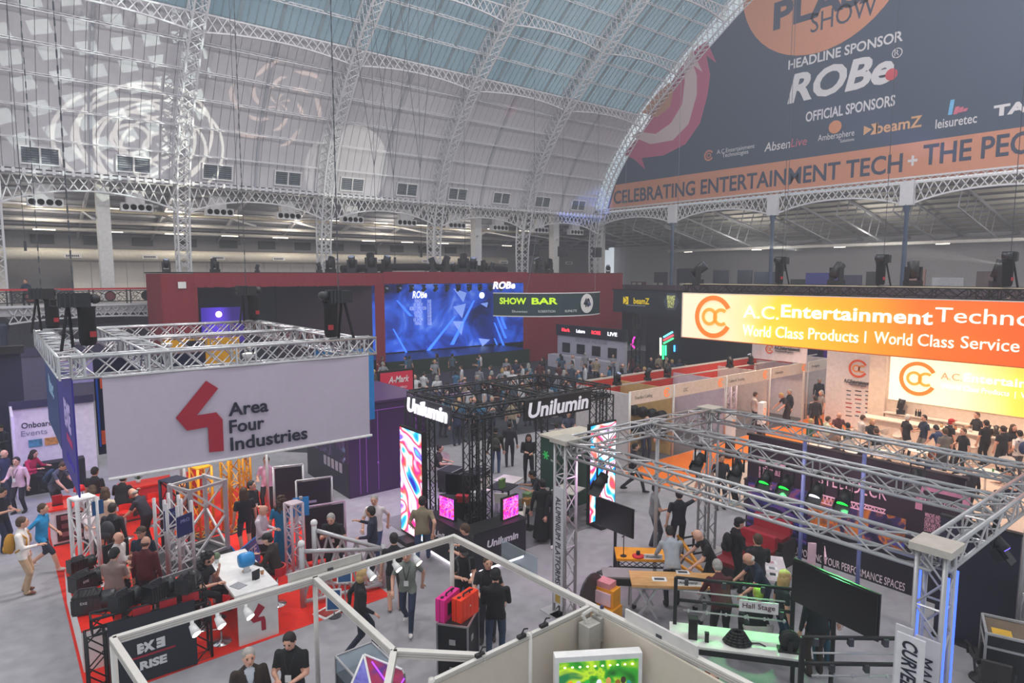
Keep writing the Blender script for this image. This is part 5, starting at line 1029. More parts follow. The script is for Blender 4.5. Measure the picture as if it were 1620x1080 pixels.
# hanging lanterns under the canopy
def lantern(x, y, z, label, glow=None, rz=0):
    o = thing('stage_lantern', label, 'stage light', (x, y, z), rz); boxp('clamp', BLACK, o, -.03, .03, -.04, .04, -.1, .02); boxp('yoke', BLACK, o, -.15, -.13, -.02, .02, -.38, -.08); boxp('yoke', BLACK, o, .13, .15, -.02, .02, -.38, -.08); boxp('yoke', BLACK, o, -.15, .15, -.02, .02, -.1, -.08)
    MB().tube((0, .08, -.24), (0, -.12, -.46), .1, 12, 0, .125).build('body', mat('17171a', .5), o, True); bdy_ = o.children[-1]; MB().box((0, -.17, -.52), (.3, .02, .3), 0, Matrix.Rotation(-.7, 3, 'X')).build('barn_door', BLACK, o); MB().box((-.14, -.1, -.5), (.02, .2, .2), 0, Matrix.Rotation(-.7, 3, 'X')).build('barn_door', BLACK, o)
    if glow: MB().tube((0, -.12, -.46), (0, -.128, -.469), .11, 12).build('lens', mat(glow, emit=2.0, var=0), bdy_)
    return o
for i, (x, y, g, lb) in enumerate(((SX0, 9.3, None, 'black lantern on the tower end of the nearest truss'), (SXm, 8.9, None, 'unlit black lantern on the middle truss near the corner tower'), (SXm, 7.9, None, 'black lantern before the pink lettering of the backdrop'), (SXm, 7.2, '20d040', 'lantern with small green lens beside the pink lettering'), (SXm, 6.75, '20e040', 'lantern with big green lens over the printed stage'), (SXm, 6.1, 'e8e8ff', 'lantern with white lens before the STEELDECK letters'), (SXm, 5.55, '20d040', 'lantern with green rim before the lattice logo'), (SX1, 5.2, 'ff60a0', 'lantern with pink lens near the script logo'), (12.6, SY0, '7060ff', 'lantern with violet lens on the end truss'))): lantern(x, y, SZ-.15, lb, g, -1.57 if i < 8 else 0)
# monitors
for (px, py, w, h, rz, lb) in ((983, 822, 1.25, .72, -1.57, 'large black monitor on a stand beside the LED column'), (1318, 945, 1.6, .78, -1.72, 'large black monitor before the printed backdrop')):
    zc = 1.55 if px < 1100 else 2.1; q = P(px, py, zc)+Vector((0, .25 if px < 1100 else 0, 0)); o = thing('monitor', lb, 'monitor', (q.x, q.y, 0), rz); boxp('screen', mat('0d0d10', .25), o, -w/2, w/2, -.04, .0, zc-h/2, zc+h/2); boxp('bezel', BLACK, o, -w/2-.015, w/2+.015, 0, .04, zc-.02-h/2, zc+.02+h/2); MB().tube((0, .06, .03), (0, .06, zc), .04, 8).build('pole', BLACK, o); boxp('foot', BLACK, o, -.35, .35, -.25, .3, 0, .03)
# tables
def table(nm, label, c, w, d, h, m, rz=0, leg=BLACK, lr=.03):
    o = thing(nm, label, 'table', (c[0], c[1], 0), rz); boxp('top', m, o, -w/2, w/2, -d/2, d/2, h-.05, h)
    for sx in (-1, 1):
        for sy in (-1, 1): MB().bar((sx*(w/2-.06), sy*(d/2-.06), 0), (sx*(w/2-.06), sy*(d/2-.06), h-.05), lr*2).build('leg', leg, o)
    boxp('apron', leg, o, -w/2+.04, w/2-.04, -d/2+.05, -d/2+.08, h-.16, h-.05); return o
WOOD = ramp_mat('wood', [(.3, 'c08a50'), (.5, 'd8a468'), (.7, 'e4b47c')], 3, .6, 0, 5, (1, 10, 1))
RZ = math.radians(-38)
tw = thing('work_table', 'pale wooden table on crossed steel trolley legs', 'table', (11.75, 8.65, 0), math.radians(-43))
for i in range(6): boxp('plank', WOOD, tw, -1.05, 1.05, -.36+i*.12, -.245+i*.12, .84, .9)
for sy in (-1, 1):
    for sx in (-1, 1): MB().bar((sx*.7-.22, sy*.3, .1), (sx*.7+.22, sy*.3, .82), .05).build('leg', ALUP, tw); MB().bar((sx*.7+.22, sy*.3, .1), (sx*.7-.22, sy*.3, .82), .05).build('leg', ALUP, tw); MB().lathe([(.06, -.02), (.06, .02)], 10, (sx*.7-.22, sy*.3, .06), ax='Y').build('castor', BLACK, tw)
boxp('frame', ALUP, tw, -1.0, 1.0, -.32, .32, .79, .84)
def sheet(lb, x, y, z, w, d, rz, m2=None):
    o = thing('card', lb, 'card', (x, y, z), rz); boxp('sheet', WHITE, o, -w/2, w/2, -d/2, d/2, 0, .006)
    if m2: boxp('print', m2, o, -w*.35, w*.35, -d*.25, d*.25, .006, .008)
    return o
q = P(1043, 916, .9); sheet('photo card at the corner of the wooden table', q.x, q.y, .9, .32, .2, -.75, DGREY); q = P(1080, 905, .9); sheet('plan drawing card at the wooden table middle', q.x, q.y, .9, .3, .2, -.75, DGREY)
q = P(1088, 924, .92); o = thing('name_plate', 'white name plate on the wooden table edge', 'sign', (q.x, q.y, .9), math.radians(-43)); boxp('plate', WHITE, o, -.3, .3, -.015, .015, 0, .12); text(o, 'Antwerp', .42, .06, (0, -.018, .06), '-Y', DGREY, shear=.2); boxp('foot', WHITE, o, -.3, .3, -.05, .05, 0, .01)
q = P(1147, 916, .95); o = thing('cup', 'brown coffee cup on the wooden table', 'cup', (q.x, q.y, .9)); MB().lathe([(.03, 0), (.045, .09)], 10).build('cup_wall', mat('8a5a3a'), o, True); MB().lathe([(.04, .085), (.04, .09)], 10).build('coffee', BLACK, o)
ty = thing('deck_table', 'yellow-topped black deck module with rails', 'table', (12.3, 10.0, 0), math.radians(-43)); boxp('top', mat('e89a10', .5), ty, -.75, .75, -.35, .35, .82, .88); m = MB()
for sx in (-.7, .7):
    for sy in (-.3, .3): MB().bar((sx, sy, 0), (sx, sy, .82), .05).build('leg', BLACK, ty)
for k in range(8): m.bar((-.7+k*.175, -.33, .68), (-.7+(k+1)*.175, -.33, .81), .015); m.bar((-.7+k*.175, -.33, .81), (-.7+(k+1)*.175, -.33, .68), .015)
m.bar((-.7, -.33, .67), (.7, -.33, .67), .03); m.build('lattice_apron', BLACK, ty)
q = P(1052, 885, .92); o = thing('name_plate', 'white name plate on the yellow deck', 'sign', (12.2, 9.7, .88), math.radians(-43)); boxp('plate', WHITE, o, -.22, .22, -.015, .015, 0, .11); text(o, 'Koalition', .34, .05, (0, -.018, .055), '-Y', DGREY, shear=.2); boxp('foot', WHITE, o, -.22, .22, -.04, .04, 0, .01)
o = thing('red_pulley', 'red and white round pulley block on the yellow deck', 'device', (12.0, 10.0, .88)); MB().lathe([(.14, 0), (.15, .03), (.06, .06)], 14).build('disc', mat('d0242a'), o, True); MB().lathe([(.05, .06), (.05, .14)], 10).build('hub', BLACK, o)
o = thing('microphone_stand', 'small black stand at the yellow deck corner', 'stand', (11.75, 10.25, .88)); MB().tube((0, 0, 0), (0, 0, .5), .012, 6).build('rod', BLACK, o); MB().lathe([(.08, 0), (.08, .015)], 10).build('foot', BLACK, o); MB().tube((-.06, 0, .5), (.08, 0, .54), .015, 6).build('head', BLACK, o)
sm = thing('side_bench', 'small grey steel bench against the wooden table', 'table', (10.98, 9.75, 0), math.radians(-43)); boxp('top', mat('8a8684'), sm, -.35, .35, -.25, .25, .84, .88); [MB().bar((sx, sy, 0), (sx, sy, .84), .04).build('leg', ALUP, sm) for sx in (-.3, .3) for sy in (-.2, .2)]; boxp('apron', BLACK, sm, -.33, .33, -.26, -.23, .68, .84)
yr = thing('yellow_rack', 'yellow shelf rack with round black plate and leaflets by the lettered tower', 'rack', (10.2, 9.45, 0), .2); boxp('body', mat('e89a14', .5), yr, -.3, .3, -.3, .3, 0, .45); boxp('upper_shelf', mat('e89a14', .5), yr, -.02, .3, -.25, .25, .45, .85); boxp('pink_box', mat('d88a90'), yr, .0, .28, -.15, .2, .85, .98); boxp('leaflets', mat('e0c0d0'), yr, -.06, -.02, -.2, .2, .5, .78); MB().lathe([(.45, -.02), (.45, .02)], 18, (-.2, .2, .75), ax='Y').build('round_plate', mat('2a2a2c', .4), yr)
for i, (x, y, rz, lb) in enumerate(((13.6, 9.7, .4, 'yellow and black folding ladder frame near the pink-lit tower'), (14.6, 10.15, -.3, 'yellow and black folding ladder frame beside the printed backdrop edge'))):
    o = thing('folding_ramp', lb, 'ramp', (x, y, 0), rz)
    for s in (-.25, .25): MB().bar((s, -.5, .05), (s, .5, .55), .07).build('rail', mat('e8981a', .5), o); MB().bar((s, .45, 0), (s, .45, .5), .05).build('leg', BLACK, o)
    for k in range(4): MB().bar((-.25, -.35+k*.25, .12+k*.125), (.25, -.35+k*.25, .12+k*.125), .04).build('tread', BLACK, o)
rs = thing('red_seating', 'three tiers of red tip-up seating below the printed backdrop', 'seating', (0, 0, 0))
for k in range(3):
    x = 14.3+k*.75; MB().box2(x, x+.7, 8.35, 9.5, 0, .28+k*.22).build('tier', mat('2a1c22'), rs); MB().box2(x+.05, x+.5, 8.4, 9.45, .28+k*.22, .38+k*.22).build('seat_cushion', mat('7c0c1e', .8), rs); MB().box2(x+.45, x+.6, 8.4, 9.45, .38+k*.22, .72+k*.22).build('back_cushion', mat('920e26', .8), rs)
for i, (px, py, z, rz, lb) in enumerate(((1243, 880, 1.1, -.9, 'pink-white upright placard standing by the red seating'), (1265, 880, .9, .5, 'slanted pale placard on a black post by the red seating'))):
    q = P(px, py, z)+Vector((.55, -.35, 0)); o = thing('placard', lb, 'sign', (q.x, q.y, 0), rz); boxp('board', mat('e0b8c4'), o, -.09 if i == 0 else -.35, .09 if i == 0 else .35, -.02, .02, z-.35 if i == 0 else z-.08, z+.3 if i == 0 else z+.1); MB().tube((0, .04, 0), (0, .04, z+.3), .025, 6).build('post', BLACK, o); boxp('foot', BLACK, o, -.2, .2, -.2, .2, 0, .02)
q = P(1222, 900, .85); lt = table('leaflet_table', 'white leaflet table beside the blonde woman', (q.x+.1, q.y, 0), 1.4, .5, .85, mat('d8ccd0'), math.radians(35)); 
for k in range(3): sheet(['dark brochure on the white leaflet table', 'folded brochure on the white leaflet table', 'small brochure at the white leaflet table end'][k], q.x-.25+k*.28, q.y-.15+k*.18, .85, .2, .26, .6, mat(['34343c', '8a8a92', 'c08a98'][k]))
# rigging benches with black pipe frames lit green
GT = mat('dcdcd6', .4)
def rig_bench(label, c, w, d, rz, h=.9, n=4):
    o = thing('rig_bench', label, 'table', (c[0], c[1], 0), rz); boxp('top', GT, o, -w/2, w/2, -d/2, d/2, h-.04, h); boxp('apron', BLACK, o, -w/2, w/2, -d/2-.02, -d/2+.02, h-.14, h-.04)
    for sx in (-1, 1):
        for sy in (-1, 1): MB().bar((sx*(w/2-.05), sy*(d/2-.05), 0), (sx*(w/2-.05), sy*(d/2-.05), h-.04), .07).build('leg', BLACK, o)
    for sx in (-1, 1): MB().bar((sx*(w/2-.1), d/2-.06, h), (sx*(w/2-.1), d/2-.06, h+.95), .07).build('upright', BLACK, o)
    for z in (.95, .5): MB().tube((-w/2+.1, d/2-.06, h+z), (w/2-.1, d/2-.06, h+z), .035, 8).build('pipe', BLACK, o, True)
    for z in (.72, .33): MB().tube((-w/2+.25, d/2-.12, h+z), (w/2-.25, d/2-.12, h+z), .016, 6).build('rod', ALUP, o, True)
    for k in range(6): x = -w/2+.3+k*(w-.6)/5; MB().box((x, d/2-.09, h+(.5 if k % 2 else .95)-.05), (.07, .1, .12)).build('clamp', DGREY, o); MB().ball((x+.05, d/2-.12, h+.33), .035, 6, 5).build('fitting', ALUP, o)
    return o
b1 = rig_bench('long green-lit bench with black pipe rails and a white name board', (10.55, 6.45), 2.35, .8, math.radians(-52)); boxp('name_board', WHITE, b1, .1, .8, .2, .22, 1.38, 1.6); text(b1, 'Hall Stage', .58, .13, (.45, .195, 1.49), '-Y', mat('5a2a38'))
b2 = rig_bench('green-lit bench with pipe rails beside the movie screen sign', (10.5, 4.05), 2.0, .8, math.radians(-40)); boxp('name_board', WHITE, b2, .35, .8, -.2, -.18, .92, 1.1); text(b2, 'Stage', .3, .1, (.57, -.205, 1.0), '-Y', mat('8a2a50'))
for i, (bb, x, y, lb) in enumerate(((b1, -.75, -.1, 'tall black rigging box on the long green-lit bench'), (b1, .05, -.1, 'coiled black rope heap on the long green-lit bench'), (b1, .95, -.15, 'black winch wheel at the end of the long green-lit bench'), (b2, -.45, 0, 'black drum motor with white cap on the second bench'), (b2, .15, -.2, 'round black pulley on the second bench'), (b1, -.5, -.18, 'small black shackle box on the long green-lit bench'))):
    g = bb.matrix_basis @ Vector((x, y, .9)) if False else Matrix.Translation(bb.location) @ Matrix.Rotation(bb.rotation_euler[2], 4, 'Z') @ Vector((x, y, .9)); o = thing(['rigging_box', 'rope_coil', 'winch', 'drum_motor', 'pulley', 'shackle_box'][i], lb, ['box', 'rope', 'winch', 'motor', 'pulley', 'box'][i], g, bb.rotation_euler[2]); K = mat('0e1110', .5)
    if i in (0, 5): s = 1 if i == 0 else .45; boxp('body', K, o, -.08*s, .08*s, -.08*s, .08*s, 0, .38*s); boxp('lid', K, o, -.09*s, .09*s, -.09*s, .09*s, .36*s, .4*s)
    elif i == 1:
        m = MB()
        for k in range(5):
            for a in range(12): t0, t1 = a*math.pi/6, (a+1)*math.pi/6; r = .24-k*.03; m.tube((r*math.cos(t0), r*.7*math.sin(t0), .03+k*.045), (r*math.cos(t1), r*.7*math.sin(t1), .03+k*.045), .03, 5)
        m.build('coils', K, o, True); MB().path([(.2, 0, .03), (.4, .05, .02), (.5, -.02, .015)], .012, 5).build('rope_end', K, o)
    elif i in (2, 4): MB().lathe([(.05, -.06), (.18, -.06), (.18, -.04), (.1, -.03), (.1, .03), (.18, .04), (.18, .06), (.05, .06)], 16, (0, 0, .2), ax='Y').build('wheel', K, o, True); boxp('base', K, o, -.2, .2, -.1, .1, 0, .04); boxp('bracket', K, o, -.04, .04, -.1, -.07, .0, .24)
    else: MB().lathe([(.13, -.25), (.14, -.2), (.14, .25)], 14, (0, 0, .15), ax='X').build('drum', K, o, True); MB().lathe([(.12, 0), (.1, .16)], 12, (-.42, 0, .14), ax='X').build('cap', mat('c8c8c0'), o, True); boxp('base', K, o, -.3, .25, -.1, .1, 0, .03)
# chairs and cabinet in the aisle at the far right
fcx = thing('flight_case', 'open-topped grey edged flight case with yellow paper in the aisle', 'case', (14.45, 3.05, 0), .35); boxp('body', mat('17181c'), fcx, -.4, .4, -.5, .5, .1, 1.15); boxp('tray', mat('6a5a48'), fcx, -.38, .38, -.48, .48, 1.15, 1.17); boxp('paper', mat('d8a830'), fcx, -.3, -.05, .1, .4, 1.17, 1.18); m = MB(); [m.bar((sx*.4, sy*.5, .1), (sx*.4, sy*.5, 1.2), .04) for sx in (-1, 1) for sy in (-1, 1)]; [(m.bar((-.4, sy*.5, z), (.4, sy*.5, z), .04), m.bar((sy*.4, -.5, z), (sy*.4, .5, z), .04)) for sy in (-1, 1) for z in (.12, .95, 1.2)]; m.build('edging', ALUP, fcx); m = MB(); [m.ball((sx*.32, sy*.4, .05), .05, 8, 6) for sx in (-1, 1) for sy in (-1, 1)]; m.build('castors', BLACK, fcx)
for i, (px, py, rz, lb) in enumerate(((1560, 1040, 2.2, 'black office armchair close to the edged flight case'), (1572, 1075, 1.9, 'black office armchair with round base at the aisle front'))):
    q = P(px, py, .45); o = thing('office_chair', lb, 'chair', (q.x, q.y, 0), rz); S2 = mat('2e2a2a', .7); boxp('seat', S2, o, -.24, .24, -.24, .24, .43, .5); MB().box((0, .25, .74), (.44, .06, .36), 0, Matrix.Rotation(-.15, 3, 'X')).build('backrest', S2, o); boxp('back_strut', BLACK, o, -.03, .03, .2, .25, .42, .75)
    for s in (-1, 1): MB().path([(s*.27, -.1, .45), (s*.3, -.14, .68), (s*.3, .12, .7), (s*.27, .2, .6)], .02, 6).build('armrest', BLACK, o)
    MB().tube((0, 0, .06), (0, 0, .43), .03, 8).build('stem', BLACK, o); MB().lathe([(.26, 0), (.25, .03), (.05, .07)], 14).build('base', BLACK, o, True)
# ================================================================= ORANGE STAND, SHELL ROW
carpet('bright orange carpet aisle between the shell row and the bar stand', 'e8741c', [(18.8, 14.5), (42, 14.5), (42, 16.95), (18.8, 16.95)]); carpet('warm cream floor of the orange bar stand', 'd3b8a4', [(22, 3), (34, 3), (34, 14.4), (18.8, 14.4), (19.5, 9)]); carpet('dark carpet inside the shell booths', '5a5558', [(19.7, 17), (40, 17), (40, 20), (19.7, 20)])
def grad_mat(key, stops, axis, a, b, emit, rough=.4):
    if key in MATS: return MATS[key]
    m = bpy.data.materials.new(key); m.use_nodes = True; t = m.node_tree; bs = t.nodes['Principled BSDF']; x = t.nodes.new('ShaderNodeTexCoord'); s = t.nodes.new('ShaderNodeSeparateXYZ'); mr = t.nodes.new('ShaderNodeMapRange'); mr.inputs[1].default_value = a; mr.inputs[2].default_value = b
    n = t.nodes.new('ShaderNodeTexNoise'); n.inputs['Scale'].default_value = .25; ad = t.nodes.new('ShaderNodeMath'); ad.operation = 'MULTIPLY_ADD'; ad.inputs[1].default_value = .18; r = t.nodes.new('ShaderNodeValToRGB'); e = r.color_ramp.elements
    while len(e) < len(stops): e.new(.5)
    for i, (p, c) in enumerate(stops): e[i].position = p; e[i].color = (*rgb(c), 1)
    t.links.new(x.outputs['Object'], s.inputs[0]); t.links.new(s.outputs['XYZ'.index(axis)], mr.inputs[0]); t.links.new(x.outputs['Object'], n.inputs['Vector']); t.links.new(n.outputs['Fac'], ad.inputs[0]); t.links.new(mr.outputs[0], ad.inputs[2]); t.links.new(ad.outputs[0], r.inputs['Fac'])
    t.links.new(r.outputs['Color'], bs.inputs['Base Color']); t.links.new(r.outputs['Color'], bs.inputs['Emission Color']); bs.inputs['Emission Strength'].default_value = emit; bs.inputs['Roughness'].default_value = rough; MATS[key] = m; return m
ORG = mat('ee7a28', .5, emit=.6, var=.02); LET = mat('fff2e4', .5, emit=.75, var=0)
def ac_logo(par, x, y, z, R, m1=ORG, m2=None, d=.03):
    ring(par, 'logo_ring', R*.78, R, '-X', (x, y, z), m1, 28, 332, d); ring(par, 'logo_letter', R*.26, R*.42, '-X', (x-.0, y+R*.2, z), m2 or mat('f4a840', emit=.5, var=0), 0, 360, d); ring(par, 'logo_letter', R*.26, R*.42, '-X', (x-.0, y-R*.42, z), m2 or mat('f4a840', emit=.5, var=0), 50, 310, d)
AC = thing('hanging_sign', 'huge glowing orange and cream lettered sign hung over the bar stand', 'sign', (27.0, 0, 0))
boxp('lightbox', grad_mat('acgrad', [(.08, 'f0dcc0'), (.28, 'f6dcb0'), (.42, 'f8c23a'), (.62, 'f6a020'), (.8, 'f26a1e'), (1.0, 'ee5a1c')], 'Y', 20.2, 4.5, .7), AC, 0, .35, 1.0, 20.0, 4.65, 6.82); boxp('return_edge', mat('e8dccc'), AC, -.02, .37, 19.97, 20.03, 4.63, 6.84); boxp('top_edge', mat('e8dccc'), AC, -.02, .37, 1.0, 20.0, 6.82, 6.86); boxp('lower_edge', mat('d87a38'), AC, -.02, .37, 1.0, 20.0, 4.61, 4.65)
def act(s, x0, x1, y0, y1, par, X, m=LET, **k):
    a, b = PX(x0, (y0+y1)/2, X), PX(x1, (y0+y1)/2, X); c = (x0+x1)/2; t, u = PX(c, y0, X), PX(c, y1, X); return text(par, s, abs(a.y-b.y), abs(t.z-u.z), (X-par.location[0]-.03, (a.y+b.y)/2, (t.z+u.z)/2), '-X', m, depth=.05, **k)
act('A.C.', 1177, 1233, 484, 504, AC, 27.0); act('Entertainment', 1237, 1477, 486, 508, AC, 27.0, bold=.022, cs=1.06); act('Technologies', 1480, 1778, 491, 524, AC, 27.0); [act(w_, a_, b_, 513.5+((a_+b_)/2-1176)*.052+(5 if False else 0), 531+((a_+b_)/2-1176)*.058, AC, 27.0) for w_, a_, b_ in (('World', 1176, 1220), ('Class', 1228, 1272), ('Products', 1280, 1359), ('|', 1369, 1371), ('World', 1384, 1444), ('Class', 1453, 1510), ('Service', 1521, 1614))]
p = PX(1129, 501, 27.0); ac_logo(AC, -.03, p.y, p.z, 1.02)
AT = thing('flown_truss', 'long black truss grid above the glowing orange sign', 'truss', (0, 0, 7.05))
for x in (27.2, 31.0): truss(AT, (x, 1, 0), (x, 20, 0), .38, BTRUSS, .03, .016, .5)
for y in (19.8, 13.5, 7.5): truss(AT, (27.2, y, 0), (31.0, y, 0), .38, BTRUSS, .03, .016, .5)
boxp('cable_tray', mat('c8b89c'), AT, 27.0, 27.3, 1, 20, .21, .25)
def moving_head(x, y, z, label, rz=0, tilt=.6, s=1.0, up=True, group=None, col='17181c'):
    o = thing('moving_head_light', label, 'stage light', (x, y, z), rz, group); K = mat(col, .5); sg_ = 1 if up else -1; o.scale = (s, s, s)
    MB().box((0, 0, .09*sg_), (.42, .38, .18)).build('base', K, o)
    for sx in (-1, 1): MB().box((sx*.2, 0, .38*sg_), (.07, .18, .46)).build('yoke_arm', K, o)
    R = Matrix.Rotation(tilt, 3, 'X'); b = MB(); c = Vector((0, 0, .5*sg_)); b.tube(c-R@Vector((0, 0, .24)), c+R@Vector((0, 0, .28)), .15, 12, 0, .17); hd_ = b.build('head', K, o, True); MB().tube(c+R@Vector((0, 0, .28)), c+R@Vector((0, 0, .29)), .14, 12).build('lens', mat('8a94b0', .1, emit=.3), hd_); return o
for i, (px, lb) in enumerate(((1237, 'second'), (1397, 'third'), (1597, 'fourth'))):
    y = PX(px, 430, 27.2).y; hoist(27.2, y, 7.25, 'black chain hoist over the sign ' + ['above the letters Enter', 'above the letters ment', 'above the letters Techno'][i], -1); chain_up(27.2, y, 8.45, 33.9 if y < 28 else 30, 'hoist_wire', 'thin black wire rising from the hoist ' + ['above the letters Enter', 'above the letters ment', 'above the letters Techno'][i], .012)
for i, (px, py, lb) in enumerate(((1105, 420, 'black moving head throwing a white beam over the sign end'), (1325, 395, 'black moving head on the rear truss above the word Class'), (1447, 392, 'black moving head on the rear truss above the word Service'), (1583, 390, 'tall black moving head on the rear truss near the orange end'))):
    if i == 0: moving_head(27.2, PX(px, 430, 27.2).y, 7.25, lb, .6, .9, 1.45)
    else: p = PX(px, 400, 31.0); moving_head(31.0, p.y, 7.25, lb, 1.2*i, 1.2-.5*i, 1.35)
# bar wall
BWL = thing('bar_wall', 'cream wall behind the bar with a second glowing lettered sign', 'wall', (33.6, 0, 0)); boxp('wall', mat('e6d4c4', .6), BWL, 0, .3, 2, 13.6, 0, 4.5); boxp('pilaster', mat('ead8c6'), BWL, -.25, 0, 12.85, 13.6, 0, 4.5); boxp('lit_panel', grad_mat('acgrad2', [(.05, 'f8ead4'), (.35, 'fae6b8'), (.55, 'f8c850'), (.85, 'f6a030')], 'Y', 12.8, 2.0, .85), BWL, -.06, 0, 2, 12.75, 1.78, 3.85)
p = PX(1452, 599, 33.5); ac_logo(BWL, -.08, p.y, p.z, .8); act('A.C.', 1489, 1523, 590, 601, BWL, 33.5, mat('e8c8a0')); act('Entertainment', 1525, 1690, 598, 612, BWL, 33.5, bold=.022, cs=1.06); act('World Class Products  |  World', 1489, 1652, 615, 626, BWL, 33.5)
LP = thing('logo_panel', 'tall white panel of small brand logos beside the bar wall', 'panel', (34.0, 0, 0)); boxp('panel', mat('e2dcdc', .5), LP, 0, .3, 13.8, 16.0, 0, 4.05); boxp('side', mat('d0c8c8'), LP, -.02, 0, 13.77, 13.8, 0, 4.05)
p = PX(1357, 583, 33.95); ac_logo(LP, -.02, p.y, p.z, .46, mat('e0582a', var=0), mat('f09040', var=0), .01); act('A.C.Entertainment', 1336, 1378, 601, 607, LP, 33.97, mat('4a4a52'), bold=.02); act('Technologies', 1343, 1371, 607, 611, LP, 33.97, mat('6a6a72'))
rr = random.Random(4)
for r_ in range(7):
    for c_ in range(3):
        p = PX(1342+c_*15, 618+r_*6.6+c_*.6, 33.95); w = rr.uniform(.2, .34); boxp('small_logo', mat(rr.choice(['5a5a62', '8a8a90', 'a83038', '3a3a44', '4a6a8a'])), LP, -.006, 0, p.y-w/2, p.y+w/2, p.z-.03, p.z+.03)
bar = thing('bar_counter', 'long white bar counter with pale worktop', 'counter', (32.15, 0, 0)); boxp('front', mat('e4d4c8'), bar, -.3, .3, 4, 13.2, 0, 1.05); boxp('worktop', mat('f0e4d4', .3), bar, -.4, .4, 3.9, 13.3, 1.05, 1.1); boxp('kick', DGREY, bar, -.29, .2, 4.05, 13.15, 0, .08)
bs = thing('back_shelf', 'pale back shelf below the glowing bar sign', 'shelf', (33.35, 0, 0)); boxp('carcass', mat('d8c4b4'), bs, -.2, .2, 4, 12.7, 0, 1.15); boxp('top', mat('e8d8c8'), bs, -.24, .22, 3.9, 12.8, 1.15, 1.2)
mh = moving_head(33.3, PX(1425, 645, 33.3).y, 1.2, 'black moving head fixture standing on the back shelf', .4, .2, .9)
for i, px in enumerate((1449, 1453, 1456)):
    p = PX(px, 655, 33.3); o = thing('bottle', 'dark wine bottle in the trio on the back shelf', 'bottle', (33.3, p.y, 1.2), group='bottles on the back shelf'); MB().lathe([(.04, 0), (.04, .2), (.015, .26), (.015, .32)], 10).build('glass', mat('1a1c1a', .2), o, True); MB().lathe([(.016, .3), (.016, .34)], 8).build('cap', mat('7a1c24'), o)
for i, px in enumerate((1490, 1500, 1512, 1525, 1536, 1564, 1577, 1590, 1603)):
    p = PX(px, 668, 32.15); o = thing('glass_jar' if i < 5 else 'coffee_grinder', ['amber glass tumbler', 'pale glass jar', 'brown snack jar', 'small amber jar', 'clear tall glass', 'black coffee machine', 'tall dark grinder', 'short dark grinder', 'black milk jug'][i]+' on the bar counter', 'glass' if i < 5 else 'machine', (32.15, p.y, 1.1)); h = .16 if i < 5 else .42; c = ['c8a070', 'd8c8b0', 'a86a40', 'b88a50', 'd8d0c8', '24201e', '2a2624', '302a28', '201c1c'][i]; MB().lathe([(.06, 0), (.07, h*.6), (.05, h)] if i < 5 else [(.12, 0), (.12, h*.4), (.07, h*.5), (.11, h)], 10).build('body', mat(c, .3), o, True); MB().lathe([(.05, h), (.05, h+.03)], 8).build('lid', DGREY, o)
# white stools and tables
def tubstool(x, y, rz, lb, h=.7, group=None): return shell_chair(x, y, rz, lb, h, 'e8dcd0', group)
for i, (px, py) in enumerate(((1395, 684), (1424, 691), (1535, 706), (1405, 699), (1488, 752), (1512, 758), (1428, 706), (1590, 735))):
    q = P(px, py, .75); tubstool(q.x, q.y, i*1.1, 'white tub bar stool on the cream floor of the bar stand', .68, 'white tub stools around the bar')
for i, (px, py) in enumerate(((1400, 715), (1455, 712), (1468, 732), (1560, 745), (1354, 713), (1300, 705))):
    q = P(px, py, .75); o = thing('round_table', 'round white pedestal table among the seated bar guests', 'table', (q.x, q.y, 0), group='round white tables on the bar stand'); MB().lathe([(.4, .72), (.42, .74), (.4, .76)], 20).build('top', mat('efe6dc', .4), o, True); MB().tube((0, 0, .03), (0, 0, .72), .04, 8).build('stem', CHROME, o); MB().lathe([(.28, 0), (.05, .04)], 16).build('base', CHROME, o, True)
    for k in range(3): g = thing(['cup', 'can', 'glass'][k], ['paper cup', 'green drinks can', 'clear tumbler'][k]+' on a round white bar table', ['cup', 'can', 'glass'][k], (q.x+.2*math.cos(k*2.1+i), q.y+.2*math.sin(k*2.1+i), .76), group='drinks on the round white tables'); MB().lathe([(.03, 0), (.04, .12)], 8).build('body', mat(['e8e0d8', '4a8a4a', 'c8c8c0'][k]), g, True); MB().lathe([(.035, .12), (.035, .13)], 8).build('rim', WHITE, g)
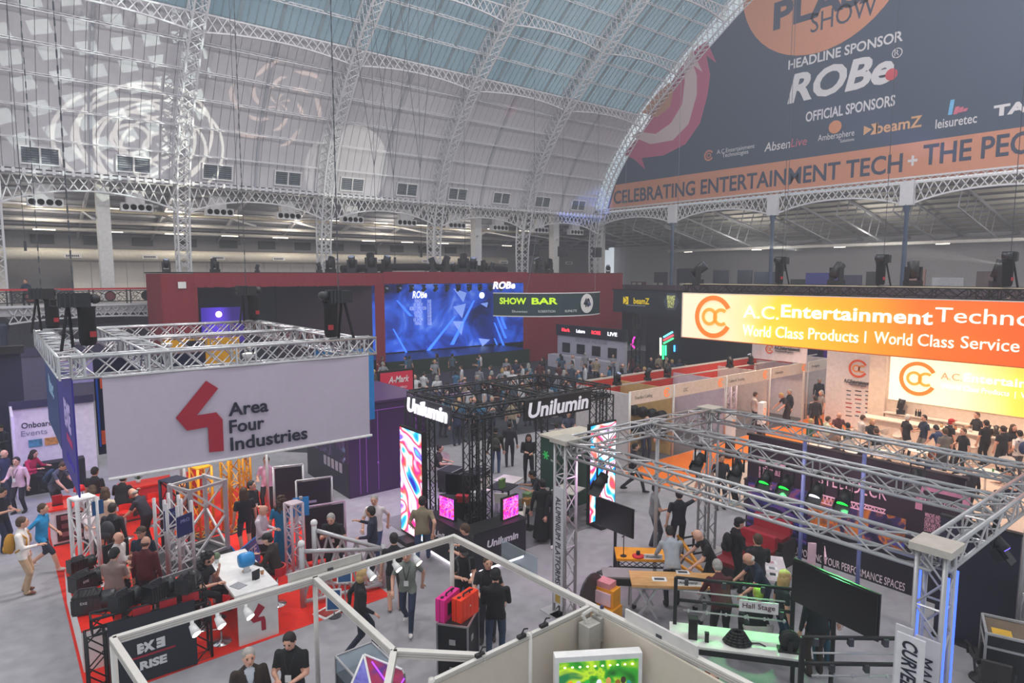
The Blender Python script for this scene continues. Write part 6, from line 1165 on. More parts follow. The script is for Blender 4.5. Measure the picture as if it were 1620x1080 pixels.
# shell row
SRW = thing('shell_row', 'row of white shell scheme booths with red inner walls and lettered fascia', 'booth frame', (0, 0, 0)); PXS = [19.7, 22.5, 26.4, 30.2, 34.0, 38.0]; REDW = mat('c4382c', .7); FAS = mat('ddd2c4', .6)
for i, x in enumerate(PXS):
    MB().lathe([(.05, 0), (.05, 3.1)], 8, (x, 17, 0)).build('post', SHELL, SRW, True)
    if i: boxp('partition', mat(['', 'bfa06a', 'c8bcca', 'cfc6c4', 'cfc6c4', 'cfc6c4'][i]), SRW, x-.03, x+.03, 17.1, 20, 0, 2.9)
for i, (x0, x1) in enumerate(zip(PXS[:-1], PXS[1:])):
    boxp('fascia', FAS, SRW, x0+.05, x1-.05, 16.97, 17.03, 2.55, 3.1); boxp('rear_wall', mat('b8a894'), SRW, x0, x1, 20, 20.06, 0, 1.9); boxp('red_header', REDW, SRW, x0, x1, 19.98, 20.06, 1.9, 3.05); beam(SRW, (x0, 18.5, 3.05), (x1, 18.5, 3.05), .05, .06)
    MB().bar((x0, 20, 3.1), (x1, 20, 3.1), .06, .08).build('top_rail', SHELL, SRW)
    text(SRW, ['Tourflex Cabling', 'LSC', 'Cables & Trussing', 'ChamSys', 'Prolights'][i], [1.1, .3, 1.3, .8, .9][i], .17, (x0+.8, 16.965, 2.8), '-Y', mat('8a8480', var=0)); c = x1-.5; ring(SRW, 'logo_ring', .15, .2, '-Y', (c, 16.965, 2.83), ORG, 28, 332, .006, 20); ring(SRW, 'logo_letter', .05, .09, '-Y', (c-.03, 16.965, 2.83), ORG, 0, 360, .006, 14)
boxp('side_wall', mat('c8c0c0'), SRW, 19.68, 19.74, 17.05, 20, 0, 3.0)
for i in range(4):
    for k in range(2):
        o = thing('cable_reel', 'black cable reel hung on the tan partition of the first shell booth', 'reel', (22.36, 17.5+i*.52, .95+k*.72), math.pi/2, group='black cable reels in the first shell booth'); MB().lathe([(.24, -.1), (.24, -.06), (.1, -.06), (.1, .06), (.24, .06), (.24, .1)], 16, ax='Y').build('spool', BLACK, o, True); MB().lathe([(.18, -.055), (.18, .055)], 14, ax='Y').build('cable', mat('2a2a30'), o, True)
o = thing('monitor', 'dark screen on the side wall of the first shell booth', 'monitor', (21.2, 19.75, 0)); boxp('screen', mat('1a1e26', .3), o, -.7, .3, -.04, 0, 1.4, 2.2); boxp('bracket', BLACK, o, -.3, -.1, 0, .24, 1.7, 1.9)
bi = thing('bicycle', 'black bicycle leaning by the first shell booth post', 'bicycle', (21.6, 17.9, 0), .9)
for x in (-.5, .5):
    w = MB(); [w.tube((x+.33*math.cos(a*.3927), 0, .34+.33*math.sin(a*.3927)), (x+.33*math.cos((a+1)*.3927), 0, .34+.33*math.sin((a+1)*.3927)), .02, 5) for a in range(16)]; w.build('wheel', BLACK, bi)
f = MB(); [f.tube(a, b, .02, 6) for a, b in (((-.5, 0, .34), (-.1, 0, .34)), ((-.1, 0, .34), (-.2, 0, .9)), ((-.2, 0, .85), (.35, 0, .85)), ((-.1, 0, .34), (.35, 0, .8)), ((.5, 0, .34), (.33, 0, .95)), ((-.5, 0, .34), (-.2, 0, .8)))]; f.build('frame', mat('3a2a2a'), bi); boxp('saddle', BLACK, bi, -.32, -.1, -.05, .05, .9, .96); MB().tube((.33, -.25, .98), (.33, .25, .98), .015, 6).build('handlebar', BLACK, bi)
for i in range(6): tower(26.9+i*.5, 18.2+(i % 2)*.7, .26, 2.3, mat('d8ccd8', .4), 'pale display truss column number row in the third shell booth'.replace(' number row', ['', ' nearest the fascia post', ' beside the partition', ' in the second rank', ' in the rear rank', ' by the next booth'][i]), .2*i, .3)
for i, (x, c) in enumerate(((31.2, 'cdb4e8'), (32.8, 'a890d0'))): o = thing('display_screen', ['violet glowing screen in the fourth shell booth', 'pale violet glowing screen beside the fourth booth partition'][i], 'screen', (x, 19.7, 0)); boxp('screen', mat(c, emit=.8), o, -.6, .6, -.03, 0, .8, 2.3); boxp('frame', BLACK, o, -.65, .65, 0, .05, .75, 2.35); boxp('stand', BLACK, o, -.1, .1, 0, .2, 0, .8)
for i, (x, y) in enumerate(((20.6, 18.5), (22.6, 18.5), (24.0, 18.5), (29.0, 18.5), (30.9, 18.5))): moving_head(x, y, 3.08, 'small black stage light clamped on the shell row cross beam', i, .5, .7, True, 'stage lights on the shell row beams')
pe = thing('logo_panel', 'white banner panel with orange ring logo above the shell row end', 'panel', (33.0, 0, 0)); boxp('panel', mat('dcd0d4'), pe, 0, .1, 16.6, 19.7, 3.12, 4.2); boxp('upright', SHELL, pe, .1, .18, 16.7, 16.8, 0, 2.7); boxp('upright', SHELL, pe, .1, .18, 19.5, 19.6, 0, 2.7); p = PX(1217, 552, 32.95); ac_logo(pe, -.02, p.y, p.z, .24, mat('e0582a', var=0), mat('f09040', var=0), .01); act('A.C.Entertainment', 1226, 1266, 548, 554, pe, 32.97, mat('4a4a52'), bold=.02); act('Technologies', 1226, 1256, 554, 558, pe, 32.97, mat('6a6a72'))
for i, (x, y, lb) in enumerate(((24.2, 15.3, 'white logo totem on the orange carpet'), (27.5, 15.8, 'black and white totem deeper on the orange carpet'))): o = thing('totem', lb, 'totem', (x, y, 0), .2); boxp('upper', WHITE, o, -.25, .25, -.12, .12, .9, 1.9); boxp('lower', BLACK, o, -.25, .25, -.12, .12, 0, .9); ring(o, 'logo_ring', .12, .16, '-Y', (0, -.125, 1.5), ORG)
o = thing('monitor', 'dark cube cabinet on the orange carpet beside the printed backdrop', 'cabinet', (19.3, 11.0, 0), .1); boxp('body', mat('2a1a20'), o, -.4, .4, -.4, .4, 0, 1.1); boxp('top', BLACK, o, -.42, .42, -.42, .42, 1.1, 1.14); boxp('plinth', BLACK, o, -.38, .38, -.38, .38, 0, .05)
# thin rigging wires and bridles hanging from the vault
for i, (px, py, Y, z0) in enumerate(((30, 260, 42, 9.0), (367, 110, 40, 9.5), (620, 150, 41, 8.5), (665, 300, 40, 9.0), (735, 320, 43.5, 9.0), (592, 270, 42, 9.2), (845, 350, 43, 9.5), (1247, 300, 22, 8.0), (1416, 300, 27, 8.0), (1575, 60, 20, 20), (1465, 10, 24, 22), (945, 370, 43, 9.5), (890, 360, 43, 9.5))):
    p = PY(px, py, Y); zt = vault_z(Y)+(1.6 if i == 4 else 1.35) if Y > 26 else 35.2
    o = thing('rigging_wire', 'thin rigging wire hanging from the vault ' + ['before the louvres over the balustrade', 'with a small hook near the orange swirl light', 'beside the third arch rib', 'over the middle of the stage house', 'beside the fourth arch rib', 'beside the white light disc', 'with a hanging loudspeaker by the fifth rib', 'before the headline words of the giant banner', 'before the official words of the giant banner', 'with a hook before the TAIT logo', 'with a hook over the plain navy banner field', 'with a hanging loudspeaker at the corner girder', 'with a small loudspeaker before the gallery'][i], 'wire', (p.x, p.y, z0))
    MB().tube((0, 0, 0), (0, 0, zt-z0), .016, 4).build('wire', mat('43464e', .6), o); MB().box((0, 0, .2), (.12, .12, .5)).build('hook_block', mat('2a2c32'), o)
    if i in (2, 3, 5): MB().tube((0, 0, 6), (-1.6, 0, zt-z0), .02, 4).build('bridle', mat('43464e', .6), o); MB().tube((0, 0, 6), (1.6, .0, zt-z0), .02, 4).build('bridle', mat('43464e', .6), o)
    if i in (6, 11, 12): MB().box((0, 0, .3), (.6, .6, .9)).build('loudspeaker', mat('26282e'), o)
# ================================================================= STAGE AND FAR STANDS
MARO = mat('8a2634', .9, var=.08)
def drape(nm, parent, p0, p1, z0, z1, m, amp=.09, pitch=.22, rough=.25):
    p0, p1 = Vector((*p0, 0)), Vector((*p1, 0)); L = (p1-p0).length; n = max(4, int(L/pitch)*2); d = (p1-p0)/L; s = Vector((-d.y, d.x, 0)); rr = random.Random(int(L*7)); vs_ = []
    for i in range(n+1): q = p0+d*(L*i/n)+s*(amp*(1 if i % 2 else -1)*rr.uniform(.5, 1)); vs_ += [(q.x, q.y, z0+rr.uniform(-.04, .02)), (q.x, q.y, z1)]
    return MB().add(vs_, [(2*i, 2*i+2, 2*i+3, 2*i+1) for i in range(n)]).build(nm, m, parent, True)
ST = thing('stage_house', 'maroon draped stage house with dark opening and blue lit stage', 'stage', (0, 0, 0))
drape('side_drape', ST, (8.2, 44), (10.2, 44), 0, 7.8, MARO); drape('side_drape', ST, (8.2, 44), (8.2, 48.5), 0, 7.8, MARO); drape('valance', ST, (10.0, 43.95), (23.0, 43.95), 6.95, 7.85, MARO, .06); drape('valance', ST, (23, 43.9), (37, 43.9), 7.05, 7.95, MARO, .06); drape('front_drape', ST, (22.3, 44), (23.1, 44), 0, 7.8, MARO); drape('front_drape', ST, (36.6, 44), (49.5, 44), 0, 7.9, MARO)
drape('inner_drape', ST, (22.2, 44.2), (16.5, 48.3), 0, 7.6, mat('3a2034', .9)); boxp('rear_wall', mat('131a2e', .8), ST, 8.3, 23, 48.4, 48.6, 0, 7.6); boxp('roof', mat('16161c', .9), ST, 8.2, 49.5, 44, 49.2, 7.82, 7.9)
boxp('white_letters', WHITE, ST, 9.1, 9.55, 43.83, 43.86, 6.9, 7.3)
boxp('stage_deck', mat('10131c', .3), ST, 23, 37, 43.6, 48.4, 0, 1.2); boxp('deck_edge', mat('223'*2, .4), ST, 23, 37, 43.55, 43.6, 0, 1.2); boxp('low_roof', mat('12121a', .9), ST, 23, 41, 44.4, 48.6, 7.0, 7.1)
SCR = ramp_mat('stagescreen', [(.3, '04103a'), (.45, '0c2c88'), (.58, '1f4fc0'), (.72, '6f90e8')], .35, .8, 1.0, 3)
boxp('led_wall', SCR, ST, 23.1, 41, 48.2, 48.3, 1.3, 6.95)
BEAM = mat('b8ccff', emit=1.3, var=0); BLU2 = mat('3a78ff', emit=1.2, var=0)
def sp(x, y): p = PY(x, y, 48.2); return p.x, p.z
def spoly(pix, m, nm='painted_beam', d=.02): MB().prism([sp(*p) for p in pix], lambda u, v, w: (u, 48.2-w, v), 0, d).build(nm, m, ST)
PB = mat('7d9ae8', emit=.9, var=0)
for pts in ([(717, 456), (738, 463), (733, 478)], [(717, 485), (737, 480), (731, 503)], [(716, 508), (734, 508), (730, 530)], [(757, 535), (775, 537), (763, 548)], [(760, 480), (772, 478), (770, 486)]): spoly(pts, PB)  # lamp beams in the stage haze, painted as glowing shapes on the LED wall
for a, b, w in (((750, 475), (715, 545), 3), ((720, 500), (665, 570), 3), ((782, 470), (800, 520), 2), ((782, 490), (800, 535), 2), ((782, 510), (800, 555), 2), ((782, 535), (795, 565), 2), ((628, 475), (650, 500), 3), ((622, 520), (650, 570), 2)): spoly([(a[0]-w/2, a[1]), (a[0]+w/2, a[1]), (b[0]+w, b[1]), (b[0]-w, b[1])], BLU2)  # thin blue light beams painted the same way
for x, y, r in ((762, 467, .28), (762, 555, .25), (780, 558, .2), (667, 567, .12), (684, 566, .12), (724, 562, .12)): p = sp(x, y); disc(ST, 'painted_flare', r, '-Y', (p[0], 48.17, p[1]), mat('e8f0ff', emit=2.2, var=0), .02, 16)  # lamp glare painted as glowing discs on the LED wall
p0, p1 = sp(652, 466), sp(675, 466); text(ST, 'ROBe', p1[0]-p0[0], .62, ((p0[0]+p1[0])/2, 48.16, p0[1]), '-Y', mat('f4f4ff', emit=1.2, var=0), bold=.03, shear=.2)
p0, p1 = sp(648, 494), sp(674, 494); text(ST, 'FRINGE\nUK SHOW\nROBOT EMOTION\nLAUNCH\nFRINGE\nUK SHOW\nFRINGE', p1[0]-p0[0], 2.2, ((p0[0]+p1[0])/2, 48.16, p0[1]), '-Y', mat('b8c4e8', emit=.8, var=0))['kind'] = 'stuff'; p0, p1 = sp(676, 494), sp(682, 494); text(ST, '10:00\n11:00\n12:00\n13:00\n14:00\n15:00\n16:00', p1[0]-p0[0], 2.2, ((p0[0]+p1[0])/2, 48.16, p0[1]), '-Y', mat('b8c4e8', emit=.8, var=0))['kind'] = 'stuff'
p = PY(797, 451, 43.8); sgn = text(ST, 'ROBe', 2.4, .62, (p.x, 43.78, p.z), '-Y', mat('fff0f0', emit=1.0, var=0), bold=.03, shear=.2, depth=.05)
pv = thing('display_screen', 'violet lit stage screen inside the dark opening', 'screen', (0, 47.9, 0)); a, b = PY(318, 487, 47.9), PY(386, 514, 47.9); boxp('screen', grad_mat('violet', [(.1, '3a20a0'), (.5, '5a38d8'), (.8, '2a1470')], 'X', a.x, b.x, .9), pv, a.x, b.x, 0, .1, b.z-1.2, a.z); boxp('stand', BLACK, pv, a.x+1, b.x-1, .1, .3, 0, b.z); p = PY(346, 497, 47.9); disc(pv, 'lamp_spot', .22, '-Y', (p.x, -.01, p.z), mat('ffd0f0', emit=2, var=0), .01, 14)
for i, x in enumerate([23.6+k*1.1 for k in range(11)]): moving_head(x, 44.6, 6.95, 'black stage light hung in a row under the maroon valance', .3*i, .8, .8, False, 'stage lights under the valance')
for i, (px, h) in enumerate(((263, 1.0), (340, 1.1), (407, .7), (505, .9), (523, 1.4), (557, 1.5), (587, 1.8), (611, 1.6), (685, 1.5), (705, 1.7), (718, 1.0), (733, 1.9), (748, 1.6), (766, 1.3), (778, 1.1), (852, 1.7), (868, 1.6), (962, 1.0))):
    p = PY(px, 425, 44.4); moving_head(p.x, 44.4, 7.9, 'black moving light standing in a line on the stage house roof', .5*i, .4*(-1)**i, h, True, 'moving lights on the stage house roof')
tag(MB().path([(20.5, 45.6, 8.15), (22, 45.6, 8.2), (24, 45.6, 8.3), (27, 45.6, 8.35), (30, 45.6, 8.3), (33, 45.6, 8.25), (36, 45.6, 8.15)], .28, 8).build('cloth_roll', mat('1a1c22', .9)), 'rolled black cloth lying along the stage house roof', 'cloth')
carpet('added dark carpet darkening the floor in front of the stage', '33353f', [(12.5, 25), (47, 20.3), (52, 44), (8, 44), (8, 30)])  # dark sheet added so the floor before the stage reads as unlit
# hanging drum sign
hs = thing('hanging_sign', 'curved dark green drum sign with bright green lettering', 'sign', (0, 0, 0)); cx, cy, R = 28.6, 33.4, 4.6; n = 26; A0, A1 = math.radians(198), math.radians(302); vs_ = []
GRN = mat('1f3a40', .6)
for i in range(n+1):
    a = A0+(A1-A0)*i/n; vs_ += [(cx+R*math.cos(a), cy+R*math.sin(a), 5.22), (cx+R*math.cos(a), cy+R*math.sin(a), 6.62), (cx+(R-.08)*math.cos(a), cy+(R-.08)*math.sin(a), 6.62), (cx+(R-.08)*math.cos(a), cy+(R-.08)*math.sin(a), 5.22)]
MB().add(vs_, [f for i in range(n) for f in ((4*i, 4*i+4, 4*i+5, 4*i+1), (4*i+1, 4*i+5, 4*i+6, 4*i+2), (4*i+2, 4*i+6, 4*i+7, 4*i+3), (4*i+3, 4*i+7, 4*i+4, 4*i))]).build('drum', GRN, hs)
for z in (5.22, 6.62): m = MB(); [m.bar((cx+R*math.cos(A0+(A1-A0)*i/n), cy+R*math.sin(A0+(A1-A0)*i/n), z), (cx+R*math.cos(A0+(A1-A0)*(i+1)/n), cy+R*math.sin(A0+(A1-A0)*(i+1)/n), z), .06) for i in range(n)]; m.build('rim', WSTEEL, hs)
def curved(s, a0, a1, z0, z1, m, **k):
    o = text(hs, s, math.radians(a1-a0)*R, z1-z0, (0, 0, (z0+z1)/2), '-Y', m, depth=.02, **k); me = o.data; c = np.empty(len(me.vertices)*3, 'f'); me.vertices.foreach_get('co', c); c = c.reshape(-1, 3); am = math.radians((a0+a1)/2); a = am+c[:, 0]/R; r = R+.02-c[:, 1]; c[:, 0] = cx+r*np.cos(a); c[:, 1] = cy+r*np.sin(a); me.vertices.foreach_set('co', c.ravel()); me.update(); return o
curved('SHOW', 204, 225, 5.95, 6.35, mat('b8e020', emit=.6, var=0), bold=.03); curved('BAR', 229, 249, 5.95, 6.35, mat('b8e020', emit=.6, var=0), bold=.03)
for i, (a0, a1, s) in enumerate(((214, 226, 'Showtec'), (234, 247, 'ROBERTSON'), (255, 266, 'SUNLITE'))): curved(s, a0, a1, 5.45, 5.6, mat('d0d8d8', var=0))
am = math.radians(277); Rm = Matrix.Rotation(am+math.pi/2, 3, 'Z') @ FACE['-Y']; q = (cx+(R+.02)*math.cos(am), cy+(R+.02)*math.sin(am), 5.95); shape(hs, 'round_logo', [(.62*math.cos(t*.2618), .6*math.sin(t*.2618)) for t in range(24)], Rm, q, WHITE, .02); text(hs, '40', .6, .55, (q[0]-.03, q[1]-.03, 6.0), Rm, DNAV, bold=.06); text(hs, 'LSI', .3, .2, (q[0]+.2, q[1]-.02, 5.9), Rm, mat('4a5a9a'), bold=.03)
for k, a in enumerate((225, 290)): aa = math.radians(a); m = MB(); m.tube((cx+R*math.cos(aa), cy+R*math.sin(aa), 6.62), (cx+3.5, cy-2, 31), .012, 4); m.build('suspension_wire', mat('6a6c74'), hs)
hb = thing('hanging_banner', 'dark banner with yellow arrow logo and hexagon slogan near the drum sign', 'banner', (33.0, 0, 0)); boxp('cloth', mat('262c38', .6), hb, 0, .06, 24.2, 30.1, 5.25, 6.7); boxp('top_pole', BTRUSS, hb, -.03, .09, 24.1, 30.2, 6.7, 6.78); [MB().tube((.03, y, 6.75), (.03, y, 30 if y < 30 else 29), .015, 4).build('suspension_wire', mat('55585f'), hb) for y in (25, 29.2)]
YL = mat('e8c818', emit=.3, var=0); p = PX(1013, 476, 33); text(hb, 'beamZ', 1.3, .4, (-.02, p.y-.1, p.z), '-X', YL, bold=.02); p = PX(990, 475, 33); shape(hb, 'arrow_logo', [(-.2, .25), (.15, 0), (-.2, -.25)], '-X', (-.02, p.y, p.z), YL); shape(hb, 'arrow_logo', [(-.05, .25), (.25, .25), (.25, -.25), (-.05, -.25), (.2, 0)], '-X', (-.03, p.y, p.z), YL); p = PX(1006, 483, 33); text(hb, 'WWW.BEAMZLIGHTING.COM', 1.6, .07, (-.02, p.y, p.z), '-X', mat('c8ccd4', var=0)); p = PX(1062, 477, 33); disc(hb, 'hexagon', .6, '-X', (-.01, p.y, p.z), mat('4a5260'), .01, 6); text(hb, 'BEAMZ\nMADE\nEAZY', .62, .75, (-.03, p.y, p.z), '-X', mat('d8dc8a', emit=.2, var=0), bold=.03)
tower(34.7, 29.5, .4, 6.5, BTRUSS, 'tall black lattice tower beneath the dark slogan banner', 0, .5)
# white bar building, neon stand, dark stands
wb = thing('bar_pavilion', 'white pavilion with black wall screens and red lit logos along its top', 'pavilion', (38, 0, 0)); boxp('wall', mat('b8b4c0', .6), wb, 0, .3, 33.4, 41, 0, 2.6); boxp('header', mat('1a1a24'), wb, -.1, .3, 33.3, 41.1, 2.6, 3.5); text(wb, 'SHOW LIGHT AND SOUND', 3.6, .3, (-.02, 37, 2.35), '-X', mat('8a8690'))
for i in range(4): boxp('screen', BLACK, wb, -.06, 0, 34.2+i*1.75, 35.1+i*1.75, 1.2, 2.0); text(wb, ['LIVE', 'ROBE', 'Leisure', 'Mark'][i], 1.0, .3, (-.12, 34.6+i*1.75, 3.1), '-X', mat('ff3a4a' if i % 2 else 'f0f0ff', emit=1.5, var=0), bold=.03)
for i in range(5): boxp('counter_bay', mat('c4c0c8'), wb, -1.2, -.4, 33.6+i*1.5, 34.9+i*1.5, 0, 1.05)
ns_ = thing('neon_stand', 'dark stand with green red and white neon bars', 'stand', (40, 0, 0)); boxp('wall', mat('14161e', .6), ns_, 0, .2, 24, 33, 0, 5.6); boxp('floor_plinth', BLACK, ns_, -1, 0, 24, 33, 0, .15)
def neon(a, b, c): p, q = PX(*a, 39.9), PX(*b, 39.9); MB().tube((-.1, p.y, p.z), (-.1, q.y, q.z), .07, 6).build('neon_bar', mat(c, emit=2.5, var=0), ns_)
for a, b, c in (((1045, 534), (1045, 562), 'f0f8e0'), ((1049, 546), (1049, 568), '30ff80'), ((1053, 546), (1053, 562), '40e0a0'), ((1050, 533), (1064, 525), '60e0f0'), ((1050, 538), (1065, 530), 'ff4050'), ((1050, 543), (1065, 535), '40e080'), ((1067, 546), (1067, 556), '40a0ff'), ((1004, 533), (999, 545), 'ff30c0'), ((999, 545), (1006, 552), 'ff30c0')): neon(a, b, c)
vs2 = thing('violet_stand', 'dark stand with painted violet wall glow and hanging white teardrop shapes', 'stand', (46, 0, 0)); boxp('wall', ramp_mat('painted_violet_glow', [(.3, '0e0a18'), (.5, '24123e'), (.65, '5a20a0'), (.75, 'b050ff')], .6, 1.2, .35, 3), vs2, 0, .2, 14, 33, 0, 5.4)  # purple light on the dark wall is painted as a glowing pattern
for i, px in enumerate((1093, 1100, 1106, 1149, 1157)):
    p = PX(px, 552, 44); MB().lathe([(.02, -1.2), (.35, -.2), (.3, .5), (.05, 1.1)], 10, (-2, p.y, 3.2)).build('teardrop', mat('d8d4e0' if i != 4 else '1c1c24'), vs2, True); MB().tube((-2, p.y, 4.2), (-2, p.y, 5.6), .02, 4).build('hanger', BLACK, vs2)
boxp('ceiling_rail', BLACK, vs2, -2.2, .2, 14, 33, 5.4, 5.6)
rs2 = thing('flag_sign', 'red lettered sign in a black frame behind the purple cube', 'sign', (0, 27, 0)); boxp('frame', BLACK, rs2, 13.8, 15.7, .02, .12, .0, 3.3); boxp('face', mat('b01c3a', emit=.3), rs2, 13.9, 15.6, -.02, .02, 2.2, 3.2); text(rs2, 'A-Mark', 1.1, .32, (14.85, -.025, 2.85), '-Y', WHITE, shear=.3, bold=.02); text(rs2, 'PRO', .35, .1, (15.1, -.025, 2.45), '-Y', WHITE)
# left background stands
nb = thing('dark_booth', 'tall dark navy booth wall beside the white lettered booth', 'booth', (0, 0, 0)); boxp('wall', mat('1e1c40', .6), nb, -.6, .9, 33, 33.2, 0, 4.6); boxp('side', mat('16163a'), nb, -.75, -.6, 30, 33.2, 0, 4.6); boxp('top_truss', BTRUSS, nb, -.75, 1.0, 32.6, 33.0, 4.6, 4.9); text(nb, 'FIND', .5, .2, (-.2, 32.98, 3.9), '-Y', WHITE)
ob = thing('white_booth', 'white lettered booth with pictures and a black counter', 'booth', (0, 0, 0)); boxp('rear_wall', mat('e6dcea', .6), ob, .35, 3.0, 30.2, 30.3, 0, 2.9); boxp('side_wall', mat('d8cce0', .6), ob, .35, .43, 27.8, 30.2, 0, 2.9); boxp('header', mat('26224a'), ob, .35, 3.0, 30.1, 30.2, 2.75, 3.05); text(ob, 'Onboard', .95, .22, (1.15, 30.19, 2.1), '-Y', DNAV, bold=.01); text(ob, 'Events', .8, .2, (1.05, 30.19, 1.8), '-Y', mat('8a86a0'))
for x, z, c in ((.85, 1.25, '4a8aa8'), (1.35, 1.25, 'c88a4a'), (1.85, 1.25, '3a6ab0')): boxp('picture', mat(c, var=.4, scale=9), ob, x, x+.42, 30.16, 30.19, z, z+.28)
boxp('counter', mat('14141e'), ob, .6, 2.4, 28.0, 28.5, 0, 1.05); text(ob, 'onboard', .7, .14, (1.6, 27.99, .7), '-Y', WHITE)
db = thing('dark_booth', 'low dark booth with lit keyboards beside the aisle', 'booth', (0, 0, 0)); boxp('desk', mat('1a1a28'), db, -2.6, -.9, 33, 34, 0, 1.1); boxp('wall', mat('141830'), db, -4.2, -.8, 36, 36.2, 0, 3.5); boxp('sign', mat('b8b4d0', emit=.3), db, -1.7, -1.1, 35.95, 36, 2.8, 3.0)
for i in range(4): boxp('device', mat('b0b0c8'), db, -2.4+i*.4, -2.1+i*.4, 33.2, 33.6, 1.1, 1.16)
br = thing('dark_booth', 'wide dark booth under the far gallery with lilac panels', 'booth', (0, 0, 0)); boxp('wall', mat('5a5270', .7), br, -6, 8, 47, 47.2, 0, 3.4); boxp('screen', mat('8a80b8', emit=.15), br, 2.6, 4.8, 46.95, 47, 1.2, 2.6); boxp('header', mat('332e50'), br, -6, 8, 46.9, 47, 3.0, 3.5)
for i, x in enumerate((3.2, 6.2)): tag(boxp('vent_grille', mat('4a4660'), None, x, x+1.8, 56.9, 57, 4.1, 4.6), ['dark vent grille on the wall beneath the gallery near the lattice', 'dark vent grille on the wall beneath the gallery near the drape'][i], 'vent')
# stands on the end gallery
rr = random.Random(9)
for i, (px, w, h, c, lb) in enumerate(((1010, 2.2, 1.3, '6a3040', 'maroon low barrier'), (1045, 1.8, 2.4, '34343e', 'dark screen stand'), (1085, 2.4, 2.8, '2a2e3c', 'navy booth back'), (1140, 1.8, 2.6, '303644', 'slate booth back'), (1178, 1.6, 2.6, '262c3a', 'ink blue booth back'), (1215, 3.0, 2.4, '2c3448', 'wide blue-grey booth back'), (1262, 1.4, 1.7, '1e2a22', 'dark green cabinet'), (1300, 3.0, 2.3, '3a3a8a', 'violet-tinted booth back'), (1345, 2.0, 2.1, '34344a', 'plum booth back'), (1381, 1.1, 2.4, '1c1e24', 'black loudspeaker stack'), (1445, 1.8, 2.6, '8a6a64', 'brown shelf stand'), (1500, 2.2, 1.9, 'aeb0b8', 'pale grey reception desk'), (1572, 2.2, 2.4, '5a4a4a', 'brown rack stand'))):
    p = PX(px, 430, 60); o = thing('gallery_stand', lb+' on the end gallery', 'stand', (60, p.y, 5.6)); boxp('panel', mat(c, .7), o, 0, .15, -w/2, w/2, 0, h); boxp('table', mat(c, .6), o, -.8, 0, -w/2, w/2*.6, 0, .9); boxp('top', DGREY, o, -.82, 0, -w/2, w/2*.62, .9, .95)
    for k in range(2): boxp('item', mat('c0b8b0'), o, -.6, -.3, -w/3+k*.8, -w/3+.35+k*.8, .95, 1.2)
struct(boxp('baseboard_end', mat('4a3840', .7), None, EX-.7, EX-.6, -5, 49.9, 5.2, 6.7), 'dull maroon parapet of the end gallery')
# ================================================================= WHO STANDS WHERE
RTF, AWAY, LFT, TOW = -39, 51, 141, 231
def pp(*a, **k): return person(*a, **k)
pp(35, 817, RTF+20, 'chat', 'e2dcd8', 'b89a7c', 'person in white shirt and tan trousers with an ochre backpack', 'short', 'brown', 'long', bp='c08a2c', shoes='6a3a24', h=1.8)
pp(49, 822, RTF+10, 'walk', '1488c0', '23263a', 'person in bright blue tee and navy shorts beside the tan trousers', 'short', 'brown', leg='bare', shoes='d8d4d0', at=P(70, 903)[:2])
pp(3, 771, RTF, 'phone', '1c2030', '1d2440', 'person in navy polo at the far edge of the aisle', 'short', 'dark')
pp(25, 723, TOW, 'chat', 'd8b4c0', '23222c', 'person in pale pink shirt with lanyard by the white booth', 'short', 'dark', 'long', ly=True)
pp(6, 711, RTF, 'stand', '2a3050', '262a40', 'person in dark blue polo beside the pink shirt', 'bald', 'grey'); pp(9, 662, TOW, 'phone', '2a2c3c', '24242e', 'person in charcoal jacket by the navy booth', 'short', 'dark', 'long', at=(.1, 32.4)); pp(14, 690, AWAY, 'stand', '33384e', '24242e', 'person in slate shirt before the navy booth', 'short', 'dark', at=(-.15, 29.4))
pp(53, 699, RTF, 'stool', 'b0184c', '1c1c24', 'person in magenta top at the black counter', 'long', 'dark', 'long', at=(.75, 27.55)); pp(100, 730, RTF, 'lean', '4a4c58', '23242c', 'person in grey tee bending with a dark backpack', 'short', 'brown', bp='2a3a50'); pp(150, 738, AWAY, 'stand', '1c1e26', '24262e', 'person in black shirt behind the large white banner edge', 'short', 'dark')
pp(146, 771, AWAY+20, 'lean', 'c8bcc4', '1e2230', 'person in striped top leaning on the glazed counter', 'bob', 'brown'); pp(166, 768, AWAY, 'hips', 'cbb9a4', '2a2630', 'person in patterned cream top at the red counter', 'long', 'brown'); pp(186, 757, AWAY, 'stool', '16161c', '1a1a20', 'person in black jacket seated at the red counter', 'short', 'dark', 'long', fat=1.2, at=(2.75, 22.25))
pp(152, 806, RTF, 'chat', 'e4d8dc', '26262e', 'person in white polo beside the dark backpack', 'short', 'brown', at=(1.72, 19.85)); pp(178, 795, AWAY, 'stand', '1e2028', '20222a', 'person in black jacket wearing a grey backpack', 'short', 'dark', 'long', bp='34363c'); pp(229, 787, LFT, 'lean', '2c2a38', '22222c', 'person in dark speckled shirt leaning over a tablet', 'bald', 'grey', fat=1.15, at=P(236, 868)[:2])
pp(187, 841, RTF, 'cross', 'e2dad8', '24242c', 'bald person in white shirt with folded arms', 'bald', 'brown', 'long', fat=1.1); pp(181, 866, AWAY, 'phone', '8a7670', '22232d', 'person in taupe polo seen from behind', 'short', 'black', fat=1.15); pp(230, 848, AWAY, 'stand', '5c1420', '1c1c24', 'person in maroon jumper seen from behind', 'bald', 'brown', 'long', fat=1.15); pp(231, 833, TOW, 'stand', '1c2c40', '22242e', 'person in navy tee and tan cap facing the maroon jumper', 'cap', 'brown', fat=1.1, at=(2.48, 16.98))
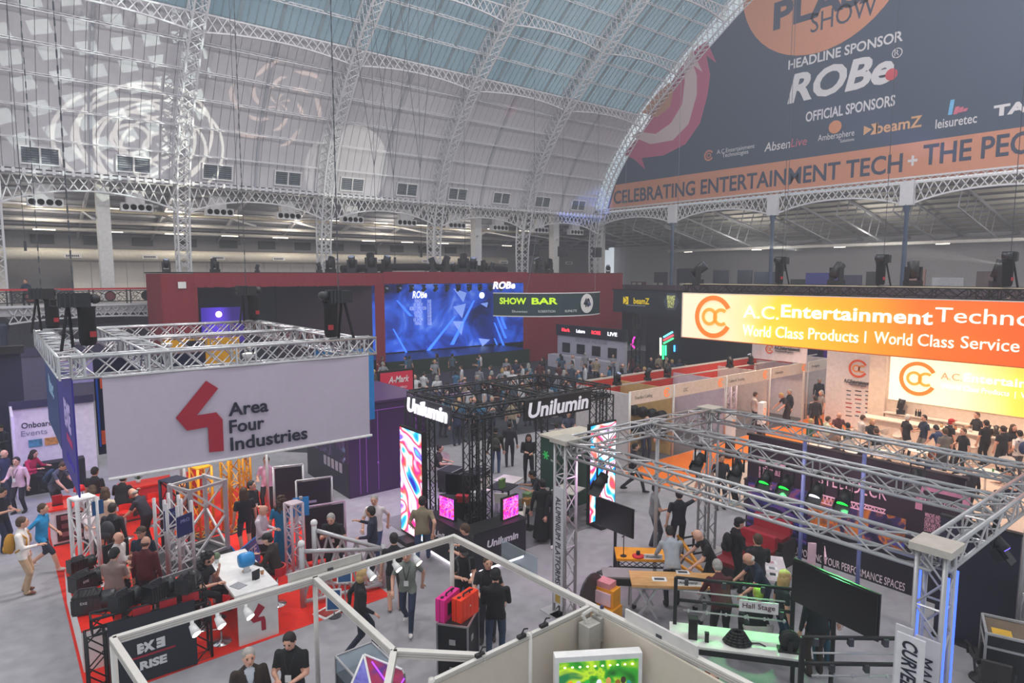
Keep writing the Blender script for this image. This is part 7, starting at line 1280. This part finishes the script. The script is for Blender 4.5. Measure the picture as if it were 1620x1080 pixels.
pp(388, 780, AWAY+40, 'stand', '1c1c26', '3a3c4c', 'person in black tee and grey shorts beside the yellow tower', 'long', 'brown', leg='bare', at=(5.2, 18.35)); pp(398, 760, RTF-20, 'chat', '1a1a22', '22222a', 'person in black shirt behind the bald white shirt', 'short', 'dark', 'long', ly=True); pp(421, 722, TOW, 'chat', 'e0b0d0', '22222c', 'person in pink-tinted tee on the aisle', 'short', 'brown'); pp(408, 792, RTF, 'phone', 'd8cad4', '26262c', 'bald person in pale checked shirt by the blue dress', None, 'dark', 'long', at=(5.12, 16.7)); pp(440, 787, AWAY, 'chat', '1078a8', '1078a8', 'person in long bright blue dress', 'curly', 'brown', dress=True, sleeve='short', at=(5.75, 16.98))
pp(345, 893, RTF, 'stoolchin', '16161e', '1a1a22', 'person with long dark curls resting chin on hand at the white desk', 'curly', 'black', 'short', at=(3.22, 14.9)); pp(424, 871, LFT, 'stool', '2c2220', '1c1c22', 'person in brown jacket and grey cap at the white desk', 'cap', 'black', 'long', at=(4.88, 14.9)); stool(4.88, 14.9, 'c8202a', 'red stool under the person in brown jacket', .75, math.radians(LFT-90))
pp(523, 819, TOW, 'lean1', '16161c', '1c1e26', 'person in black tee leaning on the truss arm hand to brow', 'short', 'grey', ly=True, at=(6.52, 15.33)); pp(574, 815, LFT, 'talk', '1c2238', '1e2230', 'person in navy shirt gesturing over the truss arm', 'short', 'dark', 'long', skin='m', at=(7.3, 14.78)); pp(592, 783, TOW, 'walk2', 'e4dcdc', '3c4a70', 'person in untucked white shirt and jeans walking', 'short', 'grey', fat=1.1, sleeve='short')
pp(623, 842, AWAY+10, 'stand', '1a1a20', '4a4844', 'person in black tee and khaki shorts seen from behind', 'short', 'dark', leg='bare', shoes='5a5450'); pp(643, 868, TOW, 'walk2', '7a8078', '2a3450', 'person in teal and grey printed tee with lanyard', 'bald', 'brown', shoes='e0dcd8', ly=True); pp(668, 784, AWAY, 'walk', '8a7e66', '3a4c6c', 'person in olive tan tee and jeans walking away', 'short', 'dark', h=1.82); pp(574, 899, RTF+20, 'walk2', '16161c', '1e2636', 'blonde person in black blouse striding past the shell beam', 'bob', 'blond', 'long', shoes='e0dcd8', h=1.72)
pp(393, 1026, TOW+30, 'stand', '30241f', '2a2624', 'person in brown suit jacket with grey hair and lanyard', 'short', 'grey', 'long', jacket='c8ccd4', ly=True, fat=1.1); pp(457, 1001, TOW, 'phone', '15171a', '1a1c20', 'person in black polo with white badge reading a leaflet', 'short', 'dark', ly=True, h=1.8)
pp(735, 828, LFT-20, 'phone', '1c1c22', '34507a', 'person in black tee with camera strap by the lettered counter', 'short', 'brown'); pp(733, 862, TOW+20, 'phone', '15151a', '16161c', 'person in black cap and grey backpack holding a phone', 'cap', 'black', bp='4a4c50'); pp(772, 880, TOW, 'chat', '1c1c22', '2a2a34', 'person in dark tee facing the black sweater', 'short', 'brown', bp='1a1a1e'); pp(784, 898, AWAY, 'phone', '0f1013', '34445e', 'person in black sweater and jeans seen from behind', 'short', 'black', 'long', h=1.82)
pp(869, 743, LFT, 'sitlean', '1c2028', '1e2026', 'person in dark top seated behind the drinks table', 'short', 'black', skin='m', at=(13.65, 15.5)); pp(858, 757, AWAY, 'chat', '0f0f13', '101014', 'person in long black coat at the drinks table', 'bun', 'black', 'long', dress=True); pp(881, 765, TOW, 'stand', '15151b', '14141a', 'person in black with white shoes by the drinks table', 'long', 'black', 'long', shoes='e8e4e0')
pp(784, 674, AWAY, 'stand', '26241c', '344a70', 'person in dark jacket and jeans standing on the aisle', 'short', 'dark', 'long', bp='3a3830'); pp(806, 666, AWAY, 'stand', '24242c', '24242e', 'person in black standing beside the jeans wearer', 'short', 'dark', 'long'); pp(832, 665, TOW, 'phone', '1c1a20', '1c1a20', 'person in black dress holding papers by the canopy leg', 'long', 'dark', 'long', at=P(836, 762)[:2]); pp(694, 698, RTF, 'sit', '2a2228', '1c1c22', 'person in dark clothes seated beside the tub chair', 'short', 'dark', at=(12.7, 20.2))
pp(1024, 658, TOW, 'chat', '2c3444', '2a3650', 'person in slate jacket and jeans in the first shell booth', 'bald', 'brown', 'long'); pp(1105, 700, RTF, 'stand', 'd0c8c4', '3a3c48', 'person in white tee behind the pink-lit tower', 'short', 'dark', leg='bare'); pp(1006, 700, RTF, 'walk', '1c1a22', '20222c', 'person in black walking behind the steel pole', 'short', 'dark', 'long'); pp(1142, 718, TOW, 'stand', '22222a', '1c1c24', 'person in dark shirt beside the cream pedestal', 'short', 'dark', skin='m'); pp(1166, 712, LFT, 'stand', '16161a', '16161a', 'person in black tee by the printed backdrop edge', 'short', 'black', skin='d')
pp(1039, 764, RTF, 'chat', '7c7c7e', '3a3a46', 'person in grey tee chatting near the steel pole', 'short', 'dark', fat=1.2, h=1.78); pp(1075, 773, AWAY, 'reach', '1a1c28', '1c1820', 'person in navy tee with arm stretched to the tower', 'short', 'dark', h=1.8); pp(1065, 846, AWAY, 'lean', 'a8aeb6', '24242c', 'person in pale grey striped shirt at the wooden table', 'short', 'dark', 'long', at=(12.1, 9.05)); pp(1104, 837, LFT, 'lean', '14151a', '17171c', 'bald person in black shirt bending to the yellow deck', None, 'dark', skin='p'); pp(1170, 818, RTF, 'chat', '1a1418', '15131a', 'person in dark cap with black backpack by the red seating', 'cap', 'black', 'long', bp='121216'); pp(1186, 836, AWAY, 'chat', '1d1720', '17131a', 'person in dark suit reading a white sheet', 'short', 'brown', 'long', jacket='c0b8b8', at=(13.33, 7.62))
pp(1135, 885, AWAY, 'lean', '48101c', '15151a', 'grey-haired person in maroon jumper at the wooden table', 'short', 'grey', 'long', fat=1.2); pp(1184, 874, LFT, 'lean', '15203a', '12141c', 'white-haired person in navy polo at the wooden table', 'bald', 'white', fat=1.15); pp(1243, 901, RTF, 'stand', '182428', '22405c', 'blonde person in dark printed tee with white badge', 'long', 'blond', ly=True); pp(1221, 918, AWAY, 'sit', '10161a', '14161c', 'green-tinted white-haired person in black seated by the bench', 'short', 'green', 'long', at=(11.75, 6.65)); pp(1300, 955, AWAY, 'stand', '10131c', '3a2c26', 'person in black jacket and brown trousers behind the big monitor', 'short', 'grey', 'long', fat=1.1, at=(12.05, 5.6)); pp(1322, 962, AWAY, 'stand', '4a7080', '204c60', 'person in pale blue shirt and jeans behind the big monitor', 'short', 'brown', 'long', fat=.95, at=(12.45, 5.65)); pp(1580, 846, LFT, 'walk', '121218', '16161c', 'grey-haired person in black suit walking past the pop-up wall', 'short', 'grey', 'long', jacket='15151a'); pp(1188, 1060, TOW, 'sit', '4a2a22', '24242c', 'red-haired person seated under the green-lit bench', 'long', 'red', 'long', at=(8.75, 5.75))
pp(42, 434, TOW, 'chat', '2a3448', '24283a', 'person in dark blue leaning at the gallery handrail', 'short', 'brown', 'long', z0=5.6, at=(1.9, 50.4))
# bar guests
BG = 'people at the orange bar stand'
for (px, py, fc, ps, t, b, hr, hcol, sl, lab, kw) in (
 (1437, 655, RTF, 'chat', '1c1c26', '1e1e28', 'short', 'white', 'short', 'white-haired person in black polo standing at the bar', {}), (1462, 656, LFT, 'chat', '22304a', '8a8684', 'short', 'dark', 'short', 'person in blue polo with phone standing at the bar', {}), (1481, 673, AWAY, 'lean', '24365e', '24242e', 'short', 'black', 'short', 'person in royal blue tee by the round tables', {}), (1495, 676, AWAY, 'stand', '6a645e', '3a3a3e', 'short', 'brown', 'short', 'person in taupe shirt seen from behind at the bar', {'fat': 1.1}), (1506, 662, RTF, 'stand', '1c1c22', '1c1c22', 'cap', 'cred', 'short', 'person in red cap at the bar counter', {}), (1524, 677, LFT, 'chat', '1a1a20', '20202a', 'short', 'brown', 'short', 'person in black tee behind the taupe shirt', {}),
 (1544, 660, LFT, 'chat', '1d1d24', '1d1d24', 'short', 'brown', 'short', 'bar attendant in black leaning over the counter', {'at': (32.83, 8.9)}), (1560, 664, AWAY, 'chat', '17171d', '17171d', 'short', 'dark', 'short', 'person in black shirt with white back print at the bar', {'fat': 1.1}), (1587, 673, AWAY, 'stand', '1b1b24', '1e2230', 'short', 'dark', 'short', 'person in dark shirt beside the coffee machine', {'fat': 1.1}), (1604, 671, TOW, 'cross', '1c1c22', '22222a', 'long', 'brown', 'short', 'long-haired person in black at the coffee machine', {}), (1613, 680, AWAY, 'hips', 'd8cfc8', '4a4650', 'short', 'dark', 'short', 'person in white tee with navy backpack at the bar', {'bp': '22305a'}),
 (1328, 652, TOW, 'sit', '5a3034', '24242c', 'bald', 'brown', 'short', 'person in burgundy shirt seated by the logo panel', {}), (1311, 658, RTF, 'sit', 'd0d4b8', '24242c', 'short', 'brown', 'short', 'person in pale shirt seated on the orange carpet edge', {}), (1284, 662, RTF, 'sit', '3a6a48', '2a2a30', 'short', 'blond', 'short', 'person in green-tinted top seated beside the bright tables', {}), (1341, 668, AWAY, 'sit', '5a5844', '2a2a30', 'short', 'black', 'short', 'person in olive shirt seated from behind', {}), (1366, 656, RTF, 'sit', 'd8d0d0', '24242c', 'short', 'brown', 'short', 'person in white tee seated near the white stools', {}), (1381, 662, TOW, 'sit', '26262c', '24242c', 'bob', 'blond', 'short', 'person in black tee seated in the guest circle', {}), (1386, 676, AWAY, 'sit', '1a1a20', '1c1c22', 'short', 'brown', 'short', 'person in black shirt seated with back to the backdrop', {}), (1318, 676, TOW, 'sit', '8a6a5a', '2a2a30', 'short', 'brown', 'short', 'person in tan top seated behind the silver truss', {}),
 (1367, 710, TOW, 'sitlean', '1c1a20', '22222a', 'curly', 'black', 'short', 'curly-haired person drinking behind the backdrop', {'skin': 'd'}), (1407, 727, TOW, 'sit', '2a2630', '22222a', 'short', 'black', 'short', 'dark-haired person low behind the backdrop edge', {}), (1475, 714, RTF, 'sit', '24305a', '22222a', 'short', 'red', 'short', 'person in blue polo seated at a round table', {}), (1535, 734, AWAY, 'stand', '2a2028', '22202a', None, 'dark', 'long', 'person in dark plum jacket standing by the backdrop end', {}), (1595, 740, LFT, 'sitlean', '1e2040', '202030', 'short', 'dark', 'short', 'person in navy seated near the end truss', {}), (1290, 626, AWAY, 'stand', '202028', '22222a', 'short', 'dark', 'long', 'person in black standing beside the logo panel', {}), (1299, 617, LFT, 'chat', '8a8480', '4a4644', 'bob', 'grey', 'short', 'person in grey patterned dress beside the logo panel', {}), (1218, 620, RTF, 'chat', 'd0c4bc', '2a2a32', 'short', 'brown', 'short', 'person in cream shirt in the third shell booth', {'at': (29.8, 17.55)}), (1236, 621, LFT, 'lean', '2c2a30', '2a2a32', 'short', 'blond', 'short', 'person in charcoal at the pedestal in the shell row', {}), (1249, 616, LFT, 'chat', '1c1e26', '1c1e26', 'short', 'grey', 'long', 'person in dark suit before the violet screen', {}), (1297, 598, TOW, 'stand', '2c2c38', '2a2a32', 'short', 'grey', 'long', 'grey-haired person in dark coat beyond the shell row', {})):
    person(px, py, fc, ps, t, b, lab, hr, hcol, sl, group=BG, **kw)
# stage crowd
rr = random.Random(21); TOPS = [('1c1e28', 'black'), ('2a3450', 'navy'), ('8a8a92', 'grey'), ('d0d0d4', 'white'), ('5a2a30', 'maroon'), ('4a5a6a', 'slate'), ('9a8a74', 'beige'), ('3a6a8a', 'teal')]
CR = 'crowd in front of the blue stage'; spots = [(671, 588), (691, 593), (722, 585), (735, 596), (755, 593), (776, 578), (778, 586), (795, 582), (804, 578), (817, 578), (826, 576), (838, 582), (854, 571), (868, 584), (664, 606), (675, 610), (690, 612), (845, 578), (880, 590), (885, 575), (893, 585), (905, 570), (915, 585), (900, 600), (925, 575), (935, 570), (918, 597), (945, 568), (952, 590), (970, 560), (963, 578), (985, 575), (990, 590), (1000, 560), (1010, 575), (1020, 580), (1030, 565), (1040, 575), (1025, 592), (1055, 565), (1060, 580), (1075, 568), (1085, 572), (1095, 562), (1125, 560), (1133, 555), (722, 640), (735, 636), (750, 628), (760, 632), (775, 636), (700, 628), (835, 618), (850, 622), (640, 640), (605, 638), (612, 645), (742, 610), (765, 606), (788, 604), (812, 600), (826, 604), (958, 612), (978, 608), (868, 606), (708, 604), (652, 622)]
spots += [(rr.uniform(590, 1130), rr.uniform(556, 632)) for _ in range(130)]; spots = [q for q in spots if not (640 < q[0] < 990 and q[1] > 640)]
for i, (px, py) in enumerate(spots):
    t, nm = TOPS[rr.randrange(len(TOPS))]; ps = rr.choice(['stand', 'chat', 'phone', 'cross', 'hips', 'stand'])
    hs_, hcl, hh = rr.choice(['short', 'short', 'bald', 'bob', 'long', 'cap']), rr.choice(['dark', 'brown', 'grey', 'black', 'blond']), rr.uniform(1.66, 1.84)
    g = P(px, py, hh*1.09)
    if any((g.x-a)**2+(g.y-b)**2 < .5 for a, b in PLACED) or (13.3 < g.x < 16.2 and 26.4 < g.y < 27.7) or (34 < g.x < 35.4 and 28.8 < g.y < 30.2) or (g.x > 19 and g.y < 20.9) or g.y > 43 or (g.x > 36.4 and g.y > 32.8) or g.x > 38.5 or (g.y < 24.8 and g.x < 12.8): continue
    lb = 'person with %s in %s top %s in the stage crowd' % ({'short': 'short %s hair', 'bald': 'thinning %s hair', 'bob': '%s bobbed hair', 'long': 'long %s hair', 'cap': '%s cap'}[hs_] % hcl, nm, {'stand': 'standing', 'chat': 'chatting', 'phone': 'looking at a phone', 'cross': 'with folded arms', 'hips': 'hands on hips'}[ps])
    person(px, py, rr.choice([AWAY, AWAY+20, AWAY-25, RTF, LFT, TOW]), ps, t, rr.choice(['22242c', '2a3040', '34405a', '3a3836']), lb, hs_, hcl, rr.choice(['short', 'long']) if ps == 'stand' else 'short', h=hh, group=CR)
for i, (px, py, t, nm) in enumerate(((745, 628, '22222c', 'black'), (812, 637, 'd8c0a8', 'cream'), (880, 628, 'd0d0cc', 'white'), (900, 651, '4a5068', 'grey blue'), (880, 668, 'c8b8b0', 'pale pink'))): person(px, py, [TOW, AWAY, RTF][i % 3], 'sit', t, '2a2c36', 'person in %s top seated at the tables behind the black canopy' % nm, 'short', ['dark', 'brown'][i % 2], group='people seated behind the black canopy')
# nobody stands inside a neighbour: ease close pairs apart along the line of sight
for _ in range(3):
    for a in FREE:
        for b in FREE:
            if a is b: continue
            d = Vector((a.location.x-b.location.x, a.location.y-b.location.y))
            if d.length < .5:
                f, n_ = (a, b) if (a.location-CAM).length > (b.location-CAM).length else (b, a); v = Vector((f.location.x, f.location.y)).normalized(); f.location.x += v.x*.12; f.location.y += v.y*.12; n_.location.x -= v.x*.06; n_.location.y -= v.y*.06
# ================================================================= LAMPS OF THE PLACE
def spot(name, loc, aim, power, col, angle, blend=.4, r=.1, nodes=None):
    l = bpy.data.lights.new(name, 'SPOT'); l.energy = power; l.color = col; l.spot_size = math.radians(angle); l.spot_blend = blend; l.shadow_soft_size = r
    o = bpy.data.objects.new(name, l); COL.objects.link(o); o.location = loc; o.rotation_euler = (Vector(aim)-Vector(loc)).to_track_quat('-Z', 'Y').to_euler(); return o
def point(name, loc, power, col, r=.3):
    l = bpy.data.lights.new(name, 'POINT'); l.energy = power; l.color = col; l.shadow_soft_size = r; o = bpy.data.objects.new(name, l); COL.objects.link(o); o.location = loc; return o
# warm downlights over the bar, hung in the black truss grid
for y in (17, 12, 7): spot('bar_downlight', (29.5, y, 7.0), (29.5, y-.5, 0), 950, (1, .72, .5), 110, .6, .25)
# green worklights over the rigging benches, violet strips on the tower
spot('green_lamp', (SXm-.2, 6.75, SZ-.6), (10.9, 6.0, .9), 420, (.15, 1, .3), 60); spot('green_lamp', (SXm-.2, 5.5, SZ-.6), (10.8, 4.4, .9), 300, (.15, 1, .3), 60)
spot('backdrop_lamp', (12.9, 8.2, 3.6), (17, 8.4, 1.8), 260, (1, .8, .85), 70, .7, .2); spot('backdrop_lamp', (12.9, 5.9, 3.6), (17, 6.0, 1.8), 240, (1, .8, .85), 70, .7, .2); spot('magenta_lamp', (10.2, 10.0, 3.7), (10.9, 11.6, 0), 120, (1, .45, .9), 90, .8, .2)
# violet wash from the LED stand and the purple cube
spot('violet_lamp', (12.0, 18.0, 5.0), (10.8, 18.2, 0), 500, (.75, .4, 1), 100, .8, .3); spot('violet_lamp', (1.4, 24.2, 5.8), (-1, 27, 0), 700, (.45, .35, 1), 110, .8, .3)
for x in (3.3, 5.6): spot('stand_lamp', (x, 19.2, 5.6), (x, 18.2, 0), 420, (1, .95, .92), 120, .6, .2)
# high-bay lamps hung under the crown of the vault, lamps of the galleries
HB = [(2, 8), (2, 24), (16, 6), (16, 22), (30, 4), (30, 20), (44, 6), (-14, 14)]
for i, (x, y) in enumerate(HB):
    o = thing('high_bay_lamp', 'round white high-bay lamp hanging far up under the vault crown', 'lamp', (x, y, 27.0), group='high-bay lamps under the crown'); MB().lathe([(.1, .5), (.45, .1), (.5, 0)], 16).build('reflector', WSTEEL, o, True); MB().tube((0, 0, .5), (0, 0, 6), .02, 4).build('drop_wire', mat('55585f'), o)
    l = point('high_bay_light', (x, y, 26.8), [3600, 4200, 1500, 3600, 2200, 3800, 3000, 3600][i], (1, .95, .93), .5)
for x in (3, 12, 21, 30, 39): point('gallery_light', (x, 55.5, 11.6), 260, (1, .9, .75), .3)
for y in (36, 24, 12): point('end_gallery_light', (58, y, 10.4), 420, (1, .95, .88), .3)
# stage
for x, tx in ((25, 30), (30, 27), (35, 31)): spot('stage_lamp', (x, 45, 6.6), (tx, 46, 1.2), 1500, (.2, .4, 1), 40, .3, .1)
spot('stage_beam', (30.5, 43.6, 8.9), (48, 49, 14.0), 15000, (.2, .32, 1), 10, .6, .1); spot('beam_white', (27.2, 19.3, 8.0), (31, 27, 12.2), 24000, (.6, .75, 1), 4, .3, .05); spot('beam_blue', (50.0, 6.5, 10.5), (53, 20.5, 18.0), 9000, (.35, .4, 1), 9, .8, .1)
# gobo projections on the vault lining
def gobo(name, loc, aim, power, col, angle, kind):
    o = spot(name, loc, aim, power, col, angle, .05, .02); l = o.data; l.use_nodes = True; t = l.node_tree; em = t.nodes.get('Emission'); tc = t.nodes.new('ShaderNodeTexCoord')
    def M(op, a, b=None, c=None):
        n = t.nodes.new('ShaderNodeMath'); n.operation = op
        for i, v in enumerate((a, b, c)):
            if v is None: continue
            if isinstance(v, (int, float)): n.inputs[i].default_value = v
            else: t.links.new(v, n.inputs[i])
        return n.outputs[0]
    s = t.nodes.new('ShaderNodeSeparateXYZ'); t.links.new(tc.outputs['Normal'], s.inputs[0]); z = M('MAXIMUM', M('ABSOLUTE', s.outputs[2]), .01); k = math.tan(math.radians(angle/2)); u = M('DIVIDE', M('DIVIDE', s.outputs[0], z), k); v = M('DIVIDE', M('DIVIDE', s.outputs[1], z), k)
    if kind == 'squares':
        a = M('FRACT', M('MULTIPLY', M('ADD', M('MULTIPLY', u, .77), M('MULTIPLY', v, .64)), 5.2)); b = M('FRACT', M('MULTIPLY', M('SUBTRACT', M('MULTIPLY', v, .77), M('MULTIPLY', u, .64)), 5.2)); f = M('MULTIPLY', M('LESS_THAN', a, .55), M('LESS_THAN', b, .55))
    elif kind == 'rings':
        def rg(cx, cy, n, w): r = M('SQRT', M('ADD', M('POWER', M('ADD', u, -cx), 2), M('POWER', M('ADD', v, -cy), 2))); return M('MULTIPLY', M('LESS_THAN', M('FRACT', M('MULTIPLY', r, n)), w), M('LESS_THAN', r, .82))
        f = M('MAXIMUM', M('MAXIMUM', rg(-.18, 0, 6.0, .24), rg(.2, -.05, 4.5, .16)), rg(0, .12, 3.0, .12))
    elif kind == 'swirl':
        r = M('SQRT', M('ADD', M('POWER', u, 2), M('POWER', v, 2))); an = M('ARCTAN2', v, u); f = M('MULTIPLY', M('LESS_THAN', M('FRACT', M('ADD', M('MULTIPLY', an, .955), M('MULTIPLY', r, 2.2))), .22), M('LESS_THAN', M('FRACT', M('MULTIPLY', r, 2.6)), .6))
    else: f = M('LESS_THAN', M('SQRT', M('ADD', M('POWER', u, 2), M('POWER', v, 2))), .95)
    t.links.new(f, em.inputs['Strength']); return o
src = (31.0, 16.2, 8.9)
gobo('gobo_squares', src, PY(112, 140, 48), 42000, (.85, 1, .9), 20, 'squares'); gobo('gobo_rings', src, PY(262, 230, 49), 52000, (1, .98, .82), 13.5, 'rings'); gobo('gobo_swirl', src, PY(445, 165, 48), 26000, (1, .72, .55), 10, 'swirl'); gobo('gobo_disc', (30.0, 7.5, 8.1), PY(560, 268, 49.5), 24000, (1, 1, .88), 9.5, 'disc'); gobo('gobo_red', (30.0, 13.5, 8.1), PY(812, 175, 46), 4000, (1, .05, .1), 2.2, 'disc')
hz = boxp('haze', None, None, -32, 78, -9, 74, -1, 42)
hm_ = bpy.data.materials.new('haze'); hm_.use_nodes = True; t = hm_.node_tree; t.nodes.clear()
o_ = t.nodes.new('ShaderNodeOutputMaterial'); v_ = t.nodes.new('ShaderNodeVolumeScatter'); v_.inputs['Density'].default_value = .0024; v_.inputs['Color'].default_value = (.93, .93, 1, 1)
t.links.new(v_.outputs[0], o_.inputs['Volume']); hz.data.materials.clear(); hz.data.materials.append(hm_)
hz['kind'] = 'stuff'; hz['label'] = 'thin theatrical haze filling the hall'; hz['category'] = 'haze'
bpy.data.scenes.remove(TMP)
